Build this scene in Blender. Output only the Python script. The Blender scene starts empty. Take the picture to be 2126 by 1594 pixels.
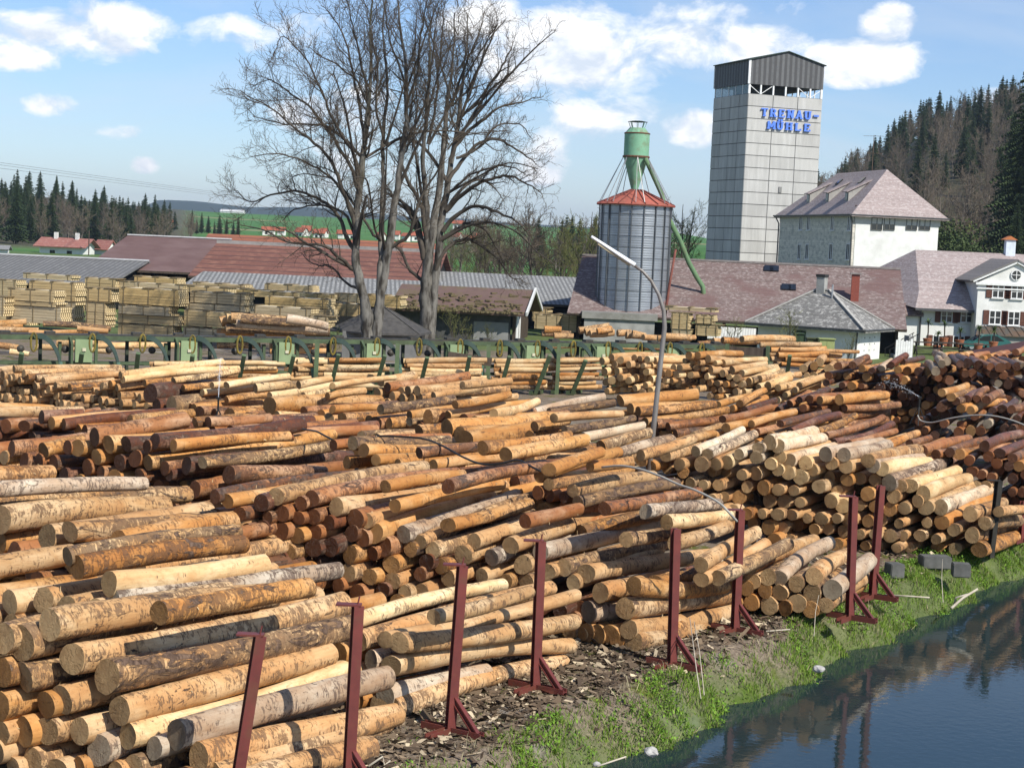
import bpy, bmesh, math, random
import numpy as np
from mathutils import Vector, Matrix

# ------------------------------------------------------------------ camera, world, sun
SC = bpy.context.scene
F, CX, CY, W = 3600.0, 1063.0, 797.0, 2126.0      # focal length and centre in photo pixels
EYE = Vector((0, 0, 7.5))
PITCH, ROLL = math.atan(297 / 3600), math.radians(2.5)
cp, sp, cr, sr = math.cos(PITCH), math.sin(PITCH), math.cos(ROLL), math.sin(ROLL)
FWD = Vector((0, cp, -sp)); U0 = Vector((0, sp, cp)); R0 = Vector((1, 0, 0))
RGT = cr * R0 + sr * U0; UPV = -sr * R0 + cr * U0
cam = bpy.data.objects.new('camera', bpy.data.cameras.new('camera')); SC.collection.objects.link(cam)
cam.data.sensor_width = 36; cam.data.lens = 36 * F / W
cam.data.clip_start = 0.5; cam.data.clip_end = 20000
m4 = Matrix((RGT, UPV, -FWD)).transposed().to_4x4(); m4.translation = EYE
cam.matrix_world = m4
SC.camera = cam
SUN_AZ, SUN_EL = 138.0, 43.0        # where the sun stands, degrees clockwise from straight ahead
sd = Vector((math.sin(math.radians(SUN_AZ)) * math.cos(math.radians(SUN_EL)),
             math.cos(math.radians(SUN_AZ)) * math.cos(math.radians(SUN_EL)), math.sin(math.radians(SUN_EL))))
sun = bpy.data.objects.new('sun', bpy.data.lights.new('sun', 'SUN')); SC.collection.objects.link(sun)
sun.data.energy = 4.9; sun.data.angle = math.radians(0.5); sun.data.color = (1, .95, .86)
sun.rotation_euler = sd.to_track_quat('Z', 'Y').to_euler(); sun.location = (0, -20, 60)
SC.view_settings.view_transform = 'Standard'; SC.view_settings.look = 'None'
SC.view_settings.exposure = 0.3; SC.view_settings.gamma = 1
SC.cycles.use_denoising = True
SC.cycles.max_bounces = 6; SC.cycles.diffuse_bounces = 3; SC.cycles.glossy_bounces = 3
SC.cycles.transparent_max_bounces = 12; SC.cycles.volume_bounces = 0

def ray(u, v):
    return (FWD * F + RGT * (u - CX) - UPV * (v - CY)).normalized()
def on_h(u, v, h=0.0):
    d = ray(u, v); return EYE + d * ((h - EYE.z) / d.z)
def at(u, v, Y):
    d = ray(u, v); return EYE + d * (Y / d.y)
def on_plane(u, v, p0, n):
    d = ray(u, v); return EYE + d * ((p0 - EYE).dot(n) / d.dot(n))
def proj(p):
    q = Vector(p) - EYE; z = q.dot(FWD)
    return CX + F * q.dot(RGT) / z, CY - F * q.dot(UPV) / z, z
def azd(a):
    a = math.radians(a); return Vector((math.sin(a), math.cos(a), 0))
def along(p, az, u):               # distance from p along azimuth az until pixel column u
    d = azd(az); lo, hi = 0.0, 200.0; s = 1 if proj(p + d)[0] > proj(p)[0] else -1
    for _ in range(50):
        m = (lo + hi) / 2
        if (proj(p + d * m)[0] - u) * s < 0: lo = m
        else: hi = m
    return lo
def zat(p, v):                      # height above p's plan position that shows at pixel row v
    lo, hi = -5.0, 120.0
    for _ in range(50):
        m = (lo + hi) / 2
        if proj((p.x, p.y, m))[1] > v: lo = m
        else: hi = m
    return lo

class NT:                            # small node-tree writer
    def __init__(s, tree): s.t = tree; s.n = tree.nodes; s.l = tree.links
    def new(s, typ, ins=None, **kw):
        nd = s.n.new(typ)
        for k, v in kw.items(): setattr(nd, k, v)
        for k, v in (ins or {}).items():
            sock = nd.inputs[k]
            if hasattr(v, 'is_linked') or isinstance(v, bpy.types.NodeSocket): s.l.new(v, sock)
            else: sock.default_value = v
        return nd
    def math(s, op, a, b=0.0, c=0.0, clamp=False):
        nd = s.new('ShaderNodeMath', {0: a, 1: b, 2: c}, operation=op); nd.use_clamp = clamp; return nd.outputs[0]
    def vm(s, op, a, b=(0, 0, 0)):
        nd = s.new('ShaderNodeVectorMath', {0: a, 1: b}, operation=op)
        return nd.outputs['Value'] if op in ('DOT_PRODUCT', 'LENGTH', 'DISTANCE') else nd.outputs[0]
    def noise(s, vec, scale, detail=3, rough=.55, dist=0):
        return s.new('ShaderNodeTexNoise', {'Vector': vec, 'Scale': scale, 'Detail': detail, 'Roughness': rough, 'Distortion': dist}).outputs['Fac']
    def ramp(s, x, a, b, c=0.0, d=1.0):
        nd = s.new('ShaderNodeMapRange', {0: x, 1: a, 2: b, 3: c, 4: d}); nd.clamp = True; return nd.outputs[0]
    def mix(s, f, a, b, mode='MIX'):
        nd = s.new('ShaderNodeMix', data_type='RGBA', blend_type=mode)
        for i, v in ((0, f), (6, a), (7, b)):
            if isinstance(v, bpy.types.NodeSocket): s.l.new(v, nd.inputs[i])
            else: nd.inputs[i].default_value = v if i == 0 else (tuple(v) + (1,))[:4]
        return nd.outputs[2]
    def attr(s, name, typ='GEOMETRY'):
        return s.new('ShaderNodeAttribute', attribute_name=name, attribute_type=typ)

def new_mat(name):
    m = bpy.data.materials.new(name); m.use_nodes = True
    n = NT(m.node_tree); b = m.node_tree.nodes['Principled BSDF']
    b.inputs['Roughness'].default_value = .85
    b.inputs['Specular IOR Level'].default_value = .25
    return m, n, b
def setin(n, b, key, v):
    if isinstance(v, bpy.types.NodeSocket): n.l.new(v, b.inputs[key])
    else: b.inputs[key].default_value = (tuple(v) + (1,))[:4] if isinstance(v, (tuple, list)) else v
def bump(n, b, h, strength=.4, dist=.02):
    nd = n.new('ShaderNodeBump', {'Height': h, 'Strength': strength, 'Distance': dist}); n.l.new(nd.outputs[0], b.inputs['Normal'])

MATS = {}
def mat(name, c1, c2=None, scale=3.0, rough=.85, metal=0.0, stretch=(1, 1, 1), lo=.35, hi=.65, bmp=0.0, detail=4, c3=None, s3=.4, spec=.25):
    """weathered surface: two tones broken up by noise in object space, and larger stains c3"""
    if name in MATS: return MATS[name]
    m, n, b = new_mat(name)
    oc = n.new('ShaderNodeTexCoord').outputs['Object']
    v = n.vm('MULTIPLY', oc, stretch)
    col = None
    f = n.noise(v, scale, detail, .6)
    if c2 is not None: col = n.mix(n.ramp(f, lo, hi), c1, c2)
    else:
        col = n.mix(n.ramp(f, .3, .7), tuple(x * .86 for x in c1), tuple(min(1, x * 1.1) for x in c1))
    if c3 is not None:
        col = n.mix(n.ramp(n.noise(n.vm('ADD', v, (7, 3, 1)), s3, 5, .65), .5, .7, 0, .8), col, c3)
    setin(n, b, 'Base Color', col); setin(n, b, 'Roughness', rough); setin(n, b, 'Metallic', metal)
    b.inputs['Specular IOR Level'].default_value = spec
    if bmp: bump(n, b, f, bmp)
    MATS[name] = m; return m

class MB:                            # mesh collector
    def __init__(s): s.v = []; s.f = []; s.m = []
    def add(s, vs, fs, mi=0):
        o = len(s.v); s.v += [tuple(p) for p in vs]
        s.f += [tuple(i + o for i in f) for f in fs]; s.m += [mi] * len(fs)
    def quad(s, a, b, c, d, mi=0): s.add([a, b, c, d], [(0, 1, 2, 3)], mi)
    def poly(s, pts, mi=0): s.add(pts, [tuple(range(len(pts)))], mi)
    def box(s, c, size, rot=None, mi=0):
        x, y, z = size[0] / 2, size[1] / 2, size[2] / 2; c = Vector(c)
        P = [Vector((i * x, j * y, k * z)) for k in (-1, 1) for j in (-1, 1) for i in (-1, 1)]
        if rot is not None: P = [rot @ p for p in P]
        s.add([p + c for p in P], [(0, 2, 3, 1), (4, 5, 7, 6), (0, 1, 5, 4), (2, 6, 7, 3), (0, 4, 6, 2), (1, 3, 7, 5)], mi)
    def bar(s, a, b, w, h, up=(0, 0, 1), mi=0):   # rectangular bar from a to b
        a, b = Vector(a), Vector(b); d = (b - a); L = d.length
        if L < 1e-6: return
        d /= L; up = Vector(up)
        if abs(d.dot(up)) > .98: up = Vector((1, 0, 0))
        x = d.cross(up).normalized(); z = x.cross(d)
        s.box((a + b) / 2, (w, L, h), Matrix((x, d, z)).transposed(), mi)
    def prism(s, pts, off, mi=0):     # closed polygon pushed along off
        off = Vector(off); n = len(pts); P = [Vector(p) for p in pts]; Q = [p + off for p in P]
        s.add(P + Q, [tuple(range(n))[::-1], tuple(range(n, 2 * n))] + [(i, (i + 1) % n, n + (i + 1) % n, n + i) for i in range(n)], mi)
    def tube(s, pts, rad, seg=8, caps=True, mi=0):
        pts = [Vector(p) for p in pts]; n = len(pts)
        if not hasattr(rad, '__len__'): rad = [rad] * n
        o = len(s.v); x = None
        for i, p in enumerate(pts):
            d = (pts[min(i + 1, n - 1)] - pts[max(i - 1, 0)]).normalized()
            if x is None: x = d.orthogonal().normalized()
            else:
                x = x - d * x.dot(d); x = x.normalized() if x.length > 1e-6 else d.orthogonal().normalized()
            y = d.cross(x)
            for k in range(seg):
                a = 2 * math.pi * k / seg; s.v.append(tuple(p + (x * math.cos(a) + y * math.sin(a)) * rad[i]))
        for i in range(n - 1):
            for k in range(seg):
                k2 = (k + 1) % seg
                s.f.append((o + i * seg + k, o + i * seg + k2, o + (i + 1) * seg + k2, o + (i + 1) * seg + k)); s.m.append(mi)
        if caps:
            s.f.append(tuple(o + k for k in range(seg))[::-1]); s.f.append(tuple(o + (n - 1) * seg + k for k in range(seg))); s.m += [mi, mi]
    def lathe(s, prof, seg=24, c=(0, 0, 0), mi=0):  # (r, z) profile round the z axis
        pts = len(prof); o = len(s.v)
        for r, z in prof:
            for k in range(seg):
                a = 2 * math.pi * k / seg; s.v.append((c[0] + r * math.cos(a), c[1] + r * math.sin(a), c[2] + z))
        for i in range(pts - 1):
            for k in range(seg):
                k2 = (k + 1) % seg
                s.f.append((o + i * seg + k, o + i * seg + k2, o + (i + 1) * seg + k2, o + (i + 1) * seg + k)); s.m.append(mi)
    def build(s, name, mats, parent=None, smooth=False, loc=None):
        me = bpy.data.meshes.new(name)
        loc = Vector(loc) if loc is not None else Vector((0, 0, 0))
        me.from_pydata([tuple(Vector(p) - loc) for p in s.v], [], s.f)
        if not isinstance(mats, (list, tuple)): mats = [mats]
        for m in mats: me.materials.append(m)
        if len(mats) > 1: me.polygons.foreach_set('material_index', s.m)
        me.polygons.foreach_set('use_smooth', [bool(smooth)] * len(me.polygons))
        bm = bmesh.new(); bm.from_mesh(me); bmesh.ops.recalc_face_normals(bm, faces=bm.faces); bm.to_mesh(me); bm.free()
        return link(name, me, parent, loc)
def link(name, data, parent=None, loc=(0, 0, 0)):
    o = bpy.data.objects.new(name, data); SC.collection.objects.link(o)
    o.location = loc
    if parent is not None:
        o.parent = parent; o.location = Vector(loc) - parent.location
    return o
def tag(o, label=None, cat=None, group=None, kind=None):
    if label: o['label'] = label
    if cat: o['category'] = cat
    if group: o['group'] = group
    if kind: o['kind'] = kind
    return o
def thing(name, label, cat, loc=(0, 0, 0), group=None):
    o = link(name, None, None, Vector(loc)); tag(o, label, cat, group); return o
def copy_tree(o, parent=None):
    c = o.copy(); SC.collection.objects.link(c)
    if parent is not None: c.parent = parent
    for ch in list(o.children): copy_tree(ch, c)
    return c
def np_mesh(name, V, Fq, mats, attrs=None, smooth=False):
    """mesh from numpy arrays: V (n,3), Fq (m,k)"""
    me = bpy.data.meshes.new(name); V = np.asarray(V, dtype=np.float32); Fq = np.asarray(Fq, dtype=np.int32); k = Fq.shape[1]
    me.vertices.add(len(V)); me.vertices.foreach_set('co', V.ravel())
    me.loops.add(Fq.size); me.loops.foreach_set('vertex_index', Fq.ravel())
    me.polygons.add(len(Fq)); me.polygons.foreach_set('loop_start', np.arange(len(Fq), dtype=np.int32) * k)
    for m in (mats if isinstance(mats, (list, tuple)) else [mats]): me.materials.append(m)
    for nm, (typ, arr) in (attrs or {}).items():
        a = me.attributes.new(nm, typ, 'POINT')
        a.data.foreach_set('vector' if typ == 'FLOAT_VECTOR' else ('color' if typ == 'FLOAT_COLOR' else 'value'), np.asarray(arr, dtype=np.float32).ravel())
    me.update(calc_edges=True)
    me.polygons.foreach_set('use_smooth', np.full(len(Fq), bool(smooth)))
    return me

# ------------------------------------------------------------------ sky with clouds
wd = bpy.data.worlds.new('World'); SC.world = wd; wd.use_nodes = True
n = NT(wd.node_tree); bg = wd.node_tree.nodes['Background']
sky = n.new('ShaderNodeTexSky', sky_type='NISHITA', sun_disc=False)
sky.sun_elevation = math.radians(SUN_EL); sky.sun_rotation = math.radians(SUN_AZ)
sky.air_density = 1.0; sky.dust_density = .05; sky.ozone_density = 3.5
dirv = n.new('ShaderNodeTexCoord').outputs['Generated']
# billow and wisp noise over the sky's directions; the cloud banks sit in real compass directions
big = n.noise(n.vm('MULTIPLY', dirv, (1, 1, 1.5)), 26, 6, .62, .3)
fine = n.noise(n.vm('MULTIPLY', dirv, (1, 1, 1.6)), 11, 4, .5, .2)
def bank(u, v, ru, rv, amt):
    d = ray(u, v); rt = RGT; up = UPV
    du = n.math('DIVIDE', n.vm('DOT_PRODUCT', n.vm('SUBTRACT', dirv, tuple(d)), tuple(rt)), ru / F)
    dv = n.math('DIVIDE', n.vm('DOT_PRODUCT', n.vm('SUBTRACT', dirv, tuple(d)), tuple(up)), rv / F)
    q = n.math('ADD', n.math('MULTIPLY', du, du), n.math('MULTIPLY', dv, dv))
    front = n.math('GREATER_THAN', n.vm('DOT_PRODUCT', dirv, tuple(d)), .5)
    return n.math('MULTIPLY', n.math('MULTIPLY', n.math('SUBTRACT', 1.0, q, clamp=True), amt), front)
BANKS = [(150, 80, 220, 75, .8), (60, 115, 120, 45, .8), (240, 50, 150, 60, .75), (108, 218, 72, 34, .8), (298, 344, 44, 26, .75), (1200, 130, 260, 110, .85),
         (1000, 35, 120, 65, .7), (1390, 90, 260, 80, .65), (1300, 40, 420, 60, .5), (1560, 95, 160, 60, .75), (1790, 125, 170, 62, .95), (1840, 55, 75, 55, .9), (1250, 235, 170, 75, .7),
         (1430, 270, 90, 50, .75), (620, 240, 90, 50, .7), (760, 230, 120, 60, .6), (1130, 300, 120, 90, .45), (560, 60, 260, 60, .38), (1130, 365, 60, 30, .5), (2070, 200, 60, 22, .35), (700, 330, 240, 90, .32), (240, 275, 60, 25, .45)]
tot = None
for bk in BANKS:
    o = bank(*bk); tot = o if tot is None else n.math('MAXIMUM', tot, o)
# clouds elsewhere in the sky, seen only in the water and from other viewpoints
els = n.math('MULTIPLY', n.ramp(n.noise(dirv, 3.2, 3), .5, .75), .7)
vis = n.math('GREATER_THAN', n.vm('DOT_PRODUCT', dirv, tuple(FWD)), .93)
els = n.math('MULTIPLY', els, n.math('SUBTRACT', 1.0, vis))
tot = n.math('MAXIMUM', tot, els)
dens = n.math('ADD', n.math('MULTIPLY', tot, 1.0), n.math('MULTIPLY', n.math('SUBTRACT', big, .5), 1.5))
dens = n.math('ADD', dens, n.math('MULTIPLY', n.math('SUBTRACT', fine, .5), .8))
cov = n.math('MULTIPLY', n.ramp(dens, .28, .62), n.ramp(tot, .0, .16))
# a cloud's underside is greyer: sample the billows a little higher
hi2 = n.noise(n.vm('ADD', n.vm('MULTIPLY', dirv, (1, 1, 1.5)), tuple(UPV * .014)), 26, 3, .6, .3)
shade = n.ramp(n.math('SUBTRACT', hi2, big), -.05, .14)
ccol = n.mix(shade, (11.6, 11.7, 11.9), (7.6, 8.5, 9.8))
wsp = n.ramp(n.noise(n.vm('MULTIPLY', dirv, (1, 1, 3)), 5, 5, .6, .6), .45, .75, 0, .42)
skc = n.mix(1.0, sky.outputs[0], (1.0, 1.1, 1.32), 'MULTIPLY')
skc = n.mix(wsp, skc, (7.6, 8.3, 9.2))
n.l.new(n.mix(cov, skc, ccol), bg.inputs['Color'])
bg.inputs['Strength'].default_value = .085

# ------------------------------------------------------------------ ground, pond
WA, WB = on_h(1400, 1568, -.75), on_h(2126, 1209, -.75)
wdir = (WB - WA); wdir.z = 0; wdir.normalize(); wn = Vector((-wdir.y, wdir.x, 0))      # wn points to the land
def sstep(x): x = np.clip(x, 0, 1); return x * x * (3 - 2 * x)
def shore(x, y):
    t = (x - WA.x) * wdir.x + (y - WA.y) * wdir.y
    return (x - WA.x) * wn.x + (y - WA.y) * wn.y + .16 * np.sin(t * 1.3) + .10 * np.sin(t * 3.1 + 1) + .06 * np.sin(t * 6.7)
def vnoise(x, y, s, seed=0):
    x = x / s + seed * 17.3; y = y / s + seed * 9.1; xi, yi = np.floor(x), np.floor(y); fx, fy = sstep(x - xi), sstep(y - yi)
    h = lambda a, b: np.modf(np.abs(np.sin(a * 127.1 + b * 311.7) * 43758.5453))[0]
    return (h(xi, yi) * (1 - fx) + h(xi + 1, yi) * fx) * (1 - fy) + (h(xi, yi + 1) * (1 - fx) + h(xi + 1, yi + 1) * fx) * fy
def gz(x, y):
    """ground height: the yard, the bank down to the pond, valley sides and far hills"""
    x = np.asarray(x, float); y = np.asarray(y, float); d = shore(x, y); near = y < 70
    pond = np.where(near, 1 - sstep((d + .5) / 1.9), 0)
    z = -1.45 * pond + np.where(near, .06 * (vnoise(x, y, .9, 1) - .5) + .03 * (vnoise(x, y, .3, 2) - .5), 0)
    az = np.degrees(np.arctan2(x, y)); r = np.hypot(x, y)
    # wooded hill to the right
    fac = np.interp(az, [4, 7.5, 9.8, 11.4, 13, 16, 19], [0, .12, .42, .64, .9, 1.0, 1.06])
    z = z + 70 * sstep((r - 235) / 560) * fac + np.where((r > 260) & (az > 8), 4 * (vnoise(x, y, 60, 3) - .5), 0)
    # low wooded rise to the left
    z = z + 9 * sstep((r - 500) / 330) * sstep((-9.5 - az) / 7)
    # green fields rising to the skyline behind the village
    z = z + (5.0 * sstep((r - 420) / 500) + 21 * sstep((r - 900) / 1300)) * sstep((9 - az) / 5)
    # blue ridges along the horizon
    rid = np.interp(az, [-20, -12.4, -11.7, -10.5, -9.7, -9, -8, -6.7, -5.7, -3.4, -1.8, 0, 4], [10, 22, 74, 78, 70, 60, 62, 66, 56, 48, 54, 44, 36])
    z = z + rid * 0.72 * sstep((r - 3600) / 1500) * sstep((9 - az) / 5) * (.9 + .25 * vnoise(x, y, 420, 4))
    return z
def build_ground():
    m, n, b = new_mat('yard_ground')
    pos = n.new('ShaderNodeNewGeometry').outputs['Position']
    big = n.noise(pos, .35, 4, .6); mid_ = n.noise(pos, 2.2, 5, .65); fine = n.noise(pos, 16, 4, .65)
    dirt = n.mix(n.ramp(mid_, .35, .65), (.115, .085, .06), (.19, .15, .11))
    dirt = n.mix(n.ramp(fine, .45, .7), dirt, (.27, .215, .155))
    dirt = n.mix(n.ramp(fine, .42, .25), dirt, (.05, .038, .028))
    dirt = n.mix(n.ramp(big, .58, .68, 0, .85), dirt, (.30, .29, .27))
    moss = n.mix(n.ramp(fine, .3, .7), (.06, .075, .012), (.13, .13, .02))
    dirt = n.mix(n.ramp(n.noise(n.vm('ADD', pos, (5, 9, 0)), .7, 5, .7), .55, .62), dirt, moss)
    g = n.attr('grass').outputs['Fac']
    gr = n.mix(n.ramp(mid_, .3, .7), (.05, .095, .014), (.10, .15, .03))
    fld = n.mix(n.ramp(n.noise(pos, .02, 4), .35, .65), (.045, .135, .022), (.075, .18, .03))
    fld = n.mix(n.ramp(n.noise(n.vm('MULTIPLY', pos, (.4, 1, 1)), .006, 3), .60, .64, 0, .8), fld, (.25, .22, .10))
    fld = n.mix(n.attr('ridge').outputs['Fac'], fld, (.03, .045, .03))
    fr = n.attr('far').outputs['Fac']; wd_ = n.attr('wood').outputs['Fac']
    c = n.mix(g, dirt, gr); c = n.mix(fr, c, fld)
    c = n.mix(wd_, c, n.mix(n.ramp(n.noise(pos, .2, 4), .35, .65), (.032, .03, .018), (.07, .065, .03)))
    setin(n, b, 'Base Color', c); bump(n, b, n.math('ADD', mid_, fine), .7, .04)
    # one sheet from the pond to the horizon: rows get longer with distance
    ys = [8.0]
    while ys[-1] < 8500: ys.append(ys[-1] + max(.22, min(ys[-1] * .012, 60)) if ys[-1] < 60 else ys[-1] * 1.022 + .2)
    ys = np.array([-20, 0, 4] + ys); nx = 190
    V = []; 
    for y in ys:
        half = 22 + max(y, 0) * .62
        V.append(np.stack([np.linspace(-1, 1, nx) * half, np.full(nx, y)], 1))
    P = np.concatenate(V); X, Y = P[:, 0], P[:, 1]; Z = gz(X, Y)
    d = shore(X, Y); az = np.degrees(np.arctan2(X, Y)); r = np.hypot(X, Y)
    grass = np.where(Y < 75, sstep((1.0 + .9 * (vnoise(X, Y, 1.1, 7) - .35) + np.clip((Y - 33) / 12, 0, 1) * .8 - d) / .8) * .75, 0)
    grass = np.maximum(grass, np.where((Y > 118) & (r < 420), .8, 0))
    wood = np.maximum(sstep((r - 200) / 40) * sstep((az - 8) / 2), sstep((r - 430) / 120) * sstep((-10.3 - az) / 1.2) * sstep((2600 - r) / 600))
    far = sstep((r - 380) / 60) * (1 - wood)
    R = len(ys); a = (np.arange(R - 1)[:, None] * nx + np.arange(nx - 1)).ravel()
    me = np_mesh('ground', np.stack([X, Y, Z], 1), np.stack([a, a + 1, a + nx + 1, a + nx], 1), m, {'ridge': ('FLOAT', sstep((r - 3000) / 500)), 'grass': ('FLOAT', grass), 'far': ('FLOAT', far), 'wood': ('FLOAT', wood)}, True)
    tag(link('ground', me), kind='structure')
    # pond
    m, n, b = new_mat('pond_water')
    pos = n.new('ShaderNodeNewGeometry').outputs['Position']
    b.inputs['Base Color'].default_value = (.017, .032, .034, 1); b.inputs['Roughness'].default_value = .03; b.inputs['IOR'].default_value = 1.33
    b.inputs['Specular IOR Level'].default_value = .5
    wv = n.noise(n.vm('MULTIPLY', pos, (1, 1.0, 1)), 5.5, 3, .55, .3); wv2 = n.noise(pos, .9, 2)
    bump(n, b, n.math('ADD', wv, n.math('MULTIPLY', wv2, .8)), .12, .02)
    mb = MB(); mb.quad((-8, -30, -.75), (60, -30, -.75), (60, 62, -.75), (-8, 62, -.75))
    tag(mb.build('pond_water', m), kind='structure')
build_ground()

# ------------------------------------------------------------------ logs
def log_material():
    m, n, b = new_mat('peeled_log')
    lp = n.attr('lp').outputs['Vector']; tint = n.attr('tint'); ct = n.attr('ctint').outputs['Color']; lm = n.attr('lm').outputs['Vector']
    sx = n.new('ShaderNodeSeparateXYZ', {0: lm}); wet, seed, cap = sx.outputs
    bark = tint.outputs['Alpha']; tc = tint.outputs['Color']
    P = n.vm('ADD', lp, n.vm('SCALE', (3.1, 1.7, 2.3), (0, 0, 0)))
    sc = P.node.inputs[1].links[0].from_node; n.l.new(seed, sc.inputs['Scale'])
    # knife and peeler marks that run round the log, gathered in dense and clean stretches
    ring = n.noise(n.vm('MULTIPLY', P, (25, 6.5, 6.5)), 1.0, 4, .62, .8)
    ring2 = n.noise(n.vm('MULTIPLY', P, (10, 5, 5)), 1.0, 5, .68, .9)
    dens = n.noise(n.vm('MULTIPLY', P, (1.1, 2.6, 2.6)), 1.0, 4, .65, .6)
    th = n.math('SUBTRACT', .635, n.math('ADD', n.math('MULTIPLY', n.math('SUBTRACT', dens, .5), .55), n.math('MULTIPLY', bark, .13)))
    m1 = n.ramp(n.math('SUBTRACT', ring, th), 0, .06, 0, .9)
    m2 = n.ramp(n.math('SUBTRACT', ring2, n.math('ADD', th, n.math('SUBTRACT', .05, n.math('MULTIPLY', bark, .11)))), 0, .06, 0, .8)
    marks = n.math('MAXIMUM', m1, m2)
    # bark left on in ragged patches
    pat = n.noise(n.vm('MULTIPLY', P, (2.2, 5.5, 5.5)), 1.0, 6, .68, 1.2)
    patm = n.ramp(n.math('ADD', pat, n.math('MULTIPLY', bark, .20)), .71, .77)
    # tone drifting along the log, fibres lengthwise
    drift = n.noise(n.vm('MULTIPLY', P, (.8, 1.6, 1.6)), 1.0, 3, .55, .5)
    fib = n.noise(n.vm('MULTIPLY', P, (2.2, 26, 26)), 1.0, 3, .6)
    c = n.mix(n.ramp(drift, .35, .68), tc, n.mix(1.0, tc, (.74, .58, .46), 'MULTIPLY'))
    c = n.mix(n.ramp(drift, .52, .30, 0, .5), c, n.mix(.5, tc, (.74, .62, .46)))
    c = n.mix(n.ramp(fib, .4, .75, 0, .35), c, n.mix(1.0, tc, (.62, .46, .34), 'MULTIPLY'))
    mot = n.noise(n.vm('MULTIPLY', P, (9, 14, 14)), 1.0, 4, .6, .4)
    c = n.mix(n.ramp(mot, .5, .78, 0, .5), c, n.mix(1.0, tc, (.50, .34, .24), 'MULTIPLY'))
    inner = n.ramp(n.noise(n.vm('MULTIPLY', P, (8, 9, 9)), 1.0, 5, .68, .7), .52, .64, 0, .55)
    c = n.mix(n.math('MULTIPLY', inner, n.ramp(dens, .35, .6)), c, n.mix(1.0, tc, (.50, .36, .30), 'MULTIPLY'))
    c = n.mix(marks, c, n.mix(.16, (.062, .028, .020), tc))
    barkc = n.mix(n.ramp(ring2, .35, .65), (.035, .020, .014), (.17, .11, .075))
    c = n.mix(patm, c, barkc)
    # sawn ends: year rings, radial splits, grey or stained
    ys = n.new('ShaderNodeSeparateXYZ', {0: lp}); rr = n.math('SQRT', n.math('ADD', n.math('MULTIPLY', ys.outputs[1], ys.outputs[1]), n.math('MULTIPLY', ys.outputs[2], ys.outputs[2])))
    ang = n.math('ARCTAN2', ys.outputs[1], ys.outputs[2])
    wob = n.noise(n.vm('MULTIPLY', P, (0, 7, 7)), 1.0, 3)
    rg = n.math('SINE', n.math('ADD', n.math('MULTIPLY', rr, 260), n.math('MULTIPLY', wob, 9)))
    av = n.new('ShaderNodeCombineXYZ', {0: n.math('MULTIPLY', ang, 5), 1: n.math('MULTIPLY', rr, 2.0), 2: seed}).outputs[0]
    crk = n.ramp(n.noise(av, 1.6, 4, .6), .62, .70, 0, .7)
    ec = n.mix(n.ramp(rg, -1, 1, 0, .22), ct, n.mix(1.0, ct, (.6, .48, .4), 'MULTIPLY'))
    ec = n.mix(n.ramp(n.noise(n.vm('MULTIPLY', P, (0, 5, 5)), 1.0, 4), .42, .68, 0, .7), ec, n.mix(1.0, ct, (.62, .54, .5), 'MULTIPLY'))
    ec = n.mix(crk, ec, n.mix(1.0, ct, (.25, .18, .14), 'MULTIPLY'))
    ec = n.mix(n.ramp(n.noise(n.vm('MULTIPLY', P, (0, 24, 24)), 1.0, 4, .7), .4, .7, 0, .5), ec, n.mix(1.0, ct, (.7, .62, .55), 'MULTIPLY'))
    setin(n, b, 'Base Color', n.mix(cap, c, ec))
    setin(n, b, 'Roughness', n.math('SUBTRACT', .82, n.math('MULTIPLY', wet, .40)))
    h = n.math('SUBTRACT', n.math('ADD', n.math('MULTIPLY', fib, .3), n.math('ADD', n.math('MULTIPLY', mot, .5), n.math('MULTIPLY', patm, .9))), n.math('MULTIPLY', marks, .5))
    h = n.math('ADD', h, n.math('MULTIPLY', n.math('MULTIPLY', cap, crk), -1.2)); bump(n, b, h, .7, .025)
    return m
LOGMAT = log_material()
TINT = {'p': (.73, .55, .30), 't': (.57, .375, .185), 'o': (.56, .30, .10), 'r': (.40, .19, .078), 'd': (.21, .085, .042), 'g': (.53, .44, .33), 'w': (.70, .60, .44), 'b': (.58, .39, .19)}
CTIN = {'p': (.56, .38, .18), 't': (.47, .31, .15), 'o': (.38, .20, .07), 'r': (.17, .066, .026), 'd': (.085, .034, .016), 'g': (.36, .29, .20), 'w': (.46, .33, .18), 'b': (.43, .29, .15)}  # red-brown and dark ends: wet stain plus recess shade put into the tint
BARK = {'p': .12, 't': .42, 'o': .40, 'r': .60, 'd': .85, 'g': .42, 'w': .55, 'b': 1.0}
WET = {'p': 0, 't': 0, 'o': .35, 'r': .7, 'd': 1.0, 'g': 0, 'w': 0, 'b': .15}
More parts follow.
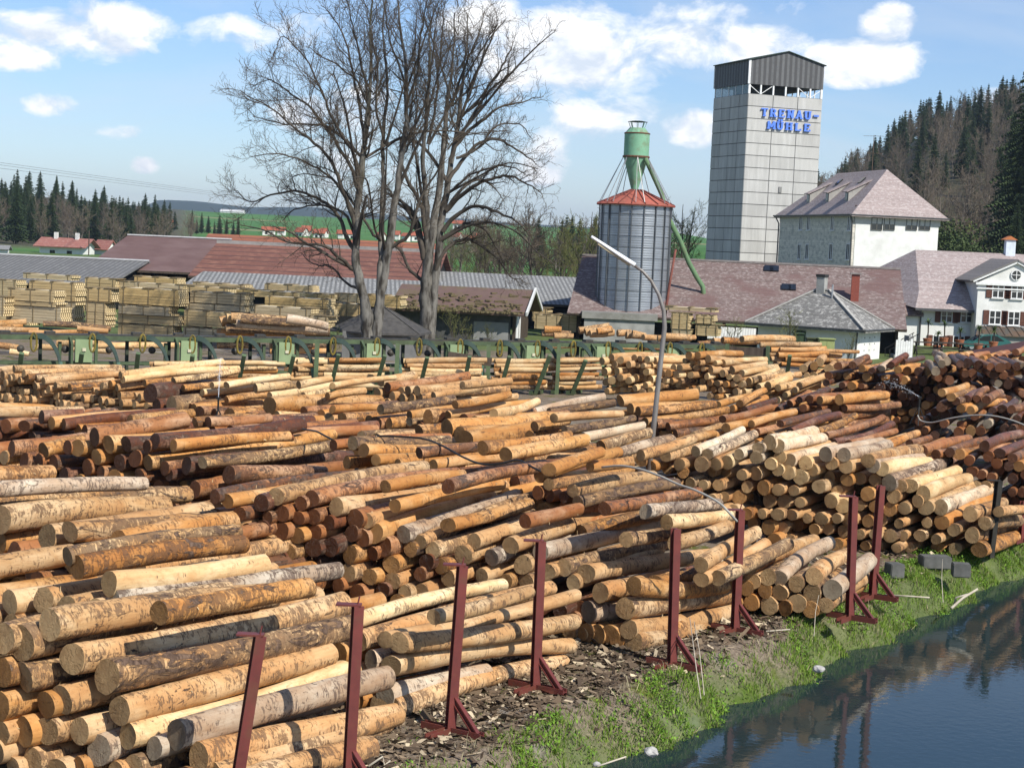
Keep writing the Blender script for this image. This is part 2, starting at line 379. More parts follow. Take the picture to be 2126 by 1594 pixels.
def log_arrays(P0, P1, r0, r1, col, rng, seg=18, rings=12):
    """one log as arrays: bent, tapered, knobbly, its sawn ends a little askew; x runs along it"""
    P0, P1 = np.array(P0), np.array(P1); ax = P1 - P0; L = np.linalg.norm(ax); ax /= L
    s = np.cross(ax, (0, 0, 1)); s /= np.linalg.norm(s); t = np.cross(s, ax)
    bend = rng.uniform(-.018, .018, 2) * L; ph = rng.uniform(0, 6.28, 6)
    ell = rng.uniform(.94, 1.06); ang = np.arange(seg) * 2 * math.pi / seg
    tilt = rng.uniform(-.10, .10, 4) * (2.2 if rng.random() < .3 else 1)
    V, LP, CAP = [], [], []
    for i in range(rings):
        f = i / (rings - 1); r = r0 + (r1 - r0) * f
        rad = r * (1 + .036 * np.sin(2 * ang + ph[0] + 2.2 * f) + .028 * np.sin(3 * ang + ph[1] - 3 * f) + .024 * np.sin(9 * f + ph[2]) + .018 * rng.standard_normal(seg))
        if i in (0, rings - 1): rad = rad * .985
        y, z = rad * np.cos(ang) * ell, rad * np.sin(ang) / ell
        off = bend * math.sin(math.pi * f)
        x = f * L + (tilt[0] * y + tilt[1] * z) * (1 - f) ** 4 + (tilt[2] * y + tilt[3] * z) * f ** 4
        V.append(P0 + np.outer(x, ax) + np.outer(y + off[0], s) + np.outer(z + off[1], t))
        LP.append(np.stack([x, y, z], 1)); CAP.append(np.zeros(seg))
    F3 = []
    for i in range(rings - 1):
        a = i * seg + np.arange(seg); b2 = i * seg + (np.arange(seg) + 1) % seg
        F3 += [np.stack([a, b2, b2 + seg], 1), np.stack([a, b2 + seg, a + seg], 1)]
    o = rings * seg
    for e, ri in ((0, 0), (1, rings - 1)):
        rim, lpr = V[ri], LP[ri]; cen, lc = rim.mean(0), lpr.mean(0)
        inner = cen + (rim - cen) * .55 + ax * rng.uniform(-.012, .012); li = lc + (lpr - lc) * .55
        V += [rim, inner, cen[None]]; LP += [lpr, li, lc[None]]; CAP.append(np.ones(2 * seg + 1))
        k = np.arange(seg); k2 = (k + 1) % seg
        tri = [np.stack([o + k, o + k2, o + seg + k2], 1), np.stack([o + k, o + seg + k2, o + seg + k], 1), np.stack([o + seg + k, o + seg + k2, np.full(seg, o + 2 * seg)], 1)]
        if e == 0: tri = [q[:, ::-1] for q in tri]
        F3 += tri; o += 2 * seg + 1
    F3 = np.concatenate(F3)[:, ::-1]
    V = np.concatenate(V); n_ = len(V); j = rng.uniform(.84, 1.13); hue = rng.uniform(-.05, .05)
    tn = np.array(TINT[col]) * j * (1, 1 + hue, 1 + 2 * hue); cj = rng.uniform(.5, .98)
    tint = np.tile(np.append(tn, np.clip(BARK[col] + rng.normal(0, .27), -.1, 1.15)), (n_, 1))
    ct = np.tile(np.append(np.array(CTIN[col]) * cj * (1, 1 + hue, 1 + hue * 2), 1), (n_, 1))
    lm = np.stack([np.full(n_, WET[col]), np.full(n_, rng.uniform(0, 40)), np.concatenate(CAP)], 1)
    return V, F3, np.concatenate(LP), tint, ct, lm
LOGS = []     # dicts: P0 P1 r0 r1 col pile size top
def add_pile(key, desc, anchor, d, nz, L, rows, face=None, cols='t', rfill=.2, group=None, dens=1.0, back=.3, seed=1, ds=None, Ls=None):
    ds = d if ds is None else ds; Ls = L if Ls is None else Ls
    rng = np.random.default_rng(seed + 100)
    p0 = at(anchor[0], anchor[1], anchor[2]); nv = azd(nz); sv = Vector((nv.y, -nv.x, 0)); placed = []
    for row in rows:
        col = row[-1]; u, v, dia = row[:3]
        P0 = on_plane(u, v, p0, nv); z = proj(P0)[2]; r0 = dia * z / F / 2
        if P0.z < r0 * .9: P0.z = r0 * .9
        far = None
        if len(row) > 4:
            u2, v2 = row[3:5]
            va = math.degrees(math.atan2(P0.x, P0.y))
            if abs(d - va) > 11:
                q = on_plane(u2, v2, P0, Vector((azd(d).y, -azd(d).x, 0)))
                ln = (q - P0).length; sl = (q.z - P0.z) / max(ln, .01)
                if (q - P0).dot(azd(d)) > 0 and .8 < ln < 8 and abs(sl) < .3: far = q
                elif (q - P0).dot(azd(d)) > 0 and ln > .8: far = P0 + (q - P0).normalized() * min(ln, 5); far.z = P0.z + max(-.25, min(.25, sl)) * (far - P0).length
            if far is None:
                best = min((abs(proj(P0 + azd(a) * L)[0] - u2), a) for a in np.arange(d - 25, d + 26, 1.0)); far = P0 + azd(best[1]) * L
        if far is None: far = P0 + azd(ds + rng.uniform(-3, 3)) * (Ls * rng.uniform(.9, 1.08)) + Vector((0, 0, rng.uniform(-.06, .02)))
        LOGS.append(dict(P0=P0, P1=far, r0=r0, r1=r0 * rng.uniform(.82, .95), col=col, pile=key, size=dia * (1.7 if len(row) > 4 else 1), top=len(row) > 4, u=u, desc=desc))
        placed.append(((P0 - p0).dot(sv), P0.z, r0))
    if face:
        pts = [on_plane(u, v, p0, nv) for u, v in face]; poly = [((q - p0).dot(sv), max(q.z, -.3)) for q in pts]
        xs = [q[0] for q in poly]; zs = [q[1] for q in poly]; step = rfill * 2.02 / dens
        z = max(.0, min(zs)) + rfill * .95; k = 0
        while z < max(zs):
            x = min(xs) + (step / 2 if k % 2 else 0)
            while x < max(xs):
                r = rfill * rng.uniform(.74, 1.12); X = x + rng.uniform(-.07, .07) * step; Z = max(r, z + rng.uniform(-.08, .08) * step)
                x += step
                ins = False
                for i in range(len(poly)):
                    (x1, z1), (x2, z2) = poly[i - 1], poly[i]
                    if (z1 > Z) != (z2 > Z) and X < (x2 - x1) * (Z - z1) / (z2 - z1) + x1: ins = not ins
                if not ins or rng.random() < .09 or any((X - a) ** 2 + (Z - b2) ** 2 < (.80 * (r + c)) ** 2 for a, b2, c in placed): continue
                P0 = p0 + sv * X + nv * (abs(rng.normal(0, back)) if rng.random() < .8 else -rng.uniform(0, .2)); P0.z = Z
                u = proj(P0)[0]; zz = proj(P0)[2]
                far = P0 + azd(ds + rng.normal(0, 2.2)) * (Ls * rng.uniform(.88, 1.08)); far.z += rng.normal(0, .04)
                LOGS.append(dict(P0=P0, P1=far, r0=r, r1=r * rng.uniform(.8, .98), col=cols[rng.integers(len(cols))], pile=key, size=2 * r * F / zz * .8, top=False, u=u, desc=desc))
            z += step * .88; k += 1

add_pile('P1', 'nearest stack at lower left', (415, 1590, 22.6), 36, 5, 4.2, [
 (103,1297,66,572,1234,'t'),(330,1272,52,643,1219,'o'),(150,1367,66,713,1255,'t'),(222,1404,72,728,1300,'t'),(248,1475,62,685,1358,'t'),(265,1527,60,712,1391,'p'),
 (366,1524,61,803,1406,'g'),(412,1572,65,815,1484,'t'),(500,1640,60,770,1553,'t'),(50,1404,65,'t'),(128,1452,62,'t'),(97,1517,62,'t'),(50,1519,62,'o'),(165,1517,58,'t'),(205,1557,66,'g'),
 (68,1577,56,'t'),(278,1592,55,'t'),(320,1553,50,'g'),(8,1325,66,'t'),(45,1335,74,'t'),(5,1395,60,'o'),(0,1465,66,'o'),(0,1520,56,'t'),(-8,1560,56,'t'),(28,1594,50,'t'),(95,1462,60,'o'),(165,1594,50,'o'),
 (-60,1340,60,'t'),(-55,1405,60,'t'),(-60,1470,60,'t'),(440,1610,56,'t'),(380,1630,54,'t'),(240,1630,54,'t'),(120,1640,54,'t')],
 [(-150,1360),(60,1380),(130,1430),(230,1500),(330,1570),(430,1620),(560,1680),(500,1850),(-150,1850)], 'ttto', .24, seed=2, dens=.93, back=.4)
add_pile('P1t', 'back rows of nearest stack at lower left', (160, 1178, 25.6), 36, 20, 4.2, [
 (160,1178,50,504,1129,'o'),(226,1211,52,548,1171,'p'),(-70,1245,52,226,1210,'o'),(-30,1282,54,240,1237,'t'),(235,1243,46,703,1183,'g'),(-90,1190,52,148,1150,'t'),(140,1155,40,494,1102,'b'),
 (-60,1260,54,'t'),(20,1250,54,'t'),(90,1245,54,'t')],
 [(-150,1250),(0,1240),(150,1240),(300,1290),(420,1400),(420,1600),(-150,1600)], 'tto', .22, seed=70)
add_pile('P1b', 'bark-flecked stack at left edge', (90, 1140, 29.3), 36, 36, 4.2, [
 (145,1103,44,481,1070,'b'),(98,1115,58,'t'),(0,1078,64,344,1054,'b'),(-80,1052,46,389,1027,'b'),(-90,990,50,104,984,'o'),(-20,1016,36,300,1004,'g'),(-60,1130,50,'r'),(30,1150,50,'r'),(-30,1180,50,'d')],
 [(-150,1080),(0,1090),(120,1120),(240,1130),(300,1200),(300,1300),(-150,1300)], 'tro', .22, seed=3)
add_pile('P2', 'big middle stack with dark ends', (760, 1255, 31.5), 28, -12, 4.3, [
 (446,1031,30,'r'),(472,1040,32,760,985,'o'),(542,1044,38,'d'),(574,1031,38,880,969,'t'),(647,1035,37,948,983,'r'),(698,1052,37,1000,1002,'t'),(738,1077,42,'r'),(762,1081,32,1048,1008,'t'),(778,1107,42,1020,1032,'o'),
 (838,1109,37,1070,1029,'g'),(872,1125,31,1130,1022,'t'),(898,1142,35,1143,1050,'t'),(984,1124,35,1258,1062,'t'),(1060,1132,39,1340,1057,'t'),(1122,1146,39,1381,1086,'g'),(1172,1178,37,1420,1118,'t'),(1217,1190,41,1483,1152,'t'),
 (1384,1084,33,1528,1067,'p'),(1340,1062,32,1490,1046,'g'),(1255,1056,30,1449,1022,'r'),(1090,1082,30,1203,1056,'r'),(1400,1128,33,1510,1092,'t'),(1455,1172,33,1570,1105,'t'),(1456,1203,33,1588,1129,'t'),(1491,1200,35,1637,1128,'t'),
 (1300,1120,34,1440,1092,'t'),(1360,1208,32,1447,1190,'o'),(930,1090,32,1100,1045,'o'),(820,1050,30,1040,1005,'o'),(930,1010,32,1140,968,'r'),(1140,975,30,1248,938,'o'),(800,1010,28,960,985,'o'),
 (585,1066,36,'r'),(619,1075,32,'r'),(650,1072,36,'r'),(682,1085,34,'d'),(625,1045,30,'r'),(497,1067,34,'r'),(555,1075,28,'r'),(584,1102,38,'r'),(617,1112,36,'o'),(655,1105,34,'r'),(512,1107,42,'d'),(545,1095,34,'d'),(556,1129,36,'o'),(600,1146,34,'o'),
 (752,1117,36,'r'),(797,1134,40,'r'),(726,1150,40,'o'),(774,1149,30,'r'),(722,1189,38,'t'),(767,1197,36,'o'),(812,1172,40,'o'),(852,1140,34,'o'),(815,1205,36,'t'),(840,1230,34,'t'),(875,1230,38,'t'),(825,1250,36,'o'),(742,1232,40,'r'),(702,1215,32,'r'),(795,1225,34,'d'),
 (915,1175,34,'o'),(930,1200,36,'t'),(885,1167,38,'d'),(872,1192,30,'r'),(650,1137,42,'d'),(580,1160,36,'d'),(730,1107,36,'r'),(962,1152,40,'t'),(917,1172,34,'o'),(1085,1172,40,'t'),(1000,1195,34,'t'),(1020,1157,38,'g'),(1050,1207,34,'o'),(1092,1207,36,'t'),(1135,1187,36,'t'),(1190,1210,34,'t')],
 [(430,1030),(540,1050),(650,1060),(760,1100),(900,1150),(1060,1150),(1180,1200),(1260,1240),(1300,1400),(1000,1400),(560,1330),(420,1250),(420,1080)], 'rrddd', .195, seed=4, dens=.86, back=.55)  # mostly dark fill: wet, stained ends, and the face's shade as colour
add_pile('P2b', 'small stack behind second red post pair', (812, 1500, 26.5), 34, 30, 4.2, [
 (700,1302,36,1045,1213,'p'),(745,1330,44,1142,1221,'t'),(800,1328,40,1195,1235,'t'),(828,1334,47,1192,1290,'t'),(812,1382,47,1183,1340,'t'),(770,1370,42,'g'),(705,1357,48,'o'),(800,1444,48,1010,1395,'g'),(812,1500,48,1168,1374,'t'),(785,1537,50,1020,1460,'b'),(730,1400,46,'t'),(740,1450,46,'o'),(730,1500,46,'o'),(900,1280,34,1100,1228,'t')],
 [(690,1340),(800,1350),(830,1400),(820,1560),(690,1600)], 'to', .22, seed=5, ds=44, Ls=1.9)
add_pile('P3b', 'small stack behind third red post pair', (1310, 1345, 31.8), 34, 32, 4.0, [
 (1246,1230,42,1400,1196,'t'),(1316,1216,39,1505,1218,'o'),(1298,1263,45,1524,1236,'t'),(1305,1306,42,1545,1263,'t'),(1314,1347,43,1490,1305,'t'),(1221,1270,46,'g'),(1268,1318,43,'o'),(1238,1362,43,'o'),(1280,1355,37,'o'),(1205,1365,34,'o'),(1215,1330,42,'o'),(1180,1330,40,'t'),(1190,1285,38,'r')],
 [(1180,1250),(1290,1240),(1330,1300),(1340,1380),(1180,1400)], 'ot', .2, seed=6, ds=46, Ls=1.9)
add_pile('P4b', 'low stack behind fourth red post pair', (1600, 1262, 35.2), 25, 14, 3.6, [
 (1554,1176,35,1690,1122,'t'),(1618,1200,35,1722,1127,'g'),(1690,1196,38,1762,1150,'t'),(1562,1207,35,'t'),(1594,1198,35,1650,1165,'t'),(1653,1212,36,1700,1180,'t'),(1619,1230,36,'t'),(1686,1231,38,1740,1195,'t'),(1728,1224,42,1805,1163,'g'),(1560,1251,35,'o'),(1596,1257,38,'t'),(1655,1252,40,'t'),(1714,1256,33,1806,1195,'t'),
 (1548,1220,34,'o'),(1588,1225,32,'o'),(1683,1265,36,'o'),(1515,1215,33,'o'),(1525,1250,33,'o'),(1630,1262,34,'o')],
 [(1505,1200),(1700,1190),(1740,1230),(1740,1290),(1505,1290)], 'ot', .19, seed=7)
add_pile('P3', 'stained orange stack at left', (340, 975, 39.5), 40, 30, 4.4, [
 (196,907,41,385,871,'r'),(225,922,38,430,903,'o'),(262,922,34,'d'),(321,916,36,629,881,'d'),(305,927,30,'r'),(307,960,35,690,902,'o'),(342,972,32,'r'),(387,966,39,728,951,'d'),(475,985,36,672,981,'r'),(24,932,35,180,912,'r'),(90,936,36,170,916,'o'),(160,930,40,'o'),(140,928,30,'r'),
 (200,949,37,'o'),(111,962,35,'r'),(81,957,32,'r'),(50,957,34,'r'),(181,970,36,'r'),(209,981,31,'r'),(248,960,36,'d'),(280,952,34,'r'),(132,988,34,'d'),(238,990,36,'o'),(290,988,34,'r'),(165,998,30,'o'),(350,985,28,'d'),(405,1015,35,462,1001,'r'),(8,950,30,'b'),(-20,935,32,'r'),(360,925,26,600,905,'o'),
 (420,960,28,690,925,'b')],
 [(-100,940),(60,930),(200,920),(330,940),(470,985),(480,1060),(-100,1060)], 'rrdo', .2, seed=8)
add_pile('P3c', 'low rows behind stained left stack', (120, 890, 47), 44, 26, 4.6, [
 (-40,903,27,182,891,'b'),(86,866,27,170,860,'d'),(107,878,27,300,862,'o'),(132,881,25,363,857,'d'),(50,884,27,86,879,'r'),(12,884,29,40,880,'r'),(-30,856,24,170,853,'t'),(-40,846,20,110,849,'o'),(270,897,24,470,882,'o'),(405,878,24,530,866,'o'),(432,876,24,560,868,'r'),(270,872,22,400,858,'o'),(-20,884,26,'d')],
 [(-100,880),(60,875),(150,890),(420,885),(520,890),(520,960),(-100,960)], 'rod', .2, seed=9)
add_pile('P4', 'middle rows left of lamp post', (1170, 1010, 34.6), 40, 45, 3.9, [
 (732,920,30,930,916,'b'),(755,935,31,968,931,'o'),(692,924,24,'r'),(826,962,20,1015,941,'o'),(780,955,26,890,950,'o'),(1002,930,31,1182,906,'o'),(1050,943,33,1215,913,'o'),(1119,990,25,1310,973,'o'),(1139,1005,27,1330,989,'t'),(1189,1019,31,1356,989,'t'),(1200,1043,29,1405,1004,'b'),
 (1141,1028,28,'r'),(1170,1032,25,'d'),(1145,977,27,1285,938,'o'),(1225,968,24,1310,958,'o'),(870,940,24,1010,925,'r'),(1050,1025,26,1150,1000,'o'),(800,985,26,960,960,'b'),(720,960,26,880,940,'o'),(900,965,24,1040,950,'o')],
 [(690,940),(760,945),(900,975),(1120,1000),(1210,1050),(1210,1120),(700,1050)], 'ro', .19, seed=10)
add_pile('P5', 'thick orange rows mid yard', (967, 910, 43.5), 42, 40, 3.9, [
 (928,888,39,1136,868,'o'),(870,897,30,960,890,'o'),(955,903,36,'o'),(968,911,37,1157,880,'o'),(1285,940,24,1395,911,'g'),(1250,927,24,1348,897,'t'),(1248,928,28,1345,900,'o'),(1212,908,21,1335,883,'w'),(1172,892,20,1315,869,'b'),(1150,868,21,1290,859,'t'),(1100,905,24,1215,888,'o'),(1110,885,22,1180,872,'o'),
 (640,897,25,743,890,'o'),(750,903,20,880,898,'b'),(660,912,22,800,905,'o'),(1330,945,24,1440,910,'t'),(690,905,22,860,915,'r'),(800,915,18,930,905,'o')],
 [(640,905),(860,905),(1000,930),(1120,960),(1120,1010),(640,960)], 'ot', .2, seed=11)
add_pile('P6', 'thick row behind left sprinkler', (600, 860, 53), 42, 36, 4.3, [
 (312,817,40,527,806,'d'),(356,840,38,560,827,'b'),(560,842,40,788,838,'o'),(573,867,29,848,863,'p'),(629,875,29,760,872,'o'),(682,872,31,893,878,'t'),(520,868,22,'o'),(325,842,30,'d'),(850,862,20,1005,841,'o'),(850,875,20,1010,860,'b'),(930,862,19,1100,836,'o'),(945,840,19,1057,819,'o'),(1025,858,20,1042,856,'p'),(790,850,22,942,829,'b'),(690,850,18,800,846,'o')],
 [(300,840),(560,850),(900,860),(1000,870),(1000,900),(300,900)], 'ro', .21, seed=12)
add_pile('P7', 'straw stack below conveyor at left', (200, 830, 59), 46, 30, 4.6, [
 (29,766,15,250,763,'t'),(49,775,17,256,770,'t'),(56,785,17,250,778,'o'),(90,791,17,245,777,'t'),(115,800,16,235,790,'t'),(145,805,17,300,792,'o'),(229,797,16,440,776,'o'),(242,805,17,456,786,'t'),(250,779,17,463,751,'p'),(255,788,17,495,766,'p'),(470,800,17,600,781,'p'),(530,806,19,626,799,'p'),(620,799,17,687,786,'p'),(560,822,18,690,799,'p'),(690,801,15,726,794,'p'),(680,822,17,757,811,'o'),(630,822,17,682,813,'p'),
 (20,785,15,'t'),(28,783,16,'t'),(10,795,17,'t'),(40,790,15,'t'),(100,808,16,'t'),(74,802,15,'t'),(360,790,15,495,770,'p'),(300,795,16,470,778,'o'),(380,806,16,540,786,'o'),(420,815,16,600,795,'p'),(470,830,17,560,818,'o'),(-40,770,15,30,764,'t'),(-30,790,15,'t'),(440,800,15,560,782,'p')],
 [(-100,780),(30,775),(140,800),(240,800),(310,830),(310,862),(100,856),(-100,850)], 'tt', .145, seed=13, dens=.98)
add_pile('P8', 'wide right-hand stack', (1990, 1140, 43.4), 30, 4, 4.2, [
 (1598,918,31,1690,897,'w'),(1615,926,31,1707,909,'w'),(1619,949,27,1720,924,'p'),(1638,956,31,1732,931,'w'),(1714,943,31,1829,920,'g'),(1752,944,31,1842,924,'g'),(1802,956,31,1905,933,'t'),(1812,967,29,1913,950,'g'),(1831,973,31,1926,961,'p'),(1756,968,31,1830,946,'t'),(1846,1002,34,1968,958,'g'),(1871,1009,26,1930,985,'t'),(1890,1008,31,1985,977,'p'),(1917,1025,33,2008,994,'p'),(1922,1053,33,2014,1013,'t'),(1953,1053,33,2048,1019,'w'),(1955,1084,33,2060,1031,'o'),(2014,1067,31,2083,1044,'t'),
 (2044,1086,29,2125,1081,'t'),(2018,1111,33,2130,1096,'t'),(2033,1141,35,2130,1104,'o'),(2073,1062,24,2128,1058,'t'),(1672,961,29,1740,940,'p'),(1686,975,27,'p'),(1726,962,27,1760,950,'t'),(1661,990,34,'p'),(1636,981,29,1690,965,'p'),(1615,975,27,'p'),(1600,963,27,1660,945,'p'),(1570,950,28,1640,925,'w'),
 (1381,946,27,1450,926,'t'),(1444,937,23,1540,893,'w'),(1456,964,33,1556,922,'b'),(1469,943,25,1566,901,'w'),(1509,960,29,1560,935,'p'),(1486,964,27,1540,938,'t'),(1534,943,23,1578,928,'w'),(1574,930,27,1640,905,'w'),(1330,956,27,1400,935,'o'),(1410,964,27,'t'),(1351,968,27,'o'),(1418,981,24,1444,970,'o'),(1387,925,22,1480,900,'o'),(1980,1100,28,'t'),(1700,1010,30,'t'),(1725,1040,31,'p'),(1750,1050,31,'p'),(1760,1080,30,'t'),(1855,1030,30,'t'),(1877,1055,28,'t'),(1905,1040,26,'t')],
 [(1340,975),(1440,975),(1520,970),(1600,980),(1680,985),(1830,990),(1870,1020),(1930,1070),(1990,1100),(2050,1130),(2050,1190),(1780,1180),(1560,1140),(1440,1060),(1340,1020)], 'ttto', .172, seed=14, back=.32, dens=.92)
add_pile('P9', 'brown row behind wide right-hand stack', (1730, 912, 52), 31, 6, 4.4, [
 (1507,888,20,1641,859,'o'),(1570,897,17,1700,869,'r'),(1600,905,17,1707,872,'o'),(1641,897,18,1742,861,'d'),(1695,897,19,1775,863,'o'),(1728,920,21,1852,880,'d'),(1712,905,19,1833,867,'r'),(1762,922,18,1859,895,'r'),(1842,926,19,1905,899,'o'),(1888,920,17,1930,909,'r'),(1660,915,18,1760,890,'o'),(1550,905,18,1650,880,'b'),(1800,930,18,1880,905,'o'),(1480,905,19,1590,875,'o'),(1620,880,17,1720,855,'r'),(1560,880,17,1650,855,'o'),(1500,870,17,1600,845,'r'),(1440,905,17,1560,870,'t')],
 [(1440,905),(1600,905),(1800,925),(1920,925),(1920,990),(1440,990)], 'ro', .17, seed=15)
add_pile('P10', 'dark stack above black post', (2060, 985, 47), 24, 6, 4.3, [
 (1915,935,23,2010,909,'r'),(1943,943,21,2048,905,'r'),(1991,943,23,2073,897,'o'),(2044,926,23,2119,893,'d'),(2075,941,23,2145,906,'d'),(2102,951,21,2150,920,'r'),(1972,939,21,2050,905,'r'),(2052,947,23,'r'),(2012,956,23,'r'),(2069,962,23,'r'),(2094,968,21,'d'),(2018,979,23,'r'),(2037,985,21,'r'),(2058,991,21,'r'),(2115,968,23,'o'),(2102,994,23,'d'),(2027,1008,21,'t'),(2046,1008,22,'t'),(2130,985,23,'r')],
 [(1910,935),(2030,940),(2180,960),(2180,1080),(2080,1060),(2010,1000),(1930,960)], 'rdr', .155, seed=16)
add_pile('P11', 'striped row right of lamp post', (1340, 860, 55), 62, 40, 4.2, [
 (1288,832,25,1447,818,'o'),(1309,848,23,1481,840,'o'),(1324,855,23,1483,839,'o'),(1339,876,21,1509,851,'o'),(1387,886,20,1507,870,'r'),(1402,901,20,1494,893,'r'),(1320,872,20,1420,862,'d'),(1072,863,19,1140,852,'t'),(1107,857,20,1255,823,'g'),(1140,856,20,1275,836,'b'),(1285,860,18,'o'),(1300,880,20,'r'),(1380,920,18,'r')],
 [(1280,840),(1330,850),(1400,890),(1440,910),(1440,950),(1280,940)], 'ro', .17, seed=17)
add_pile('P12', 'small stack before conveyor middle', (783, 830, 60), 44, 30, 4.4, [
 (790,793,21,860,780,'t'),(804,804,23,972,781,'r'),(847,810,19,1010,791,'t'),(866,811,21,1030,800,'t'),(872,824,17,1055,808,'t'),(783,816,22,'t'),(814,823,20,'t'),(835,827,20,'t'),(805,836,17,'t'),(855,826,18,'t'),(818,839,16,'t'),(788,831,17,'t'),(900,822,17,1000,805,'t'),(960,800,17,1060,790,'t')],
 [(780,810),(870,815),(890,850),(780,850)], 't', .15, seed=18)
add_pile('P13', 'the yellow stack in front of the conveyor', (1300, 815, 80), 40, 14, 3.8, [
 (1288,748,17,'t'),(1250,750,16,1330,738,'p'),(1255,772,17,1290,760,'p'),(1270,790,17,1290,775,'p'),(1305,790,16,1380,764,'p'),(1318,806,15,1400,782,'p'),(1260,812,14,1300,806,'p'),(1350,810,13,1430,790,'p'),(1340,800,14,1400,780,'p')],
 [(1244,760),(1258,742),(1330,740),(1380,745),(1400,800),(1330,820),(1244,815)], 'pt', .17, seed=19, back=.5)
add_pile('P14', 'the high yellow stack right of the lamp post', (1450, 825, 76), 42, 10, 3.8, [
 (1430,738,17,1530,752,'o'),(1448,738,17,'o'),(1470,745,17,1542,752,'t'),(1560,790,16,1625,772,'p'),(1575,805,17,1640,778,'p'),(1595,800,17,1640,785,'p'),(1540,775,16,1612,762,'p'),(1555,792,17,1615,768,'p'),(1615,805,15,1690,785,'p'),(1630,820,14,1700,795,'p'),(1650,810,15,1700,790,'t'),(1500,775,16,'t'),(1520,768,16,1590,755,'t'),(1660,800,15,1730,775,'t')],
 [(1380,770),(1425,738),(1480,745),(1540,770),(1620,800),(1680,810),(1680,840),(1560,835),(1400,815)], 'ttpo', .165, seed=20, back=.4)
add_pile('P15', 'the dark wet stack at the far right', (1830, 880, 72), 28, 8, 4.5, [
 (1715,795,15,1765,780,'d'),(1740,760,18,'r'),(1850,758,16,1880,738,'d'),(1770,758,17,1800,742,'r'),(1830,765,16,1850,750,'g')],
 [(1700,800),(1735,755),(1800,755),(1860,748),(1920,765),(1985,800),(1985,850),(1900,900),(1780,880),(1700,850)], 'rrod', .19, seed=21, back=.4)
add_pile('P16', 'the dark logs pointing at the camera at the far right', (2010, 800, 70), 8, 8, 4.0, [],
 [(1935,745),(1960,742),(2080,750),(2180,760),(2180,840),(2080,840),(2000,830),(1940,800)], 'rrgd', .19, seed=22, back=1.2)
add_pile('P17', 'the upper brown rows at the right edge', (2090, 790, 80), 24, 8, 4.0, [],
 [(1930,740),(2060,735),(2180,728),(2180,790),(1940,790)], 'rro', .18, seed=23, back=1.0)
add_pile('P18', 'the brown rows in front of the dark wet stack', (1990, 890, 60), 22, 10, 4.2, [
 (1955,815,18,2005,798,'o'),(1975,825,18,2020,800,'o'),(1985,833,18,2080,800,'r'),(1995,848,19,2085,815,'o'),(2015,852,18,2070,835,'o'),(1990,898,22,2010,860,'r'),(2015,895,22,2025,865,'o'),(2035,895,22,2080,840,'r'),(2050,880,20,2080,850,'g'),(1960,880,18,1990,860,'r'),(1940,905,20,1950,880,'d'),(2085,890,20,2120,870,'d'),(2100,850,18,2140,835,'r')],
 [(1900,880),(1960,830),(2060,830),(2180,850),(2180,940),(1900,940)], 'rrd', .17, seed=24, back=.8)
add_pile('P19', 'the bright stack end-on beside the small white house', (1680, 775, 88), 16, 12, 4.0, [
 (1668,765,18,1682,735,'t'),(1690,760,18,1700,745,'o'),(1702,752,19,1710,730,'t'),(1720,765,19,1730,735,'t'),(1735,765,18,1745,750,'t')],
 [(1650,775),(1660,755),(1700,745),(1745,760),(1755,790),(1690,800),(1650,795)], 't', .19, seed=25)
add_pile('P20', 'the flat logs behind the timber sled', (1590, 745, 92), 80, 30, 4.5, [
 (1578,716,12,1705,716,'t'),(1600,726,12,1715,724,'o'),(1615,737,13,1720,733,'o'),(1600,745,12,1700,742,'t'),(1595,733,12,'t')],
 [(1590,720),(1620,722),(1640,760),(1600,760)], 'ot', .15, seed=26)
for i, (a, bq) in enumerate(((590, 640), (655, 800), (828, 1000), (1014, 1126), (1136, 1245), (1256, 1372), (300, 430), (430, 585))):
    r = []; rngp = random.Random(i); Dq = 73.2 + (a + 60) / 1572 * 17; top = 742 if a > 560 else 748
    for k in range(15 if a > 560 else 8):
        lay = k % 7; y0 = top + 7 + lay * 9.0 + rngp.uniform(-1.5, 1.5); x0 = a + rngp.uniform(-6, 14) + (14 if k > 6 else 0)
        r.append((x0, y0, rngp.uniform(9, 12), min(bq, x0 + 165) + rngp.uniform(-12, 12), y0 + rngp.uniform(-3, 2.5), rngp.choice('ppptto')))
    add_pile('Q%d' % i, 'pulpwood rack under the conveyor, bay %s' % ('one', 'two', 'three', 'four', 'five', 'six', 'seven', 'eight')[i], (a, top + 30, Dq), 84, 20, 4.0, r, None, seed=40 + i)
add_pile('P21', 'mixed rows before the high yellow stack', (1560, 850, 63), 36, 10, 4.2, [
 (1536,838,17,1588,810,'o'),(1520,848,16,1590,826,'o'),(1545,852,16,1610,832,'d'),(1585,850,17,1640,838,'r'),(1615,852,17,1665,825,'d'),(1490,840,16,1560,822,'o'),(1640,838,16,1680,815,'r'),(1660,830,15,1720,808,'d'),(1620,868,16,1690,845,'o'),(1650,872,16,1735,852,'r'),(1500,862,15,1560,845,'t'),(1700,850,16,1760,825,'r'),(1690,875,16,1760,850,'o')],
 [(1480,835),(1560,840),(1700,825),(1760,830),(1760,890),(1480,880)], 'roo', .18, seed=71)
def backlogs(key, desc, D, rows, seed):
    add_pile(key, desc, (rows[0][0], rows[0][1], D), 78, 50, 4.2, rows, None, seed=seed)
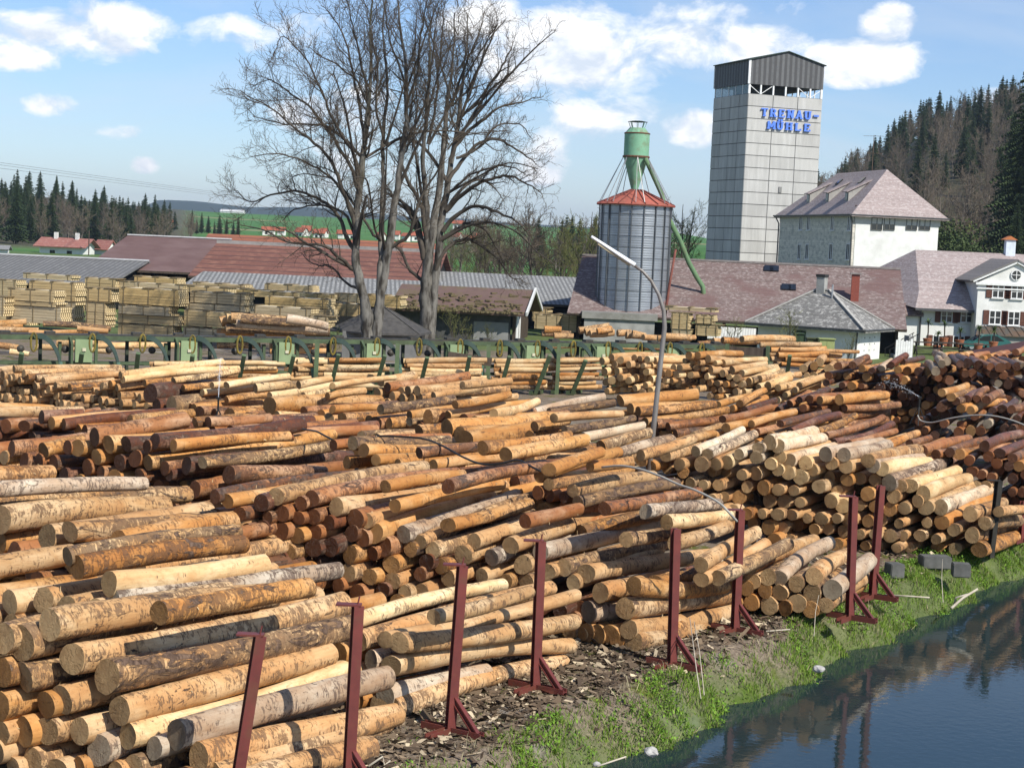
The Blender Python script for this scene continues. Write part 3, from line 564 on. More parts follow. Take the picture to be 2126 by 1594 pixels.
backlogs('R1', 'the loose logs behind the conveyor at the left', 96, [(-30,672,13.8,55,668,'o'),(-20,684,13.8,80,686,'t'),(-30,676,12.5,48,676,'o'),(90,672,13.8,230,683,'b'),(60,690,11.2,130,692,'t'),(110,690,11.2,220,690,'o'),(160,682,13.8,225,688,'t'),(-20,715,15.0,40,722,'t'),(75,720,12.5,85,722,'p'),(120,712,15.0,128,714,'p'),(200,718,13.8,205,720,'p'),(230,718,13.8,255,720,'p'),(20,730,12.5,60,735,'p')], 60)
backlogs('R2', 'the grey-brown log heap behind the conveyor left of the tree', 98, [(458,668,22.4,490,660,'t'),(470,660,19.6,560,668,'p'),(480,658,18.2,600,665,'t'),(500,662,18.2,640,670,'b'),(595,662,21.0,680,678,'g'),(490,672,18.2,680,685,'g'),(470,682,19.6,685,690,'b'),(460,690,16.8,600,694,'o'),(450,690,15.4,480,692,'t'),(450,715,16.8,540,716,'b'),(560,716,15.4,680,716,'b'),(560,728,14.0,680,728,'o')], 61)
backlogs('R3', 'the yellow logs on the far side of the conveyor near the tank', 108, [(1202,686,16.9,1265,676,'t'),(1215,690,16.9,1260,684,'t'),(1225,693,15.6,1275,690,'t'),(1240,688,15.6,1270,683,'o'),(1282,692,15.6,1310,690,'t'),(1300,696,14.3,1330,694,'t'),(1312,694,16.9,1340,698,'t'),(1335,700,13.0,1360,700,'t'),(1125,692,15.6,1185,694,'t'),(1130,684,14.3,1165,684,'o'),(1150,697,13.0,1190,698,'t'),(1380,698,14.3,1435,702,'t'),(1365,702,13.0,1400,704,'t'),(1480,708,13.0,1490,708,'t'),(1500,706,13.0,1512,706,'o'),(1540,704,14.3,1550,704,'t'),(1110,720,14.3,1200,716,'t'),(1270,720,14.3,1290,716,'o'),(1330,720,14.3,1350,722,'r'),(1450,715,14.3,1480,712,'o'),(1480,722,14.3,1520,724,'t'),(1350,715,13.0,1380,712,'p')], 62)

def finish_logs():
    rng = np.random.default_rng(5)
    for l in LOGS:
        u, v, z = proj(l['P0']); u2 = proj(l['P1'])[0]
        l['z'] = z
        if (max(u, u2) < -15 or min(u, u2) > 2140 or v > 1660): l['size'] *= .01
    order = sorted(range(len(LOGS)), key=lambda i: -LOGS[i]['size']); solo = set(order[:298])
    ordw = ['first', 'second', 'third', 'fourth', 'fifth', 'sixth', 'seventh', 'eighth', 'ninth', 'tenth', 'eleventh', 'twelfth', 'thirteenth', 'fourteenth', 'fifteenth', 'sixteenth', 'seventeenth', 'eighteenth', 'nineteenth', 'twentieth']
    def nth(k): return ordw[k] if k < 20 else (('twenty', 'thirty', 'forty', 'fifty', 'sixty')[(k + 1) // 10 - 2] + ('-' + ordw[(k + 1) % 10 - 1] if (k + 1) % 10 else '-tenth'))
    look = {'p': 'pale cream', 't': 'straw-coloured', 'o': 'orange', 'r': 'red-brown', 'd': 'dark wet', 'g': 'greyish', 'w': 'whitish', 'b': 'bark-striped'}
    byp = {}
    for i in sorted(solo, key=lambda i: LOGS[i]['u']): byp.setdefault((LOGS[i]['pile'], LOGS[i]['col'], LOGS[i]['top']), []).append(i)
    rest = []; off = 0
    for i, l in enumerate(LOGS):
        big = i in solo and l['size'] > 24
        A = log_arrays(l['P0'], l['P1'], l['r0'], l['r1'], l['col'], rng, 20 if big else 12, 16 if big else 7)
        if i in solo:
            V, F3, LP, T, C, M = A; loc = np.array(l['P0'])
            me = np_mesh('log', V - loc, F3, LOGMAT, {'lp': ('FLOAT_VECTOR', LP), 'tint': ('FLOAT_COLOR', T), 'ctint': ('FLOAT_COLOR', C), 'lm': ('FLOAT_VECTOR', M)}, True)
            o = link('log', me, None, l['P0'])
            L = byp[(l['pile'], l['col'], l['top'])]; k = L.index(i)
            w = 'on' if l['top'] else 'end in'
            place = '' if len(L) == 1 else ', ' + nth(k) + ' from left'
            lab = f"{look[l['col']]} log {w} {l['desc']}{place}"
            if len(lab.split()) > 16: lab = lab.replace(' from left', '')
            tag(o, lab, 'log', 'logs in ' + l['desc'])
        else:
            rest.append((A[0], A[1] + off) + A[2:]); off += len(A[0])
    cat = [np.concatenate([r[k] for r in rest]) for k in range(6)]
    me = np_mesh('distant_logs', cat[0], cat[1], LOGMAT, {'lp': ('FLOAT_VECTOR', cat[2]), 'tint': ('FLOAT_COLOR', cat[3]), 'ctint': ('FLOAT_COLOR', cat[4]), 'lm': ('FLOAT_VECTOR', cat[5])}, True)
    tag(link('distant_logs', me), 'smaller peeled logs stacked in the farther piles across the yard', 'logs', None, 'stuff')
    print('LOGS', len(LOGS), 'solo', len(solo), 'smallest solo', min(LOGS[i]['size'] for i in solo))
finish_logs()

# ------------------------------------------------------------------ buildings
def frame(u, v, D, a, name, label, cat, group=None, z=0.0):
    """an empty at a building's nearest corner; local x runs along azimuth a, local y away from it"""
    P = at(u, v, D); P.z = z
    o = thing(name, label, cat, P, group); o.rotation_euler = (0, 0, math.radians(90 - a)); o['a'] = a
    return o, P
def part(mb, name, mats, parent, smooth=False):
    o = mb.build(name, mats, None, smooth); o.parent = parent; return o
def stripes(name, c1, c2, axis, freq, sharp=.5, rough=.8, c3=None, jit=.35, metal=0, noise=2.0, bmp=.3, patch=None):
    """courses or corrugation along one object axis, toned by noise (roof tiles, board layers, sheet metal)"""
    if name in MATS: return MATS[name]
    m, n, b = new_mat(name); oc = n.new('ShaderNodeTexCoord').outputs['Object']
    x = n.vm('DOT_PRODUCT', oc, axis)
    w = n.noise(oc, noise, 4, .6)
    ph = n.math('FRACT', n.math('ADD', n.math('MULTIPLY', x, freq), n.math('MULTIPLY', w, jit)))
    f = n.ramp(n.math('ABSOLUTE', n.math('SUBTRACT', ph, .5)), sharp * .5, sharp * .5 + .12)
    row = n.new('ShaderNodeTexWhiteNoise', {1: n.math('FLOOR', n.math('MULTIPLY', x, freq))}, noise_dimensions='1D').outputs[0]
    c = n.mix(n.ramp(n.noise(oc, noise * 4, 4, .65), .3, .7), c1, tuple(q * .72 for q in c1))
    c = n.mix(n.math('MULTIPLY', row, .35), c, tuple(min(1, q * 1.35) for q in c1))
    if c3: c = n.mix(n.ramp(n.noise(n.vm('MULTIPLY', oc, (1, 1, 2.2)), noise * 3.2, 5, .7, .4), .50, .60, 0, .8), c, c3)
    if patch: c = n.mix(n.ramp(n.noise(oc, .25, 3), .5, .6, 0, .8), c, patch)
    c = n.mix(f, c, c2)
    setin(n, b, 'Base Color', c); b.inputs['Roughness'].default_value = rough; b.inputs['Metallic'].default_value = metal
    bump(n, b, n.math('SUBTRACT', 1, f), bmp, .04); MATS[name] = m; return m
def glass():
    if 'window_glass' in MATS: return MATS['window_glass']
    m, n, b = new_mat('window_glass'); b.inputs['Base Color'].default_value = (.015, .018, .022, 1); b.inputs['Roughness'].default_value = .06
    b.inputs['Specular IOR Level'].default_value = .6; MATS['window_glass'] = m; return m
WHITE = mat('white_joinery', (.74, .74, .72)); SHUT = mat('brown_shutter', (.10, .042, .028), (.15, .07, .05), 6)
DARKW = mat('dark_timber', (.045, .033, .025), (.09, .068, .05), 5, stretch=(1, 1, .2)); BLACK = mat('shadow_interior', (.012, .012, .012))  # shadow_interior: near-black colour standing in for the shade inside the sheds
PLASTER = mat('white_plaster', (.74, .74, .71), (.66, .66, .62), .8, c3=(.52, .52, .48), s3=.35)
CONC = mat('rough_concrete', (.34, .34, .32), (.25, .25, .235), 1.4, c3=(.17, .17, .16), s3=.8, bmp=.2)
GUT = mat('gutter_metal', (.10, .10, .10), rough=.5, metal=.5)
def window(par, O, T, N, s, z, w, h, shutters=False, cols=2, rows=1, frame_mat=None, sill=True, name='window', depth=.10, fw=.07):
    """window with a frame, glazing bars, pane and sill on the wall through O with tangent T and outward normal N"""
    O, T, N = Vector(O), Vector(T), Vector(N); Z = Vector((0, 0, 1)); c = O + T * s + Z * z
    R = Matrix((T, N, Z)).transposed(); f = MB(); d = depth
    for sg in (-1, 1):
        f.box(c + T * sg * (w / 2 - fw / 2) + N * d * .5, (fw, d, h), R); f.box(c + Z * sg * (h / 2 - fw / 2) + N * d * .5, (w - 2 * fw, d * .96, fw), R)
    for k in range(1, cols): f.box(c + T * (-w / 2 + w * k / cols) + N * d * .42, (.06 if cols > 2 else .09, d * .8, h - 2 * fw), R)
    for k in range(1, rows): f.box(c + Z * (-h / 2 + h * k / rows) + N * d * .38, (w - 2 * fw, d * .7, .045), R)
    wo = part(f, name, frame_mat or WHITE, par)
    p = MB(); p.box(c + N * .025, (w - 2 * fw, .04, h - 2 * fw), R); part(p, 'pane', glass(), wo)
    if sill:
        p = MB(); p.box(c - Z * (h / 2 + .045) + N * .09, (w + .16, .17, .06), R); part(p, 'sill', WHITE, wo)
    if shutters:
        for sg in (-1, 1):
            p = MB(); sw = w * .47; cc = c + T * sg * (w / 2 + sw / 2 + .02) + N * .05
            p.box(cc, (sw, .06, h), R)
            for k in range(6): p.box(cc + Z * (-h * .4 + k * h * .16) + N * .035, (sw * .8, .03, h * .05), R)
            part(p, 'shutter', SHUT, wo)
    return wo
def roof_slab(mb, pts, t=.18, mi=0):
    pts = [Vector(p) for p in pts]; nrm = (pts[1] - pts[0]).cross(pts[2] - pts[0]).normalized()
    if nrm.z < 0: nrm = -nrm
    mb.prism(pts, -nrm * t, mi)
X, Y, Z = Vector((1, 0, 0)), Vector((0, 1, 0)), Vector((0, 0, 1))
def loc2w(o, P, p): a = o['a']; return P + azd(a) * p[0] + azd(a - 90) * p[1] + Vector((0, 0, p[2] if len(p) > 2 else 0))

# --- grain tower with its lettering
def concrete_panels():
    m, n, b = new_mat('panel_concrete'); oc = n.new('ShaderNodeTexCoord').outputs['Object']; s = n.new('ShaderNodeSeparateXYZ', {0: oc})
    at_ = n.attr('cell').outputs['Fac']
    col = n.mix(at_, (.38, .375, .355), (.47, .465, .44))
    st = n.noise(n.vm('MULTIPLY', oc, (1.1, 1.1, .16)), 1.0, 5, .65)
    col = n.mix(n.ramp(st, .5, .68, 0, .6), col, (.56, .555, .53)); col = n.mix(n.ramp(st, .46, .3, 0, .55), col, (.29, .285, .27))
    rust = n.ramp(n.noise(n.vm('MULTIPLY', oc, (2.2, 2.2, .3)), 1.0, 3), .70, .76, 0, .5); col = n.mix(rust, col, (.34, .23, .11))
    setin(n, b, 'Base Color', col); bump(n, b, n.noise(oc, 3, 4), .1); return m
def build_tower():
    o, P = frame(1535, 545, 215, 70, 'grain_tower', 'tall grey concrete mill tower with blue lettering and dark metal cap', 'tower')
    w = along(P, 70, 1682); d = along(P, -20, 1459); h1 = zat(P, 194); h2 = zat(P, 174); h3 = zat(P, 124)
    pk = loc2w(o, P, (w / 2, 0)); hp = zat(pk, 108.5)
    mb = MB(); mb.box((w / 2, d / 2, h1 / 2), (w - .12, d - .12, h1)); part(mb, 'core', mat('joint_dark', (.12, .12, .115)), o)
    pm = concrete_panels(); ph = 25.1 * 215 / 3600; V, Fc, cell = [], [], []; rng = random.Random(3)
    def panel(c, T, N, pw, hh):
        T, N = Vector(T), Vector(N); g = .045; k = len(V); v = rng.random()
        for dn in (0, -.07):
            for a, b2 in ((-1, -1), (1, -1), (1, 1), (-1, 1)): V.append(tuple(c + T * a * (pw / 2 - g) + Z * b2 * (hh / 2 - g) + N * dn)); cell.append(v)
        for q in ((0, 1, 2, 3), (0, 4, 5, 1), (1, 5, 6, 2), (2, 6, 7, 3), (3, 7, 4, 0)): Fc.append([k + i for i in q])
    z = h1
    while z > .2:
        hh = min(ph, z)
        for i in range(3): panel(Vector((w * (i + .5) / 3, 0, z - hh / 2)), X, -Y, w / 3, hh); panel(Vector((w * (i + .5) / 3, d, z - hh / 2)), X, Y, w / 3, hh)
        for i in range(4): panel(Vector((0, d * (i + .5) / 4, z - hh / 2)), Y, -X, d / 4, hh); panel(Vector((w, d * (i + .5) / 4, z - hh / 2)), Y, X, d / 4, hh)
        z -= ph
    me = np_mesh('wall_panels', V, Fc, pm, {'cell': ('FLOAT', cell)}); bmm = bmesh.new(); bmm.from_mesh(me); bmesh.ops.recalc_face_normals(bmm, faces=bmm.faces); bmm.to_mesh(me); bmm.free()
    q = link('wall_panels', me); q.parent = o
    # belvedere: posts, braces, glass on the shaded side
    steel = mat('white_steel', (.72, .73, .72)); mb = MB()
    def fp(nm): part(mb, nm, steel, o)
    for i in range(7): mb = MB(); mb.box((w * i / 6 if 0 < i < 6 else (.14 if i == 0 else w - .14), .14, (h1 + h2) / 2), (.2 if i % 6 else .28, .2, h2 - h1)); fp('belvedere_post')
    for i in range(1, 6):
        for xx in (.14, w - .14): mb = MB(); mb.box((xx, d * i / 5 - .1, (h1 + h2) / 2), (.12, .12, h2 - h1)); fp('belvedere_post')
    for i in (0, 1, 4, 5):
        a, b2 = (i, i + 1) if i % 2 == 0 else (i + 1, i); mb = MB(); mb.bar((w * a / 6, .16, h2), (w * b2 / 6, .16, h1), .07, .07); fp('belvedere_brace')
    mb = MB(); mb.box((.12, d / 2, (h1 + h2) / 2), (.03, d - .6, h2 - h1 - .04))
    gm, gn, gb = new_mat('hazy_glass'); gb.inputs['Base Color'].default_value = (.22, .30, .33, 1); gb.inputs['Roughness'].default_value = .12; gb.inputs['Alpha'].default_value = .6; part(mb, 'glazing', gm, o)
    mb = MB(); mb.box((w / 2, d / 2, h1 - .1), (w - .2, d - .2, .2)); mb.box((w * .42, d * .55, (h1 + h2) / 2), (w * .5, d * .5, h2 - h1)); part(mb, 'machine_room', mat('machine_grey', (.10, .11, .11)), o)
    clad = stripes('grey_cladding', (.125, .128, .13), (.07, .07, .072), (1, .97, 0), 1.4, .35, .6, c3=None, jit=.2, noise=.5)
    mb = MB(); g = [(0, 0, h2), (w, 0, h2), (w, 0, h3), (w / 2, 0, hp), (0, 0, h3)]; mb.prism(g, Y * d); part(mb, 'cladding', clad, o)
    mb = MB(); e = .22
    roof_slab(mb, [(-e, -e, h3 + .04), (w / 2, -e, hp + .12), (w / 2, d + e, hp + .12), (-e, d + e, h3 + .04)], .1); roof_slab(mb, [(w + e, -e, h3 + .04), (w / 2, -e, hp + .12), (w / 2, d + e, hp + .12), (w + e, d + e, h3 + .04)], .1)
    part(mb, 'roof', mat('dark_green_sheet', (.035, .055, .045)), o)
    mb = MB(); mb.box((-.02, -.03, (h2 + h3) / 2), (.3, .12, h3 - h2)); mb.box((-.02, d, (h2 + h3) / 2), (.14, .14, h3 - h2)); part(mb, 'corner_trim', steel, o)
    mb = MB(); mb.box((w * .49, -.06, zat(P, 390)), (.4, .1, .75)); part(mb, 'vent_hatch', mat('hatch_grey', (.22, .22, .21)), o)
    # lettering: slab-serif letters standing off the wall
    blue = mat('blue_enamel', (.085, .19, .66), (.11, .24, .74), 3, rough=.35, spec=.5)
    S, R_ = .27, .14     # stem and thin stroke
    G = {'T': [('v', .5, 0, 1), ('h', 0, 1, .93), ('s', 0, .80, .93), ('s', 1, .80, .93), ('f', .5, 0)],
         'R': [('v', .18, 0, 1), ('h', 0, .7, .93), ('h', .1, .7, .5), ('v', .80, .55, .9), ('d', .5, .5, .95, 0), ('f', .18, 0), ('f', .93, 0)],
         'E': [('v', .2, 0, 1), ('h', 0, .9, .93), ('h', .1, .7, .5), ('h', 0, .95, .07), ('s', .9, .76, .93), ('s', .95, .07, .26), ('s', .7, .38, .62)],
         'N': [('v', .16, 0, 1), ('v', .86, 0, 1), ('d', .12, 1, .88, 0), ('f', .16, 0), ('f', .1, 1), ('f', .86, 1)],
         'A': [('d', .1, 0, .5, 1), ('d', .5, 1, .9, 0), ('h', .25, .75, .32), ('f', .08, 0), ('f', .92, 0)],
         'U': [('v', .17, .22, 1), ('v', .83, .22, 1), ('d', .15, .25, .35, .06), ('d', .65, .06, .85, .25), ('h', .3, .7, .07), ('f', .17, 1), ('f', .83, 1)],
         '-': [('h', .05, .9, .5)],
         'M': [('v', .12, 0, 1), ('v', .9, 0, 1), ('d', .12, 1, .5, .25), ('d', .5, .25, .88, 1), ('f', .12, 0), ('f', .9, 0)],
         'H': [('v', .16, 0, 1), ('v', .84, 0, 1), ('h', .16, .84, .5), ('f', .16, 0), ('f', .84, 0), ('f', .16, 1), ('f', .84, 1)],
         'L': [('v', .2, 0, 1), ('h', 0, .92, .07), ('s', .92, .07, .3), ('f', .2, 1)]}
    G['\u00dc'] = [q if q[0] != 'v' else q for q in G['U']] + [('u', .3, 1.2), ('u', .72, 1.2)]
    def letter(ch, x0, z0, lw, lh):
        mb = MB(); y = -.17; t = .16; lay = [0]
        def bx(xa, xb, za, zb):
            lay[0] += 1; dy = .003 * lay[0]; mb.box(((xa + xb) / 2, y - dy, (za + zb) / 2), (xb - xa, t, zb - za))
        for st in G[ch]:
            k = st[0]
            if k == 'v': bx(x0 + st[1] * lw - S / 2, x0 + st[1] * lw + S / 2, z0 + st[2] * lh, z0 + st[3] * lh)
            elif k == 'h': bx(x0 + st[1] * lw, x0 + st[2] * lw, z0 + st[3] * lh - R_ / 2 * (1.6 if ch == '-' else 1), z0 + st[3] * lh + R_ / 2 * (1.6 if ch == '-' else 1))
            elif k == 's': bx(x0 + st[1] * lw - .07, x0 + st[1] * lw + .07, z0 + st[2] * lh, z0 + st[3] * lh)
            elif k == 'f': bx(x0 + st[1] * lw - S * .85, x0 + st[1] * lw + S * .85, z0 + st[2] * lh - (.0 if st[2] == 0 else .12), z0 + st[2] * lh + (.12 if st[2] == 0 else 0))
            elif k == 'u': bx(x0 + st[1] * lw - .13, x0 + st[1] * lw + .13, z0 + st[2] * lh - .13, z0 + st[2] * lh + .13)
            else:
                lay[0] += 1; A = Vector((x0 + st[1] * lw, y - .003 * lay[0], z0 + st[2] * lh)); B = Vector((x0 + st[3] * lw, y - .003 * lay[0], z0 + st[4] * lh)); mb.bar(A, B, S * .85, t, up=(0, 1, 0))
        part(mb, 'letter', blue, o)
    def word(txt, ua, ub, vt, vb):
        pa = along(P, 70, ua); pb = along(P, 70, ub); q = loc2w(o, P, ((pa + pb) / 2, 0)); zt, zb = zat(q, vt), zat(q, vb); n_ = len(txt); st = (pb - pa) / (n_ - .25)
        for i, ch in enumerate(txt): letter(ch, pa + i * st, zb, st * (.68 if ch != 'M' else .8), zt - zb)
    word('TRENAU-', 1557, 1677, 229, 246); word('M\u00dcHLE', 1571, 1660, 255, 271)
build_tower()

# --- the mill house with hipped roof
TILE = stripes('pink_grey_tiles', (.325, .265, .25), (.17, .135, .128), (0, 0, 1), 3.4, .86, .9, c3=(.44, .39, .37), jit=.5, noise=1.0)
TILE2 = stripes('brown_slates', (.17, .122, .11), (.085, .057, .053), (0, 0, 1), 3.6, .86, .9, c3=(.31, .26, .24), jit=.5, noise=.9, patch=(.15, .09, .082))
SLATE = stripes('mottled_grey_slates', (.17, .165, .155), (.08, .078, .073), (0, 0, 1), 3.8, .86, .9, c3=(.42, .41, .38), jit=.6, noise=.9)
def hip(mb, w, d, he, yr1, yr2, hr, e=.5, xm=None):
    xm = w / 2 if xm is None else xm; a, b2, c, dd = Vector((-e, -e, he)), Vector((w + e, -e, he)), Vector((w + e, d + e, he)), Vector((-e, d + e, he)); r1, r2 = Vector((xm, yr1, hr)), Vector((xm, yr2, hr))
    mb.poly([a, b2, r1]); mb.poly([b2, c, r2, r1]); mb.poly([c, dd, r2]); mb.poly([dd, a, r1, r2]); mb.poly([a, dd, c, b2])
    for p, q in ((a, b2), (b2, c), (c, dd), (dd, a)): mb.bar(p - Z * .1, q - Z * .1, .16, .16)
def solve_y(o, P, x, u, lo=0, hi=60):
    for _ in range(50):
        m = (lo + hi) / 2
        if proj(loc2w(o, P, (x, m, 6)))[0] > u: lo = m
        else: hi = m
    return lo
def build_mill():
    o, P = frame(1769, 545, 185, 79, 'mill_house', 'three storey mill building with pinkish hipped roof and white gable side', 'house')
    w = along(P, 79, 1938); d = along(P, -11, 1611); he = zat(P, 446)
    r1 = solve_y(o, P, w / 2, 1829); r2 = solve_y(o, P, w / 2, 1727); hr = zat(loc2w(o, P, (w / 2, r1)), 352)
    old = stripes('weathered_shingle_wall', (.66, .62, .53), (.36, .345, .30), (0, 0, 1), 4.2, .84, .9, c3=(.36, .35, .31), jit=.5, noise=.4)
    mb = MB(); mb.box((w / 2, d / 2, he / 2), (w - .3, d, he)); part(mb, 'wall', PLASTER, o)
    mb = MB(); mb.box((.0, d / 2, he / 2 - .3), (.33, d - .1, he - .6)); part(mb, 'shingled_wall', old, o)
    mb = MB(); mb.box((w / 2, -.02, he - .45), (w, .12, .8)); mb.box((-.12, d / 2, he - .35), (.16, d, .6)); part(mb, 'cornice', mat('cream_cornice', (.55, .53, .47)), o)
    mb = MB(); hip(mb, w, d, he, r1, r2, hr, .65); rf = part(mb, 'roof', TILE, o)
    mb = MB()
    for i in range(16): mb.box((w * .05 + i * w * .06, .62 + (i % 2) * .03, he + .95), (.5, .05, .22), Matrix.Rotation(.8, 3, 'X'))
    part(mb, 'snow_guard', TILE2, rf)
    mb = MB(); mb.tube([(-.55, -.3, he - .1), (-.3, -.1, he - .8), (-.22, -.1, 0)], .08, 6); mb.tube([(-.6, d + .4, he - .1), (-.25, d + .1, he - .9), (-.25, d + .1, 0)], .08, 6); mb.tube([(-.7, -.7, he - .02), (w + .7, -.7, he - .02)], .09, 6); mb.tube([(-.75, -.7, he - .02), (-.75, d + .7, he - .02)], .09, 6); part(mb, 'gutter', GUT, o)
    # windows of the shaded wall, two rows
    for v0 in (464, 523):
        for u in (1655, 1671, 1720, 1755):
            s = along(P, -11, u); z = zat(loc2w(o, P, (0, s)), v0); window(o, (-.16, 0, 0), Y, -X, s, z, 1.0, 1.6 if v0 < 500 else 1.75, frame_mat=WHITE)
    for u in (1807, 1833, 1879, 1906):
        s = along(P, 79, u); z = zat(loc2w(o, P, (s, 0)), 465); window(o, (0, -.01, 0), X, -Y, s, z, 1.25, 1.35, frame_mat=mat('dark_frame', (.10, .10, .09)), sill=False)
    # three shed dormers on the shaded slope, and two rooflights
    sl = (hr - he) / (w / 2 + .65)
    for u, v0 in ((1670, 408), (1709, 409), (1749, 409)):
        hw_ = w / 2 + .65; x0 = -.65 + .30 * hw_; yy = solve_y(o, P, x0, u); z0 = he + sl * (x0 + .65); hh = .95; x1 = -.65 + .74 * hw_; z1 = he + sl * (x1 + .65)
        mb = MB(); mb.prism([(x0, yy - .5, z0 - .1), (x0, yy - .5, z0 + hh), (x1, yy - .5, z1 + .08)], Y * 1.0); dm = part(mb, 'dormer', mat('dormer_cheek', (.35, .34, .31), (.28, .27, .25), 2), o)
        mb = MB(); roof_slab(mb, [(x0 - .3, yy - .7, z0 + hh + .1), (x0 - .3, yy + .7, z0 + hh + .1), (x1 + .2, yy + .7, z1 + .22), (x1 + .2, yy - .7, z1 + .22)], .1); part(mb, 'roof', TILE, dm)
        mb = MB(); mb.box((x0 - .03, yy, z0 + hh * .55), (.05, .7, .75)); part(mb, 'pane', glass(), dm)
    for u in (1738, 1785):
        yy = solve_y(o, P, w * .40, u); x0 = w * .36; mb = MB(); mb.box((x0, yy, he + sl * (x0 + .65) + .12), (.9, .7, .12), Matrix.Rotation(-math.atan(sl), 3, 'Y')); part(mb, 'rooflight', glass(), o)
    # aerial
    yy = solve_y(o, P, w / 2, 1798); mb = MB(); b0 = Vector((w / 2, yy, hr - .3)); mb.tube([b0, b0 + Z * 4.2], .035, 5)
    for k, zz in enumerate((2.2, 4.1)):
        mb.bar(b0 + Z * zz + X * -1.0 + Y * .5, b0 + Z * zz + X * 1.0 - Y * .5, .03, .03)
        for q in range(6): c = b0 + Z * zz + (X * 1 - Y * .5) * (-1 + q * .36); mb.bar(c - X * .25 - Y * .4, c + X * .25 + Y * .4, .02, .02)
    ao = mb.build('roof_aerial', mat('rusty_mast', (.16, .11, .08)), None); ao.location = o.location; ao.rotation_euler = o.rotation_euler
    tag(ao, 'tall thin television aerial with two crossbars on the pinkish hipped roof', 'aerial')
build_mill()

# --- long barn behind the little white house
def build_barn():
    a = 98; o, P = frame(1868, 690, 134, a, 'long_barn', 'long low barn with brown slate roof stretching from steel tank to white villa', 'barn')
    Lw = along(P, a - 180, 1176); dp = 9.5; he = zat(P, 684); hr = zat(loc2w(o, P, (0, dp)), 559)
    mb = MB(); e = .5
    roof_slab(mb, [(e, -e, he), (e, dp, hr), (-Lw, dp, hr), (-Lw, -e, he)], .2); roof_slab(mb, [(e, 2 * dp + e, he), (e, dp, hr), (-Lw, dp, hr), (-Lw, 2 * dp + e, he)], .2)
    rf = part(mb, 'roof', TILE2, o)
    mb = MB(); mb.bar((e, dp, hr + .05), (-Lw, dp, hr + .05), .35, .16); part(mb, 'ridge_tiles', mat('ridge_grey', (.26, .24, .225), (.2, .17, .16), 4), rf)
    mb = MB(); g = [(-.3, 0, 0), (-.3, 0, he - .25), (-.3, dp, hr - .35), (-.3, 2 * dp, he - .25), (-.3, 2 * dp, 0)]; mb.prism(g, X * .2); part(mb, 'gable_wall', DARKW, o)
    mb = MB(); mb.box((-Lw / 2, .8, he / 2 - .2), (Lw - 1, .2, he - .4)); part(mb, 'wall', BLACK, o)  # near-black sheet, the shade of the barn's dark openings put into its colour
    mb = MB()
    for k in range(9): mb.box((-2 - k * Lw / 9, .1, he / 2 - .1), (.25, .25, he - .2))
    mb.bar((e, -e - .06, he - .02), (-Lw, -e - .06, he - .02), .12, .12); part(mb, 'post', DARKW, o)
    mb = MB(); x0 = -along(P, a - 180, 1773); yc = dp * .42; zc = he + (hr - he) * (yc + .5) / (dp + .5); mb.box((x0, yc, zc + .7), (.62, .62, 2.6)); ch = part(mb, 'chimney', mat('red_brick', (.27, .075, .05), (.2, .06, .045), 9), rf)
    mb = MB(); mb.box((x0, yc, zc + 2.06), (.85, .85, .12)); part(mb, 'cap', mat('ridge_grey', (.2, .2, .2)), ch)
    for u, v, s in ((1588, 570, 1), (1600, 570, 1), (1627, 614, 1), (1640, 614, .8)):
        x0 = -along(P, a - 180, u); lo = 0.
        f = (690 - v) / 125; yc = dp * f * .93; zc = he + (hr - he) * (yc + .5) / (dp + .5); mb = MB(); mb.box((x0, yc, zc + .10), (.75 * s, 1.0, .1), Matrix.Rotation(math.atan2(hr - he, dp + .5), 3, 'X')); part(mb, 'skylight', glass(), rf)
    # pale corrugated lean-to in front
    mb = MB(); x1, x2 = -along(P, a - 180, 1568), -along(P, a - 180, 1470)
    roof_slab(mb, [(x1, -3.2, he - 1.25), (x2, -3.2, he - 1.25), (x2, -.7, he - .45), (x1, -.7, he - .45)], .06); part(mb, 'lean_to_roof', stripes('pale_sheet', (.62, .62, .56), (.45, .45, .41), (1, 0, 0), 5, .5, .5, jit=.05), o)
build_barn()

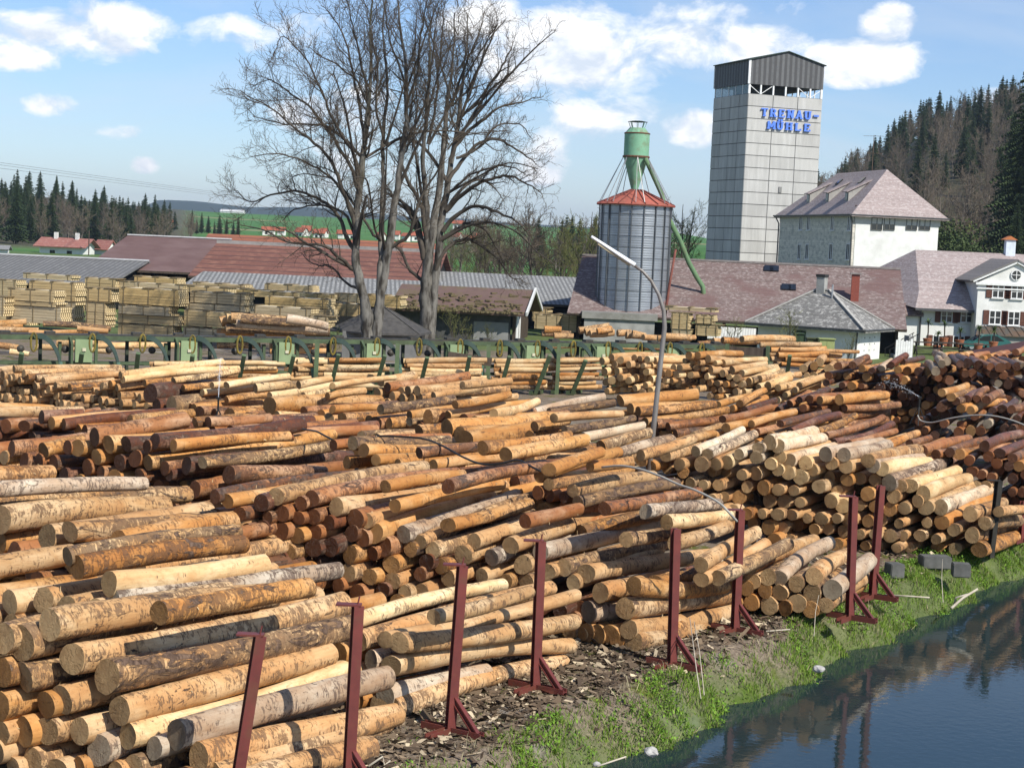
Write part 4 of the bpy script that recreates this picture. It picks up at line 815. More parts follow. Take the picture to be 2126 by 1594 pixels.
# --- little white house with pyramid slate roof
def build_cottage():
    a = 32; o, P = frame(1778, 745, 124, a, 'white_cottage', 'low white plastered cottage with grey pyramid roof in front of barn', 'house')
    w = along(P, a, 1821); w = min(max(w, 4.6), 7.5); d = along(P, a - 90, 1571); he = zat(P, 683)
    mb = MB(); mb.box((w / 2, d / 2, he / 2 - .05), (w, d, he - .1)); part(mb, 'wall', PLASTER, o)
    apx = loc2w(o, P, (w / 2, d / 2)); hr = zat(apx, 602); mb = MB(); e = .75; hip(mb, w, d, he - .05, d * .42, d * .55, hr, e); rf = part(mb, 'roof', SLATE, o)
    mb = MB(); A = [Vector((-e, -e, he)), Vector((w + e, -e, he)), Vector((-e, d + e, he))]
    r1, r2 = Vector((w / 2, d * .42, hr)), Vector((w / 2, d * .55, hr))
    for p, q in ((A[0], r1), (A[1], r1), (A[2], r2), (r1, r2)): mb.bar(p + Z * .04, q + Z * .06, .22, .1)
    part(mb, 'hip_tiles', mat('ridge_pale', (.40, .39, .36), (.3, .29, .27), 5), rf)
    mb = MB(); mb.box((w / 2, d * .5, hr + .2), (.62, .62, 1.5)); ch = part(mb, 'chimney', CONC, rf); mb = MB(); mb.box((w / 2, d * .5, hr + 1.05), (.72, .72, .2)); part(mb, 'cap', mat('soot', (.03, .03, .03)), ch)
    mb = MB(); mb.tube([(w / 2 - .6, d * .36, hr - 1.2), (w / 2 - .6, d * .36, hr + .45)], .07, 8); part(mb, 'vent_pipe', mat('zinc', (.42, .43, .44), rough=.4, metal=.6), rf)
    mb = MB(); mb.tube([(-.12, -.02, he - .1), (-.14, .1, 0)], .06, 6); mb.tube([(-e - .05, -e - .05, he - .08), (-e - .05, d + e, he - .08)], .08, 6); mb.tube([(-e - .05, -e - .05, he - .08), (w + e, -e - .05, he - .08)], .08, 6); part(mb, 'gutter', GUT, o)
    s = along(P, a - 90, 1659); window(o, (0, 0, 0), Y, -X, s, zat(loc2w(o, P, (0, s)), 700), .85, 1.0, frame_mat=mat('green_frame', (.07, .11, .06)))
    mb = MB()
    for i in range(3):
        for k in range(4): mb.box((w * .3 + i * w * .22, -.02, he * .9 - k * .45), (.08, .05, .1))
    part(mb, 'vent_slot', mat('slot_grey', (.3, .3, .28)), o)
build_cottage()

# --- white villa at the right edge
def build_villa():
    a = 90; o, P = frame(1905, 720, 150, a, 'white_villa', 'white villa with pink-grey hipped roof, brown shutters and pedimented bay at right edge', 'house', None, -.0)
    w = 26.0; d = 15.0; he = zat(P, 633); x1 = along(P, a, 2012)
    hr = zat(loc2w(o, P, (0, d / 2)), 517.5); xr = along(loc2w(o, P, (-3, d / 2)), a, 1889) - 3
    mb = MB(); mb.box((w / 2, d / 2, he / 2), (w, d, he)); part(mb, 'wall', PLASTER, o)
    mb = MB(); e = .9; A, B, C_, D_ = Vector((-.6, -e, he - .25)), Vector((w, -e, he - .25)), Vector((w, d + e, he)), Vector((-6, d + e, he)); ra, rb = Vector((max(xr, .5), d / 2, hr)), Vector((w, d / 2, hr))
    A2 = Vector((.1, 1.2, he + 1.2)); B2 = Vector((w, 1.2, he + 1.2)); L_ = Vector((-4.6, d * .75, he + 1.0))
    mb.poly([A, B, B2, A2]); mb.poly([A2, B2, rb, ra]); mb.poly([C_, D_, ra, rb]); mb.poly([D_, L_, ra]); mb.poly([L_, A2, ra]); mb.poly([L_, A, A2]); mb.poly([A - Z * .15, B - Z * .15, B, A]); rf = part(mb, 'roof', TILE, o)
    mb = MB(); mb.bar(A - Z * .1, B - Z * .1, .2, .22); mb.tube([(.1, -.05, he - .4), (.1, -.05, 0)], .07, 6); part(mb, 'gutter', GUT, o)
    for u, v in ((1962, 656), (2003, 656), (1948, 710), (1990, 711)):
        s = along(P, a, u - 1); window(o, (0, 0, 0), X, -Y, s, zat(loc2w(o, P, (s, 0)), v), 1.0, 1.15, True, 2, 2)
    # pedimented bay
    yb = -1.6; z2 = zat(loc2w(o, P, (x1, yb)), 587); bw = 2 * (along(P, a, 2088) - x1); hp = zat(loc2w(o, P, (x1 + bw / 2, yb)), 547)
    mb = MB(); mb.box((x1 + bw / 2, (d / 2 + yb) / 2, z2 / 2), (bw, d / 2 - yb, z2)); mb.prism([(x1 - .1, yb - .02, z2), (x1 + bw + .1, yb - .02, z2), (x1 + bw / 2, yb - .02, hp)], Y * 6); part(mb, 'bay_wall', PLASTER, o)
    mb = MB(); mb.box((x1 + bw / 2, yb - .12, z2 - .05), (bw + .5, .3, .22)); mb.box((x1 + bw / 2, yb - .08, z2 - .45), (bw + .3, .16, .12))
    for sg in (-1, 1): mb.bar((x1 + bw / 2, yb - .14, hp + .12), (x1 + bw / 2 + sg * (bw / 2 + .5), yb - .14, z2 + .12), .3, .2)
    part(mb, 'pediment_moulding', WHITE, o)
    mb = MB()
    for sg in (-1, 1): roof_slab(mb, [(x1 + bw / 2, yb - .35, hp + .34), (x1 + bw / 2, d / 2, hp + .34), (x1 + bw / 2 + sg * (bw / 2 + .8), d / 2, z2 + .2), (x1 + bw / 2 + sg * (bw / 2 + .8), yb - .35, z2 + .2)], .12)
    part(mb, 'bay_roof', stripes('bay_slates', (.20, .185, .175), (.1, .09, .085), (0, 0, 1), 4, .86, .9, jit=.4), o)
    for u, v in ((2065, 604), (2104, 606), (2062, 659), (2101, 661)):
        s = along(loc2w(o, P, (0, yb)), a, u - 1); window(o, (0, yb, 0), X, -Y, s, zat(loc2w(o, P, (s, yb)), v), 1.02, 1.2, True, 2, 2)
    mb = MB(); c = Vector((x1 + bw / 2, yb - .08, (z2 + hp) / 2 - .1)); mb.tube([c, c - Y * .06], .48, 16); ro = part(mb, 'round_window', WHITE, o); mb = MB(); mb.tube([c - Y * .02, c - Y * .09], .38, 16); part(mb, 'pane', glass(), ro)
    mb = MB(); mb.box(c - Y * .1, (.76, .04, .06)); mb.box(c - Y * .103, (.06, .04, .76)); part(mb, 'glazing_bar', WHITE, ro)
    # copper canopy over the door
    xa, xb = along(loc2w(o, P, (0, yb - 2)), a, 2024), along(loc2w(o, P, (0, yb - 2)), a, 2126) + 1.5; zt = zat(loc2w(o, P, (xa, yb)), 675); zb = zat(loc2w(o, P, (xa, yb - 2)), 694); mb = MB(); prof = [(yb, zt), (yb - .7, zt - .2), (yb - 1.3, zt - (zt - zb) * .6), (yb - 2.1, zb)]
    for (ya, za), (y2, z3) in zip(prof, prof[1:]): mb.prism([(xa + (yb - ya) * -.35 + .7, ya, za), (xb, ya, za), (xb, y2, z3), (xa + (yb - y2) * -.35 + .7, y2, z3)], -Z * .08)
    for k in range(8):
        xx = xa + .6 + k * .62; mb.tube([(xx, ya2, za2 + .03) for ya2, za2 in prof], .035, 5)
    part(mb, 'canopy', mat('aged_copper', (.085, .095, .09), (.16, .10, .065), 1.2, rough=.5, metal=.3), o)
    mb = MB(); mb.box(((xa + xb) / 2, yb - 1.0, zb / 2), (xb - xa - .8, 1.6, zb - .2)); part(mb, 'porch', mat('porch_shade', (.30, .29, .26)), o)
    mb = MB()
    for k in range(3): mb.box((xa + 2.6 + k * .85, yb - 1.83, zb - 1.0), (.6, .06, .75))
    part(mb, 'porch_pane', glass(), o)
    # side annex with its own little roof, and the chimney
    mb = MB(); mb.box((-1.1, 1.2, 1.35), (2.4, 2.2, 2.7)); part(mb, 'annex', PLASTER, o)
    mb = MB(); mb.prism([(-2.6, -.3, 2.65), (.3, -.3, 2.65), (.3, .9, 3.6), (-2.6, .9, 3.6)], -Z * .15); part(mb, 'annex_roof', TILE2, o)
    window(o, (0, .09, 0), X, -Y, -2.0, 1.3, .5, 1.3)
    xc = along(loc2w(o, P, (0, d / 2)), a, 2083); zr = hr; mb = MB(); mb.box((xc, d / 2, zr + .5), (.85, .7, 1.6)); ch = part(mb, 'chimney', mat('pale_blue_render', (.6, .66, .72)), rf)
    mb = MB(); mb.prism([(xc - .75, d / 2 - .5, zr + 1.25), (xc + .55, d / 2 - .5, zr + 1.25), (xc - .1, d / 2 - .5, zr + 1.6)], Y); part(mb, 'cap', mat('orange_tile', (.45, .16, .06)), ch)
build_villa()

# --- sheds at the left and middle
CORR = stripes('grey_corrugated', (.17, .168, .162), (.115, .115, .112), (1, 0, 0), 2.2, .4, .8, c3=(.225, .22, .21), jit=.1, noise=.4)
CORR2 = stripes('lichen_corrugated', (.235, .235, .225), (.15, .15, .145), (1, .12, 0), 2.6, .4, .85, c3=(.40, .40, .385), jit=.15, noise=.8)
RED = stripes('red_brown_tiles', (.175, .078, .058), (.085, .045, .038), (0, 0, 1), 2.6, .7, .85, c3=(.235, .115, .08), jit=.3, noise=.35)
RED2 = stripes('orange_red_tiles', (.27, .105, .06), (.13, .06, .045), (0, 0, 1), 2.6, .7, .85, jit=.3, noise=.35)
BRN = mat('brown_sheet_roof', (.125, .075, .068), (.15, .092, .084), .6, stretch=(1, 1, 1), c3=(.18, .12, .11), s3=.25)
def shed(name, label, u0, ve, D, a, u1, dp, vr, roofmat, wallmat, cat='shed', both=True, e=.3, ridge=None, posts=0, vr_side=0):
    """gabled or single-slope shed; front eave from pixel column u0 to u1 at row ve, ridge dp metres behind at row vr"""
    o, P = frame(u0, ve, D, a, name, label, cat); L = along(P, a, u1); he = zat(P, ve); hr = zat(loc2w(o, P, (0, dp)), vr)
    mb = MB(); roof_slab(mb, [(0, -e, he), (L, -e, he), (L, dp, hr), (0, dp, hr)], .14)
    if both: roof_slab(mb, [(0, 2 * dp + e, he), (L, 2 * dp + e, he), (L, dp, hr), (0, dp, hr)], .14)
    rf = part(mb, 'roof', roofmat, o)
    if ridge: mb = MB(); mb.bar((0, dp - .1, hr + .05), (L, dp - .1, hr + .05), .6, .34 if 'concrete' in ridge.name else .12); part(mb, 'ridge_cap', ridge, rf)
    if wallmat:
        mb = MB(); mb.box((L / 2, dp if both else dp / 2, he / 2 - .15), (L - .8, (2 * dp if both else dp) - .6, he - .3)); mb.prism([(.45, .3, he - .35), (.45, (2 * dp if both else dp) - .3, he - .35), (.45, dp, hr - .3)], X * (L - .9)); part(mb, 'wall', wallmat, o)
    mb = MB(); mb.bar((0, -e - .03, he - .1), (L, -e - .03, he - .1), .08, .2)
    for k in range(posts): mb.box((.3 + k * (L - .6) / max(1, posts - 1), 0, he / 2 - .1), (.22, .22, he - .2))
    part(mb, 'eave_board', DARKW, o)
    return o, P, L, he, hr
shed('corrugated_shed', 'low grey corrugated shed at left edge behind the lumber', -140, 578, 148, 93, 222, 13, 527, CORR, BLACK, ridge=mat('ridge_light', (.5, .5, .5)))
o_, P_, L_, he_, hr_ = shed('open_brown_barn', 'open barn with plain brown roof and dark timber braces', 176, 556, 158, 92, 408, 15, 488, BRN, None, ridge=mat('ridge_light', (.5, .5, .5)), posts=3)
mb = MB()
for x in (1.2, L_ * .48, L_ * .8):
    for sg in (-1, 1): mb.bar((x, .5, 0.2), (x + sg * 1.6, .5, he_ - .1), .22, .22)
    mb.box((x, .5, he_ / 2), (.28, .28, he_))
mb.box((L_ / 2, 8, he_ / 2), (L_, .2, he_)); part(mb, 'timber_frame', BLACK, o_)  # braces and back sheet near-black, the open barn's inner shade as colour
mb = MB(); mb.box((L_ * .78, 5, 1.3), (3.6, .2, 2.6)); part(mb, 'green_door', mat('bright_green_paint', (.06, .19, .05)), o_)
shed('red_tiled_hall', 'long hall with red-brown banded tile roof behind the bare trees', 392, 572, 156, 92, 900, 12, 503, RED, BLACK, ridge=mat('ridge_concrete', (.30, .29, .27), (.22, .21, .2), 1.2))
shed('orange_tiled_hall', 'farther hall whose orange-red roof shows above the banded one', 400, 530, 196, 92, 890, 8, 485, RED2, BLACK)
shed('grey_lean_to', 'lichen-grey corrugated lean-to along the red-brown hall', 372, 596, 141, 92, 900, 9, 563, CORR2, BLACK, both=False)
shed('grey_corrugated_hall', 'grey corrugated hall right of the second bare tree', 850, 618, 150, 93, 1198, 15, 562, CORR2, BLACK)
def build_hut():
    a = 97; o, P = frame(1066, 652, 128, a, 'mossy_hut', 'brown roofed hut with mossy eaves and white gable trim between tree and tank', 'hut'); L = along(P, a - 180, 806); dp = 4.6; he = zat(P, 649); hr = zat(loc2w(o, P, (0, dp)), 601)
    moss = mat('mossy_brown_roof', (.125, .08, .068), (.145, .095, .08), 1.5, c3=(.12, .105, .04), s3=.55, bmp=.4)
    mb = MB()
    for sg in (0, 1): roof_slab(mb, [(1.0, sg * 2 * dp + (-.6 if sg == 0 else .6), he - .1), (1.0, dp, hr), (-L, dp, hr), (-L, sg * 2 * dp + (-.6 if sg == 0 else .6), he - .1)], .16)
    rf = part(mb, 'roof', moss, o)
    rng = random.Random(8); mb = MB()
    for k in range(230):
        f = rng.random() ** 3; yy = -.55 + f * 4; x = -rng.random() * L + .6; zz = he - .1 + (hr - he + .1) * (yy + .6) / (dp + .6) + .03; s = rng.uniform(.12, .34)
        mb.box((x, yy, zz), (s * 2, s, .05 + s * .2), Matrix.Rotation(rng.random() * 3, 3, 'Z'))
    mo = part(mb, 'moss', mat('moss_cushions', (.10, .08, .045), (.14, .115, .055), 6), rf)
    mo['kind'] = 'stuff'
    mb = MB()
    for sg in (-1, 1): mb.bar((1.05, dp, hr + .05), (1.05, dp + sg * (dp + .65), he - .06), .14, .3)
    part(mb, 'barge_board', mat('pale_trim', (.58, .58, .56)), o)
    mb = MB(); mb.box((-L / 2, .5, he / 2 - .1), (L - .5, .2, he - .2)); part(mb, 'front_wall', mat('dark_grey_board', (.05, .05, .048), (.085, .085, .08), 2), o)
    mb = MB(); mb.box((-L * .18, .38, he * .33), (L * .28, .06, he * .62)); part(mb, 'grey_sheet', mat('grey_sheet_panel', (.25, .25, .24), (.2, .2, .19), 1.5), o)
    mb = MB(); mb.prism([(-.1, .5, 0), (-.1, .5, he - .3), (-.1, dp, hr - .3), (-.1, 2 * dp - .3, he - .3), (-.1, 2 * dp - .3, 0)], X * .2); part(mb, 'gable_wall', DARKW, o)
    mb = MB(); mb.box((.16, 1.4, 1.1), (.08, .9, 2.2)); mb.box((.16, 2.9, 1.25), (.08, .35, 2.5)); part(mb, 'door', WHITE, o)
build_hut()
def build_kiosk():
    P = at(790, 690, 106); P.z = 0; ze = 7.5 - 106 * 198 / 3600; zt = zat(P, 634); o = thing('pyramid_kiosk', 'small dark pyramid roofed shelter behind the leaning tree trunks', 'shelter', P); hw = 103 * 106 / 3600 * .82
    mb = MB(); pts = [Vector((hw * 1.3 * math.cos(t), hw * 1.3 * math.sin(t), ze)) for t in (math.radians(20 + 60 * k) for k in range(6))]; ap = Vector((0, 0, zt))
    for p, q in zip(pts, pts[1:] + pts[:1]): mb.poly([p, q, ap]); mb.bar(p - Z * .05, q - Z * .05, .08, .12); mb.bar(p + Z * .02, ap + Z * .02, .06, .05)
    part(mb, 'roof', mat('tarred_felt', (.05, .048, .046), (.085, .08, .075), 3), o)
    mb = MB(); mb.box((0, 0, ze / 2), (hw * 1.7, hw * 1.7, ze)); part(mb, 'wall', mat('grey_board_wall', (.20, .20, .19), (.15, .15, .145), 2), o)
build_kiosk()

# --- steel tank with green cyclone
def build_tank():
    D = 140; P = at(1310, 640, D); P.z = 0; o = thing('steel_tank', 'galvanised round steel silo with red conical roof on concrete plinth', 'silo', P)
    r = 73 * D / 3600; zb = zat(P, 646); zt = zat(P, 424); za = zat(P, 395)
    galv = stripes('galvanised_rings', (.37, .395, .42), (.31, .33, .35), (0, 0, 1), 5.2, .5, .36, jit=.04, metal=.6, noise=.35, bmp=.25)
    mb = MB(); prof = []
    nz = 70
    for i in range(nz + 1): prof.append((r + .022 * math.sin(i * math.pi), zb + (zt - zb) * i / nz)) if False else prof.append((r + (.006 if i % 2 else -.006), zb + (zt - zb) * i / nz))
    mb.lathe(prof, 48); part(mb, 'shell', galv, o, True)
    mb = MB()
    for k in range(18):
        t = 2 * math.pi * k / 18; R = Matrix.Rotation(t, 3, 'Z'); mb.box(R @ Vector((r + .07, 0, (zb + zt) / 2)), (.09, .085, zt - zb), R)
    part(mb, 'stiffener', mat('dark_galvanised', (.13, .14, .15), rough=.5, metal=.6), o)
    mb = MB()
    for i in range(1, 10): mb.lathe([(r + .03, zb + (zt - zb) * i / 10 - .02), (r + .045, zb + (zt - zb) * i / 10), (r + .03, zb + (zt - zb) * i / 10 + .02)], 48)
    part(mb, 'seam_ring', mat('dark_galvanised', (.13, .14, .15)), o)
    mb = MB(); mb.lathe([(r + .35, zt - .06), (.45, za), (.0, za + .02)], 36); mb.lathe([(r + .35, zt - .06), (r + .3, zt - .16), (r, zt - .12)], 36)
    rd = mat('faded_red_paint', (.40, .12, .085), (.30, .085, .06), 2.5, c3=(.22, .10, .07), s3=.9); rf = part(mb, 'roof', rd, o)
    mb = MB()
    for k in range(18): t = 2 * math.pi * k / 18; mb.bar((math.cos(t) * (r + .3), math.sin(t) * (r + .3), zt), (math.cos(t) * .5, math.sin(t) * .5, za + .04), .06, .07)
    part(mb, 'roof_rib', mat('dull_red_rib', (.17, .055, .045)), rf)
    grn = mat('cyclone_green', (.16, .34, .215), (.20, .40, .26), 1.3, rough=.6, c3=(.17, .085, .04), s3=.75); rust = mat('rust_band', (.10, .055, .035), (.16, .07, .04), 5)
    q = at(1321, 320, D); cx, cy = q.x - P.x, q.y - P.y; zz = lambda v: zat(Vector((q.x, q.y, 0)), v); cr_ = 26 * D / 3600
    co = thing('cyclone_separator', 'pale green cyclone with cone and hooded vent standing on the red silo roof', 'cyclone', Vector((q.x, q.y, za)))
    def pt(mb, nm, m, smooth=False): ob = part(mb, nm, m, co, smooth); return ob
    b = za
    mb = MB(); mb.lathe([(.28, zz(393) - b), (cr_, zz(326) - b)], 24); pt(mb, 'cone', grn, True)
    mb = MB(); mb.lathe([(cr_, zz(326) - b), (cr_, zz(278) - b)], 24); pt(mb, 'drum', grn, True)
    mb = MB(); mb.lathe([(cr_ + .06, zz(328) - b), (cr_ + .09, zz(326) - b), (cr_ + .06, zz(324) - b)], 24); mb.lathe([(cr_ + .02, zz(279) - b), (cr_ + .05, zz(277.5) - b), (cr_ * .98, zz(276) - b)], 24); pt(mb, 'flange', rust)
    mb = MB(); mb.lathe([(cr_, zz(278) - b), (cr_ * .62, zz(266) - b), (0, zz(265) - b)], 12); pt(mb, 'top', grn)
    mb = MB()
    for k in range(8): t = math.pi * k / 4; mb.bar((math.cos(t) * cr_ * .55, math.sin(t) * cr_ * .55, zz(266) - b), (math.cos(t) * cr_ * .72, math.sin(t) * cr_ * .72, zz(254) - b), .04, .04)
    pt(mb, 'hood_strut', grn)
    mb = MB(); mb.lathe([(cr_ * .8, zz(253.5) - b), (cr_ * .4, zz(251.5) - b), (0, zz(251) - b)], 20); mb.lathe([(cr_ * .8, zz(253.5) - b), (0, zz(254) - b)], 20); pt(mb, 'hood', mat('dark_green_sheet', (.035, .055, .045)))
    mb = MB(); zr = zz(326) - b
    for k in range(7):
        t = 2 * math.pi * (k + .3) / 7; A = Vector((math.cos(t) * cr_, math.sin(t) * cr_, zr))
        for dt in (-.12, .12): mb.bar(A, (math.cos(t + dt) * (r + .1) - cx, math.sin(t + dt) * (r + .1) - cy, zt - b + .1), .045, .045)
    pt(mb, 'stay_rod', mat('grey_rod', (.32, .33, .33), rough=.5, metal=.4))
    # duct down to the barn
    duct = [at(1340, 330, D - 1), at(1349, 350, D - .5), at(1374, 405, D), at(1389, 455, D), at(1412, 500, D), at(1430, 545, D), at(1448, 578, D), at(1459, 595, D), at(1461, 615, D), at(1462, 642, D)]
    mb = MB(); mb.tube([p - co.location for p in duct], [.17] * 3 + [.20] * 7, 10); pt(mb, 'duct', mat('moss_green_duct', (.13, .22, .11), (.10, .17, .09), 1.5, c3=(.16, .12, .06), s3=.6), True)
    # plinth
    w = MB(); a = 92; c1 = at(1208, 660, D - 5); Lw = along(c1, a, 1365); R = Matrix.Rotation(math.radians(90 - a), 3, 'Z'); cc = Vector((c1.x, c1.y, 0)) - P + azd(a) * Lw / 2 + azd(a - 90) * 4.5
    w.box((cc.x, cc.y, zb / 2 - .25), (Lw - .4, 8.6, zb - .5), R); part(w, 'plinth', CONC, o)
    w = MB(); w.box((cc.x, cc.y, zb - .26), (Lw, 9, .5), R); part(w, 'plinth_slab', mat('weathered_slab', (.27, .265, .24), (.2, .195, .175), 1.2, c3=(.13, .125, .10), s3=.7), o)
build_tank()

# ------------------------------------------------------------------ lumber packs
def board_sides():
    m, n, b = new_mat('sawn_boards'); oc = n.new('ShaderNodeTexCoord').outputs['Object']; s = n.new('ShaderNodeSeparateXYZ', {0: oc}); oi = n.new('ShaderNodeObjectInfo')
    z = n.math('MULTIPLY', s.outputs[2], 13.0); row = n.math('FLOOR', z)
    rn = n.new('ShaderNodeTexWhiteNoise', {0: n.new('ShaderNodeCombineXYZ', {0: row, 1: n.math('FLOOR', n.math('MULTIPLY', n.math('ADD', s.outputs[0], oi.outputs['Random']), .5)), 2: oi.outputs['Random']}).outputs[0]}, noise_dimensions='3D').outputs[0]
    gap = n.ramp(n.math('ABSOLUTE', n.math('SUBTRACT', n.math('FRACT', z), .5)), .36, .47)
    base = n.mix(oi.outputs['Random'], (.52, .375, .17), (.49, .41, .275))
    c = n.mix(rn, n.mix(1.0, base, (.86, .82, .76), 'MULTIPLY'), n.mix(1.0, base, (1.22, 1.2, 1.15), 'MULTIPLY'))
    c = n.mix(n.ramp(n.noise(n.vm('MULTIPLY', oc, (1, 1, 9)), 1.4, 4, .6), .4, .7, 0, .45), c, n.mix(1.0, base, (.6, .6, .62), 'MULTIPLY'))
    c = n.mix(n.math('MULTIPLY', gap, .55), c, (.06, .045, .025)); setin(n, b, 'Base Color', c); bump(n, b, n.math('SUBTRACT', 1, gap), .4, .02); return m
def board_ends():
    m, n, b = new_mat('board_ends'); oc = n.new('ShaderNodeTexCoord').outputs['Object']; s = n.new('ShaderNodeSeparateXYZ', {0: oc}); oi = n.new('ShaderNodeObjectInfo')
    z = n.math('MULTIPLY', s.outputs[2], 6.5); row = n.math('FLOOR', z)
    sh = n.new('ShaderNodeTexWhiteNoise', {1: n.math('ADD', row, n.math('MULTIPLY', oi.outputs['Random'], 50))}, noise_dimensions='1D').outputs[0]
    y = n.math('ADD', n.math('MULTIPLY', s.outputs[1], 4.2), n.math('MULTIPLY', sh, .55))
    g1 = n.ramp(n.math('ABSOLUTE', n.math('SUBTRACT', n.math('FRACT', y), .5)), .26, .36); g2 = n.ramp(n.math('ABSOLUTE', n.math('SUBTRACT', n.math('FRACT', z), .5)), .36, .46, 0, .6)
    c = n.mix(n.noise(oc, 7, 3), (.86, .70, .42), (.66, .50, .25)); c = n.mix(n.math('MAXIMUM', g1, g2), c, (.13, .085, .035)); setin(n, b, 'Base Color', c); return m
BS, BE = board_sides(), board_ends(); BTOP = mat('board_tops', (.55, .46, .31), (.66, .56, .38), 5, stretch=(.3, 3, 1)); LATH = mat('lath', (.20, .15, .08))
PACKN = [0]
def pack(x0, x1, y0, y1, D, label, grey=False, a=108, dep=1.25):
    """one strapped pack of boards: long side x0-x1 px, rows y0-y1, standing at depth D"""
    P = at(x1, (y0 + y1) / 2, D); L = along(P, a - 180, x0); zt = zat(P, y0 + (y1 - y0) * .0); zb = zat(P, y1); P.z = zb
    o = thing('lumber_pack', label, 'lumber', P, 'packs of sawn boards'); o.rotation_euler = (0, 0, math.radians(90 - a)); h = zt - zb; rng = random.Random(int(x0 * 7 + y0))
    mb = MB(); n_ = max(2, int(h / .16)); 
    for k in range(n_):
        e = rng.uniform(-.05, .12); hh = h / n_; ox = rng.uniform(-.015, .015)
        Lk = L + e; q = MB(); q.box((-L + Lk / 2, dep / 2 + ox, hh * (k + .5)), (Lk, dep, hh - .012))
        o0 = len(mb.v); mb.v += q.v; mb.f += [tuple(i + o0 for i in f) for f in q.f]; mb.m += [0, 2, 0, 0, 1, 1]
    part(mb, 'boards', [BS, BE, BTOP], o)
    mb = MB()
    for f in (.08, .5, .93):
        mb = MB(); mb.box((-L + L * f, dep / 2 - .02, h + .03), (rng.uniform(.12, .9), dep + .04, .05)); part(mb, 'lath', LATH, o)
        mb = MB(); mb.box((-L + L * f, -.02, h * .5), (.05, .03, h * .98)); part(mb, 'strap', LATH, o)
rowname = {1: 'front', 2: 'second', 3: 'third', 4: 'rear'}
PK = [(-24, 8, 617, 657, 112, 'at the very left edge, only its bright end in view'), (16, 112, 604, 628, 112, 'topmost of the far left front stack'), (16, 115, 629, 638, 112, 'thin one below the top of the far left front stack'), (13, 125, 639, 674, 112, 'lowest of the far left front stack'),
 (60, 156, 588, 626, 118, 'standing behind the far left front stack'), (60, 155, 629, 676, 118, 'beneath the one behind the far left front stack'), (180, 231, 600, 627, 116, 'upper one left of the grey stack'), (178, 219, 629, 680, 116, 'lower one left of the grey stack'), (-22, 34, 583, 625, 126, 'rear left edge pack above the log heap'),
 (48, 148, 573, 583, 136, 'thin rear pack under the corrugated shed roof'), (176, 239, 580, 601, 128, 'rear pack right of the thin pack under the shed'),
 (247, 371, 603, 637, 110, 'weathered grey top pack of the tall grey stack'), (246, 350, 639, 657, 110, 'short second pack of the tall grey stack'), (245, 370, 659, 677, 110, 'third pack of the tall grey stack'), (245, 356, 679, 702, 110, 'bottom pack of the tall grey stack'),
 (395, 507, 611, 634, 110, 'grey top pack right of the tall grey stack'), (384, 507, 636, 648, 110, 'thin pack under the right grey top pack'), (382, 475, 649, 682, 109.5, 'thick pack behind the grey-brown log heap'), (380, 447, 684, 702, 109.5, 'bottom pack left of the grey-brown log heap'),
 (279, 367, 578, 590, 128, 'rear pack in front of the green barn door'), (280, 380, 592, 601, 122, 'flat pack above the tall grey stack'), (388, 472, 598, 611, 120, 'pack behind the right grey top pack'), (400, 508, 592, 601, 126, 'long thin rear pack below the lean-to roof'),
 (549, 648, 594, 607, 128, 'rear pack left of the tree below the lean-to'), (520, 616, 608, 621, 122, 'yellow pack right of the grey stacks'), (624, 694, 612, 622, 124, 'thin yellow pack near the tree'), (550, 680, 622, 642, 118, 'long yellow pack above the dark brown pack'), (550, 684, 643, 668, 118, 'long yellow pack beneath the upper yellow pack'),
 (520, 645, 641, 662, 114, 'dark brown pack above the log heap'), (640, 680, 658, 682, 112, 'small pack beside the pyramid kiosk'), (700, 745, 612, 632, 124, 'short pack left of the leaning trunk'), (690, 750, 632, 658, 120, 'pack half behind the kiosk roof'), (760, 830, 615, 640, 124, 'pack seen between the two trees'), (230, 285, 586, 604, 128, 'short rear pack between shed and barn'), (460, 552, 603, 616, 124, 'middle rear pack behind the yellow one'), (-60, 60, 640, 676, 118, 'pack behind the loose logs at left edge'),
 (1393, 1430, 651, 684, 124, 'tall pack right of the tank plinth'), (1393, 1430, 685, 703, 124, 'bottom pack right of the tank plinth'), (1381, 1484, 641, 649, 124.5, 'long overhanging board pack beside the tank'), (1444, 1480, 656, 673, 124, 'pack with drooping ends beside the lean-to'), (1444, 1490, 676, 699, 124, 'lowest pack beside the pale lean-to'), (1105, 1135, 640, 668, 140, 'pack inside the open end of the hut'), (1160, 1203, 655, 690, 138, 'pack left of the tank plinth'), (1110, 1160, 655, 685, 138, 'pack between hut and tank')]
for x0, x1, y0, y1, D, w in PK: pack(x0, x1, y0, y1, D, 'pack of sawn boards, ' + w)

# ------------------------------------------------------------------ log conveyor
GRN = mat('conveyor_green', (.085, .12, .06), (.055, .08, .042), 2.2, rough=.6, c3=(.05, .04, .025), s3=.9); PGRN = mat('pale_green_box', (.25, .33, .175), (.20, .265, .14), 1.2, rough=.55, c3=(.20, .26, .14), s3=.9)
DGRN = mat('dark_green_arm', (.028, .05, .042), (.045, .072, .056), 2, rough=.55); TURQ = mat('turquoise_foot', (.13, .24, .18), (.10, .18, .13), 2); YEL = mat('yellow_hook', (.22, .165, .03), (.10, .08, .025), 4, rough=.5); DSTEEL = mat('greasy_steel', (.035, .035, .032), (.07, .06, .045), 5, rough=.5)
CA, CB = at(-60, 693, 74.0), at(1512, 713, 91.0); cdir = CB - CA; cdir.z = 0; CL = cdir.length; cdir /= CL; cnr = Vector((cdir.y, -cdir.x, 0)); CAZ = math.degrees(math.atan2(cdir.x, cdir.y)); HR = CA.z
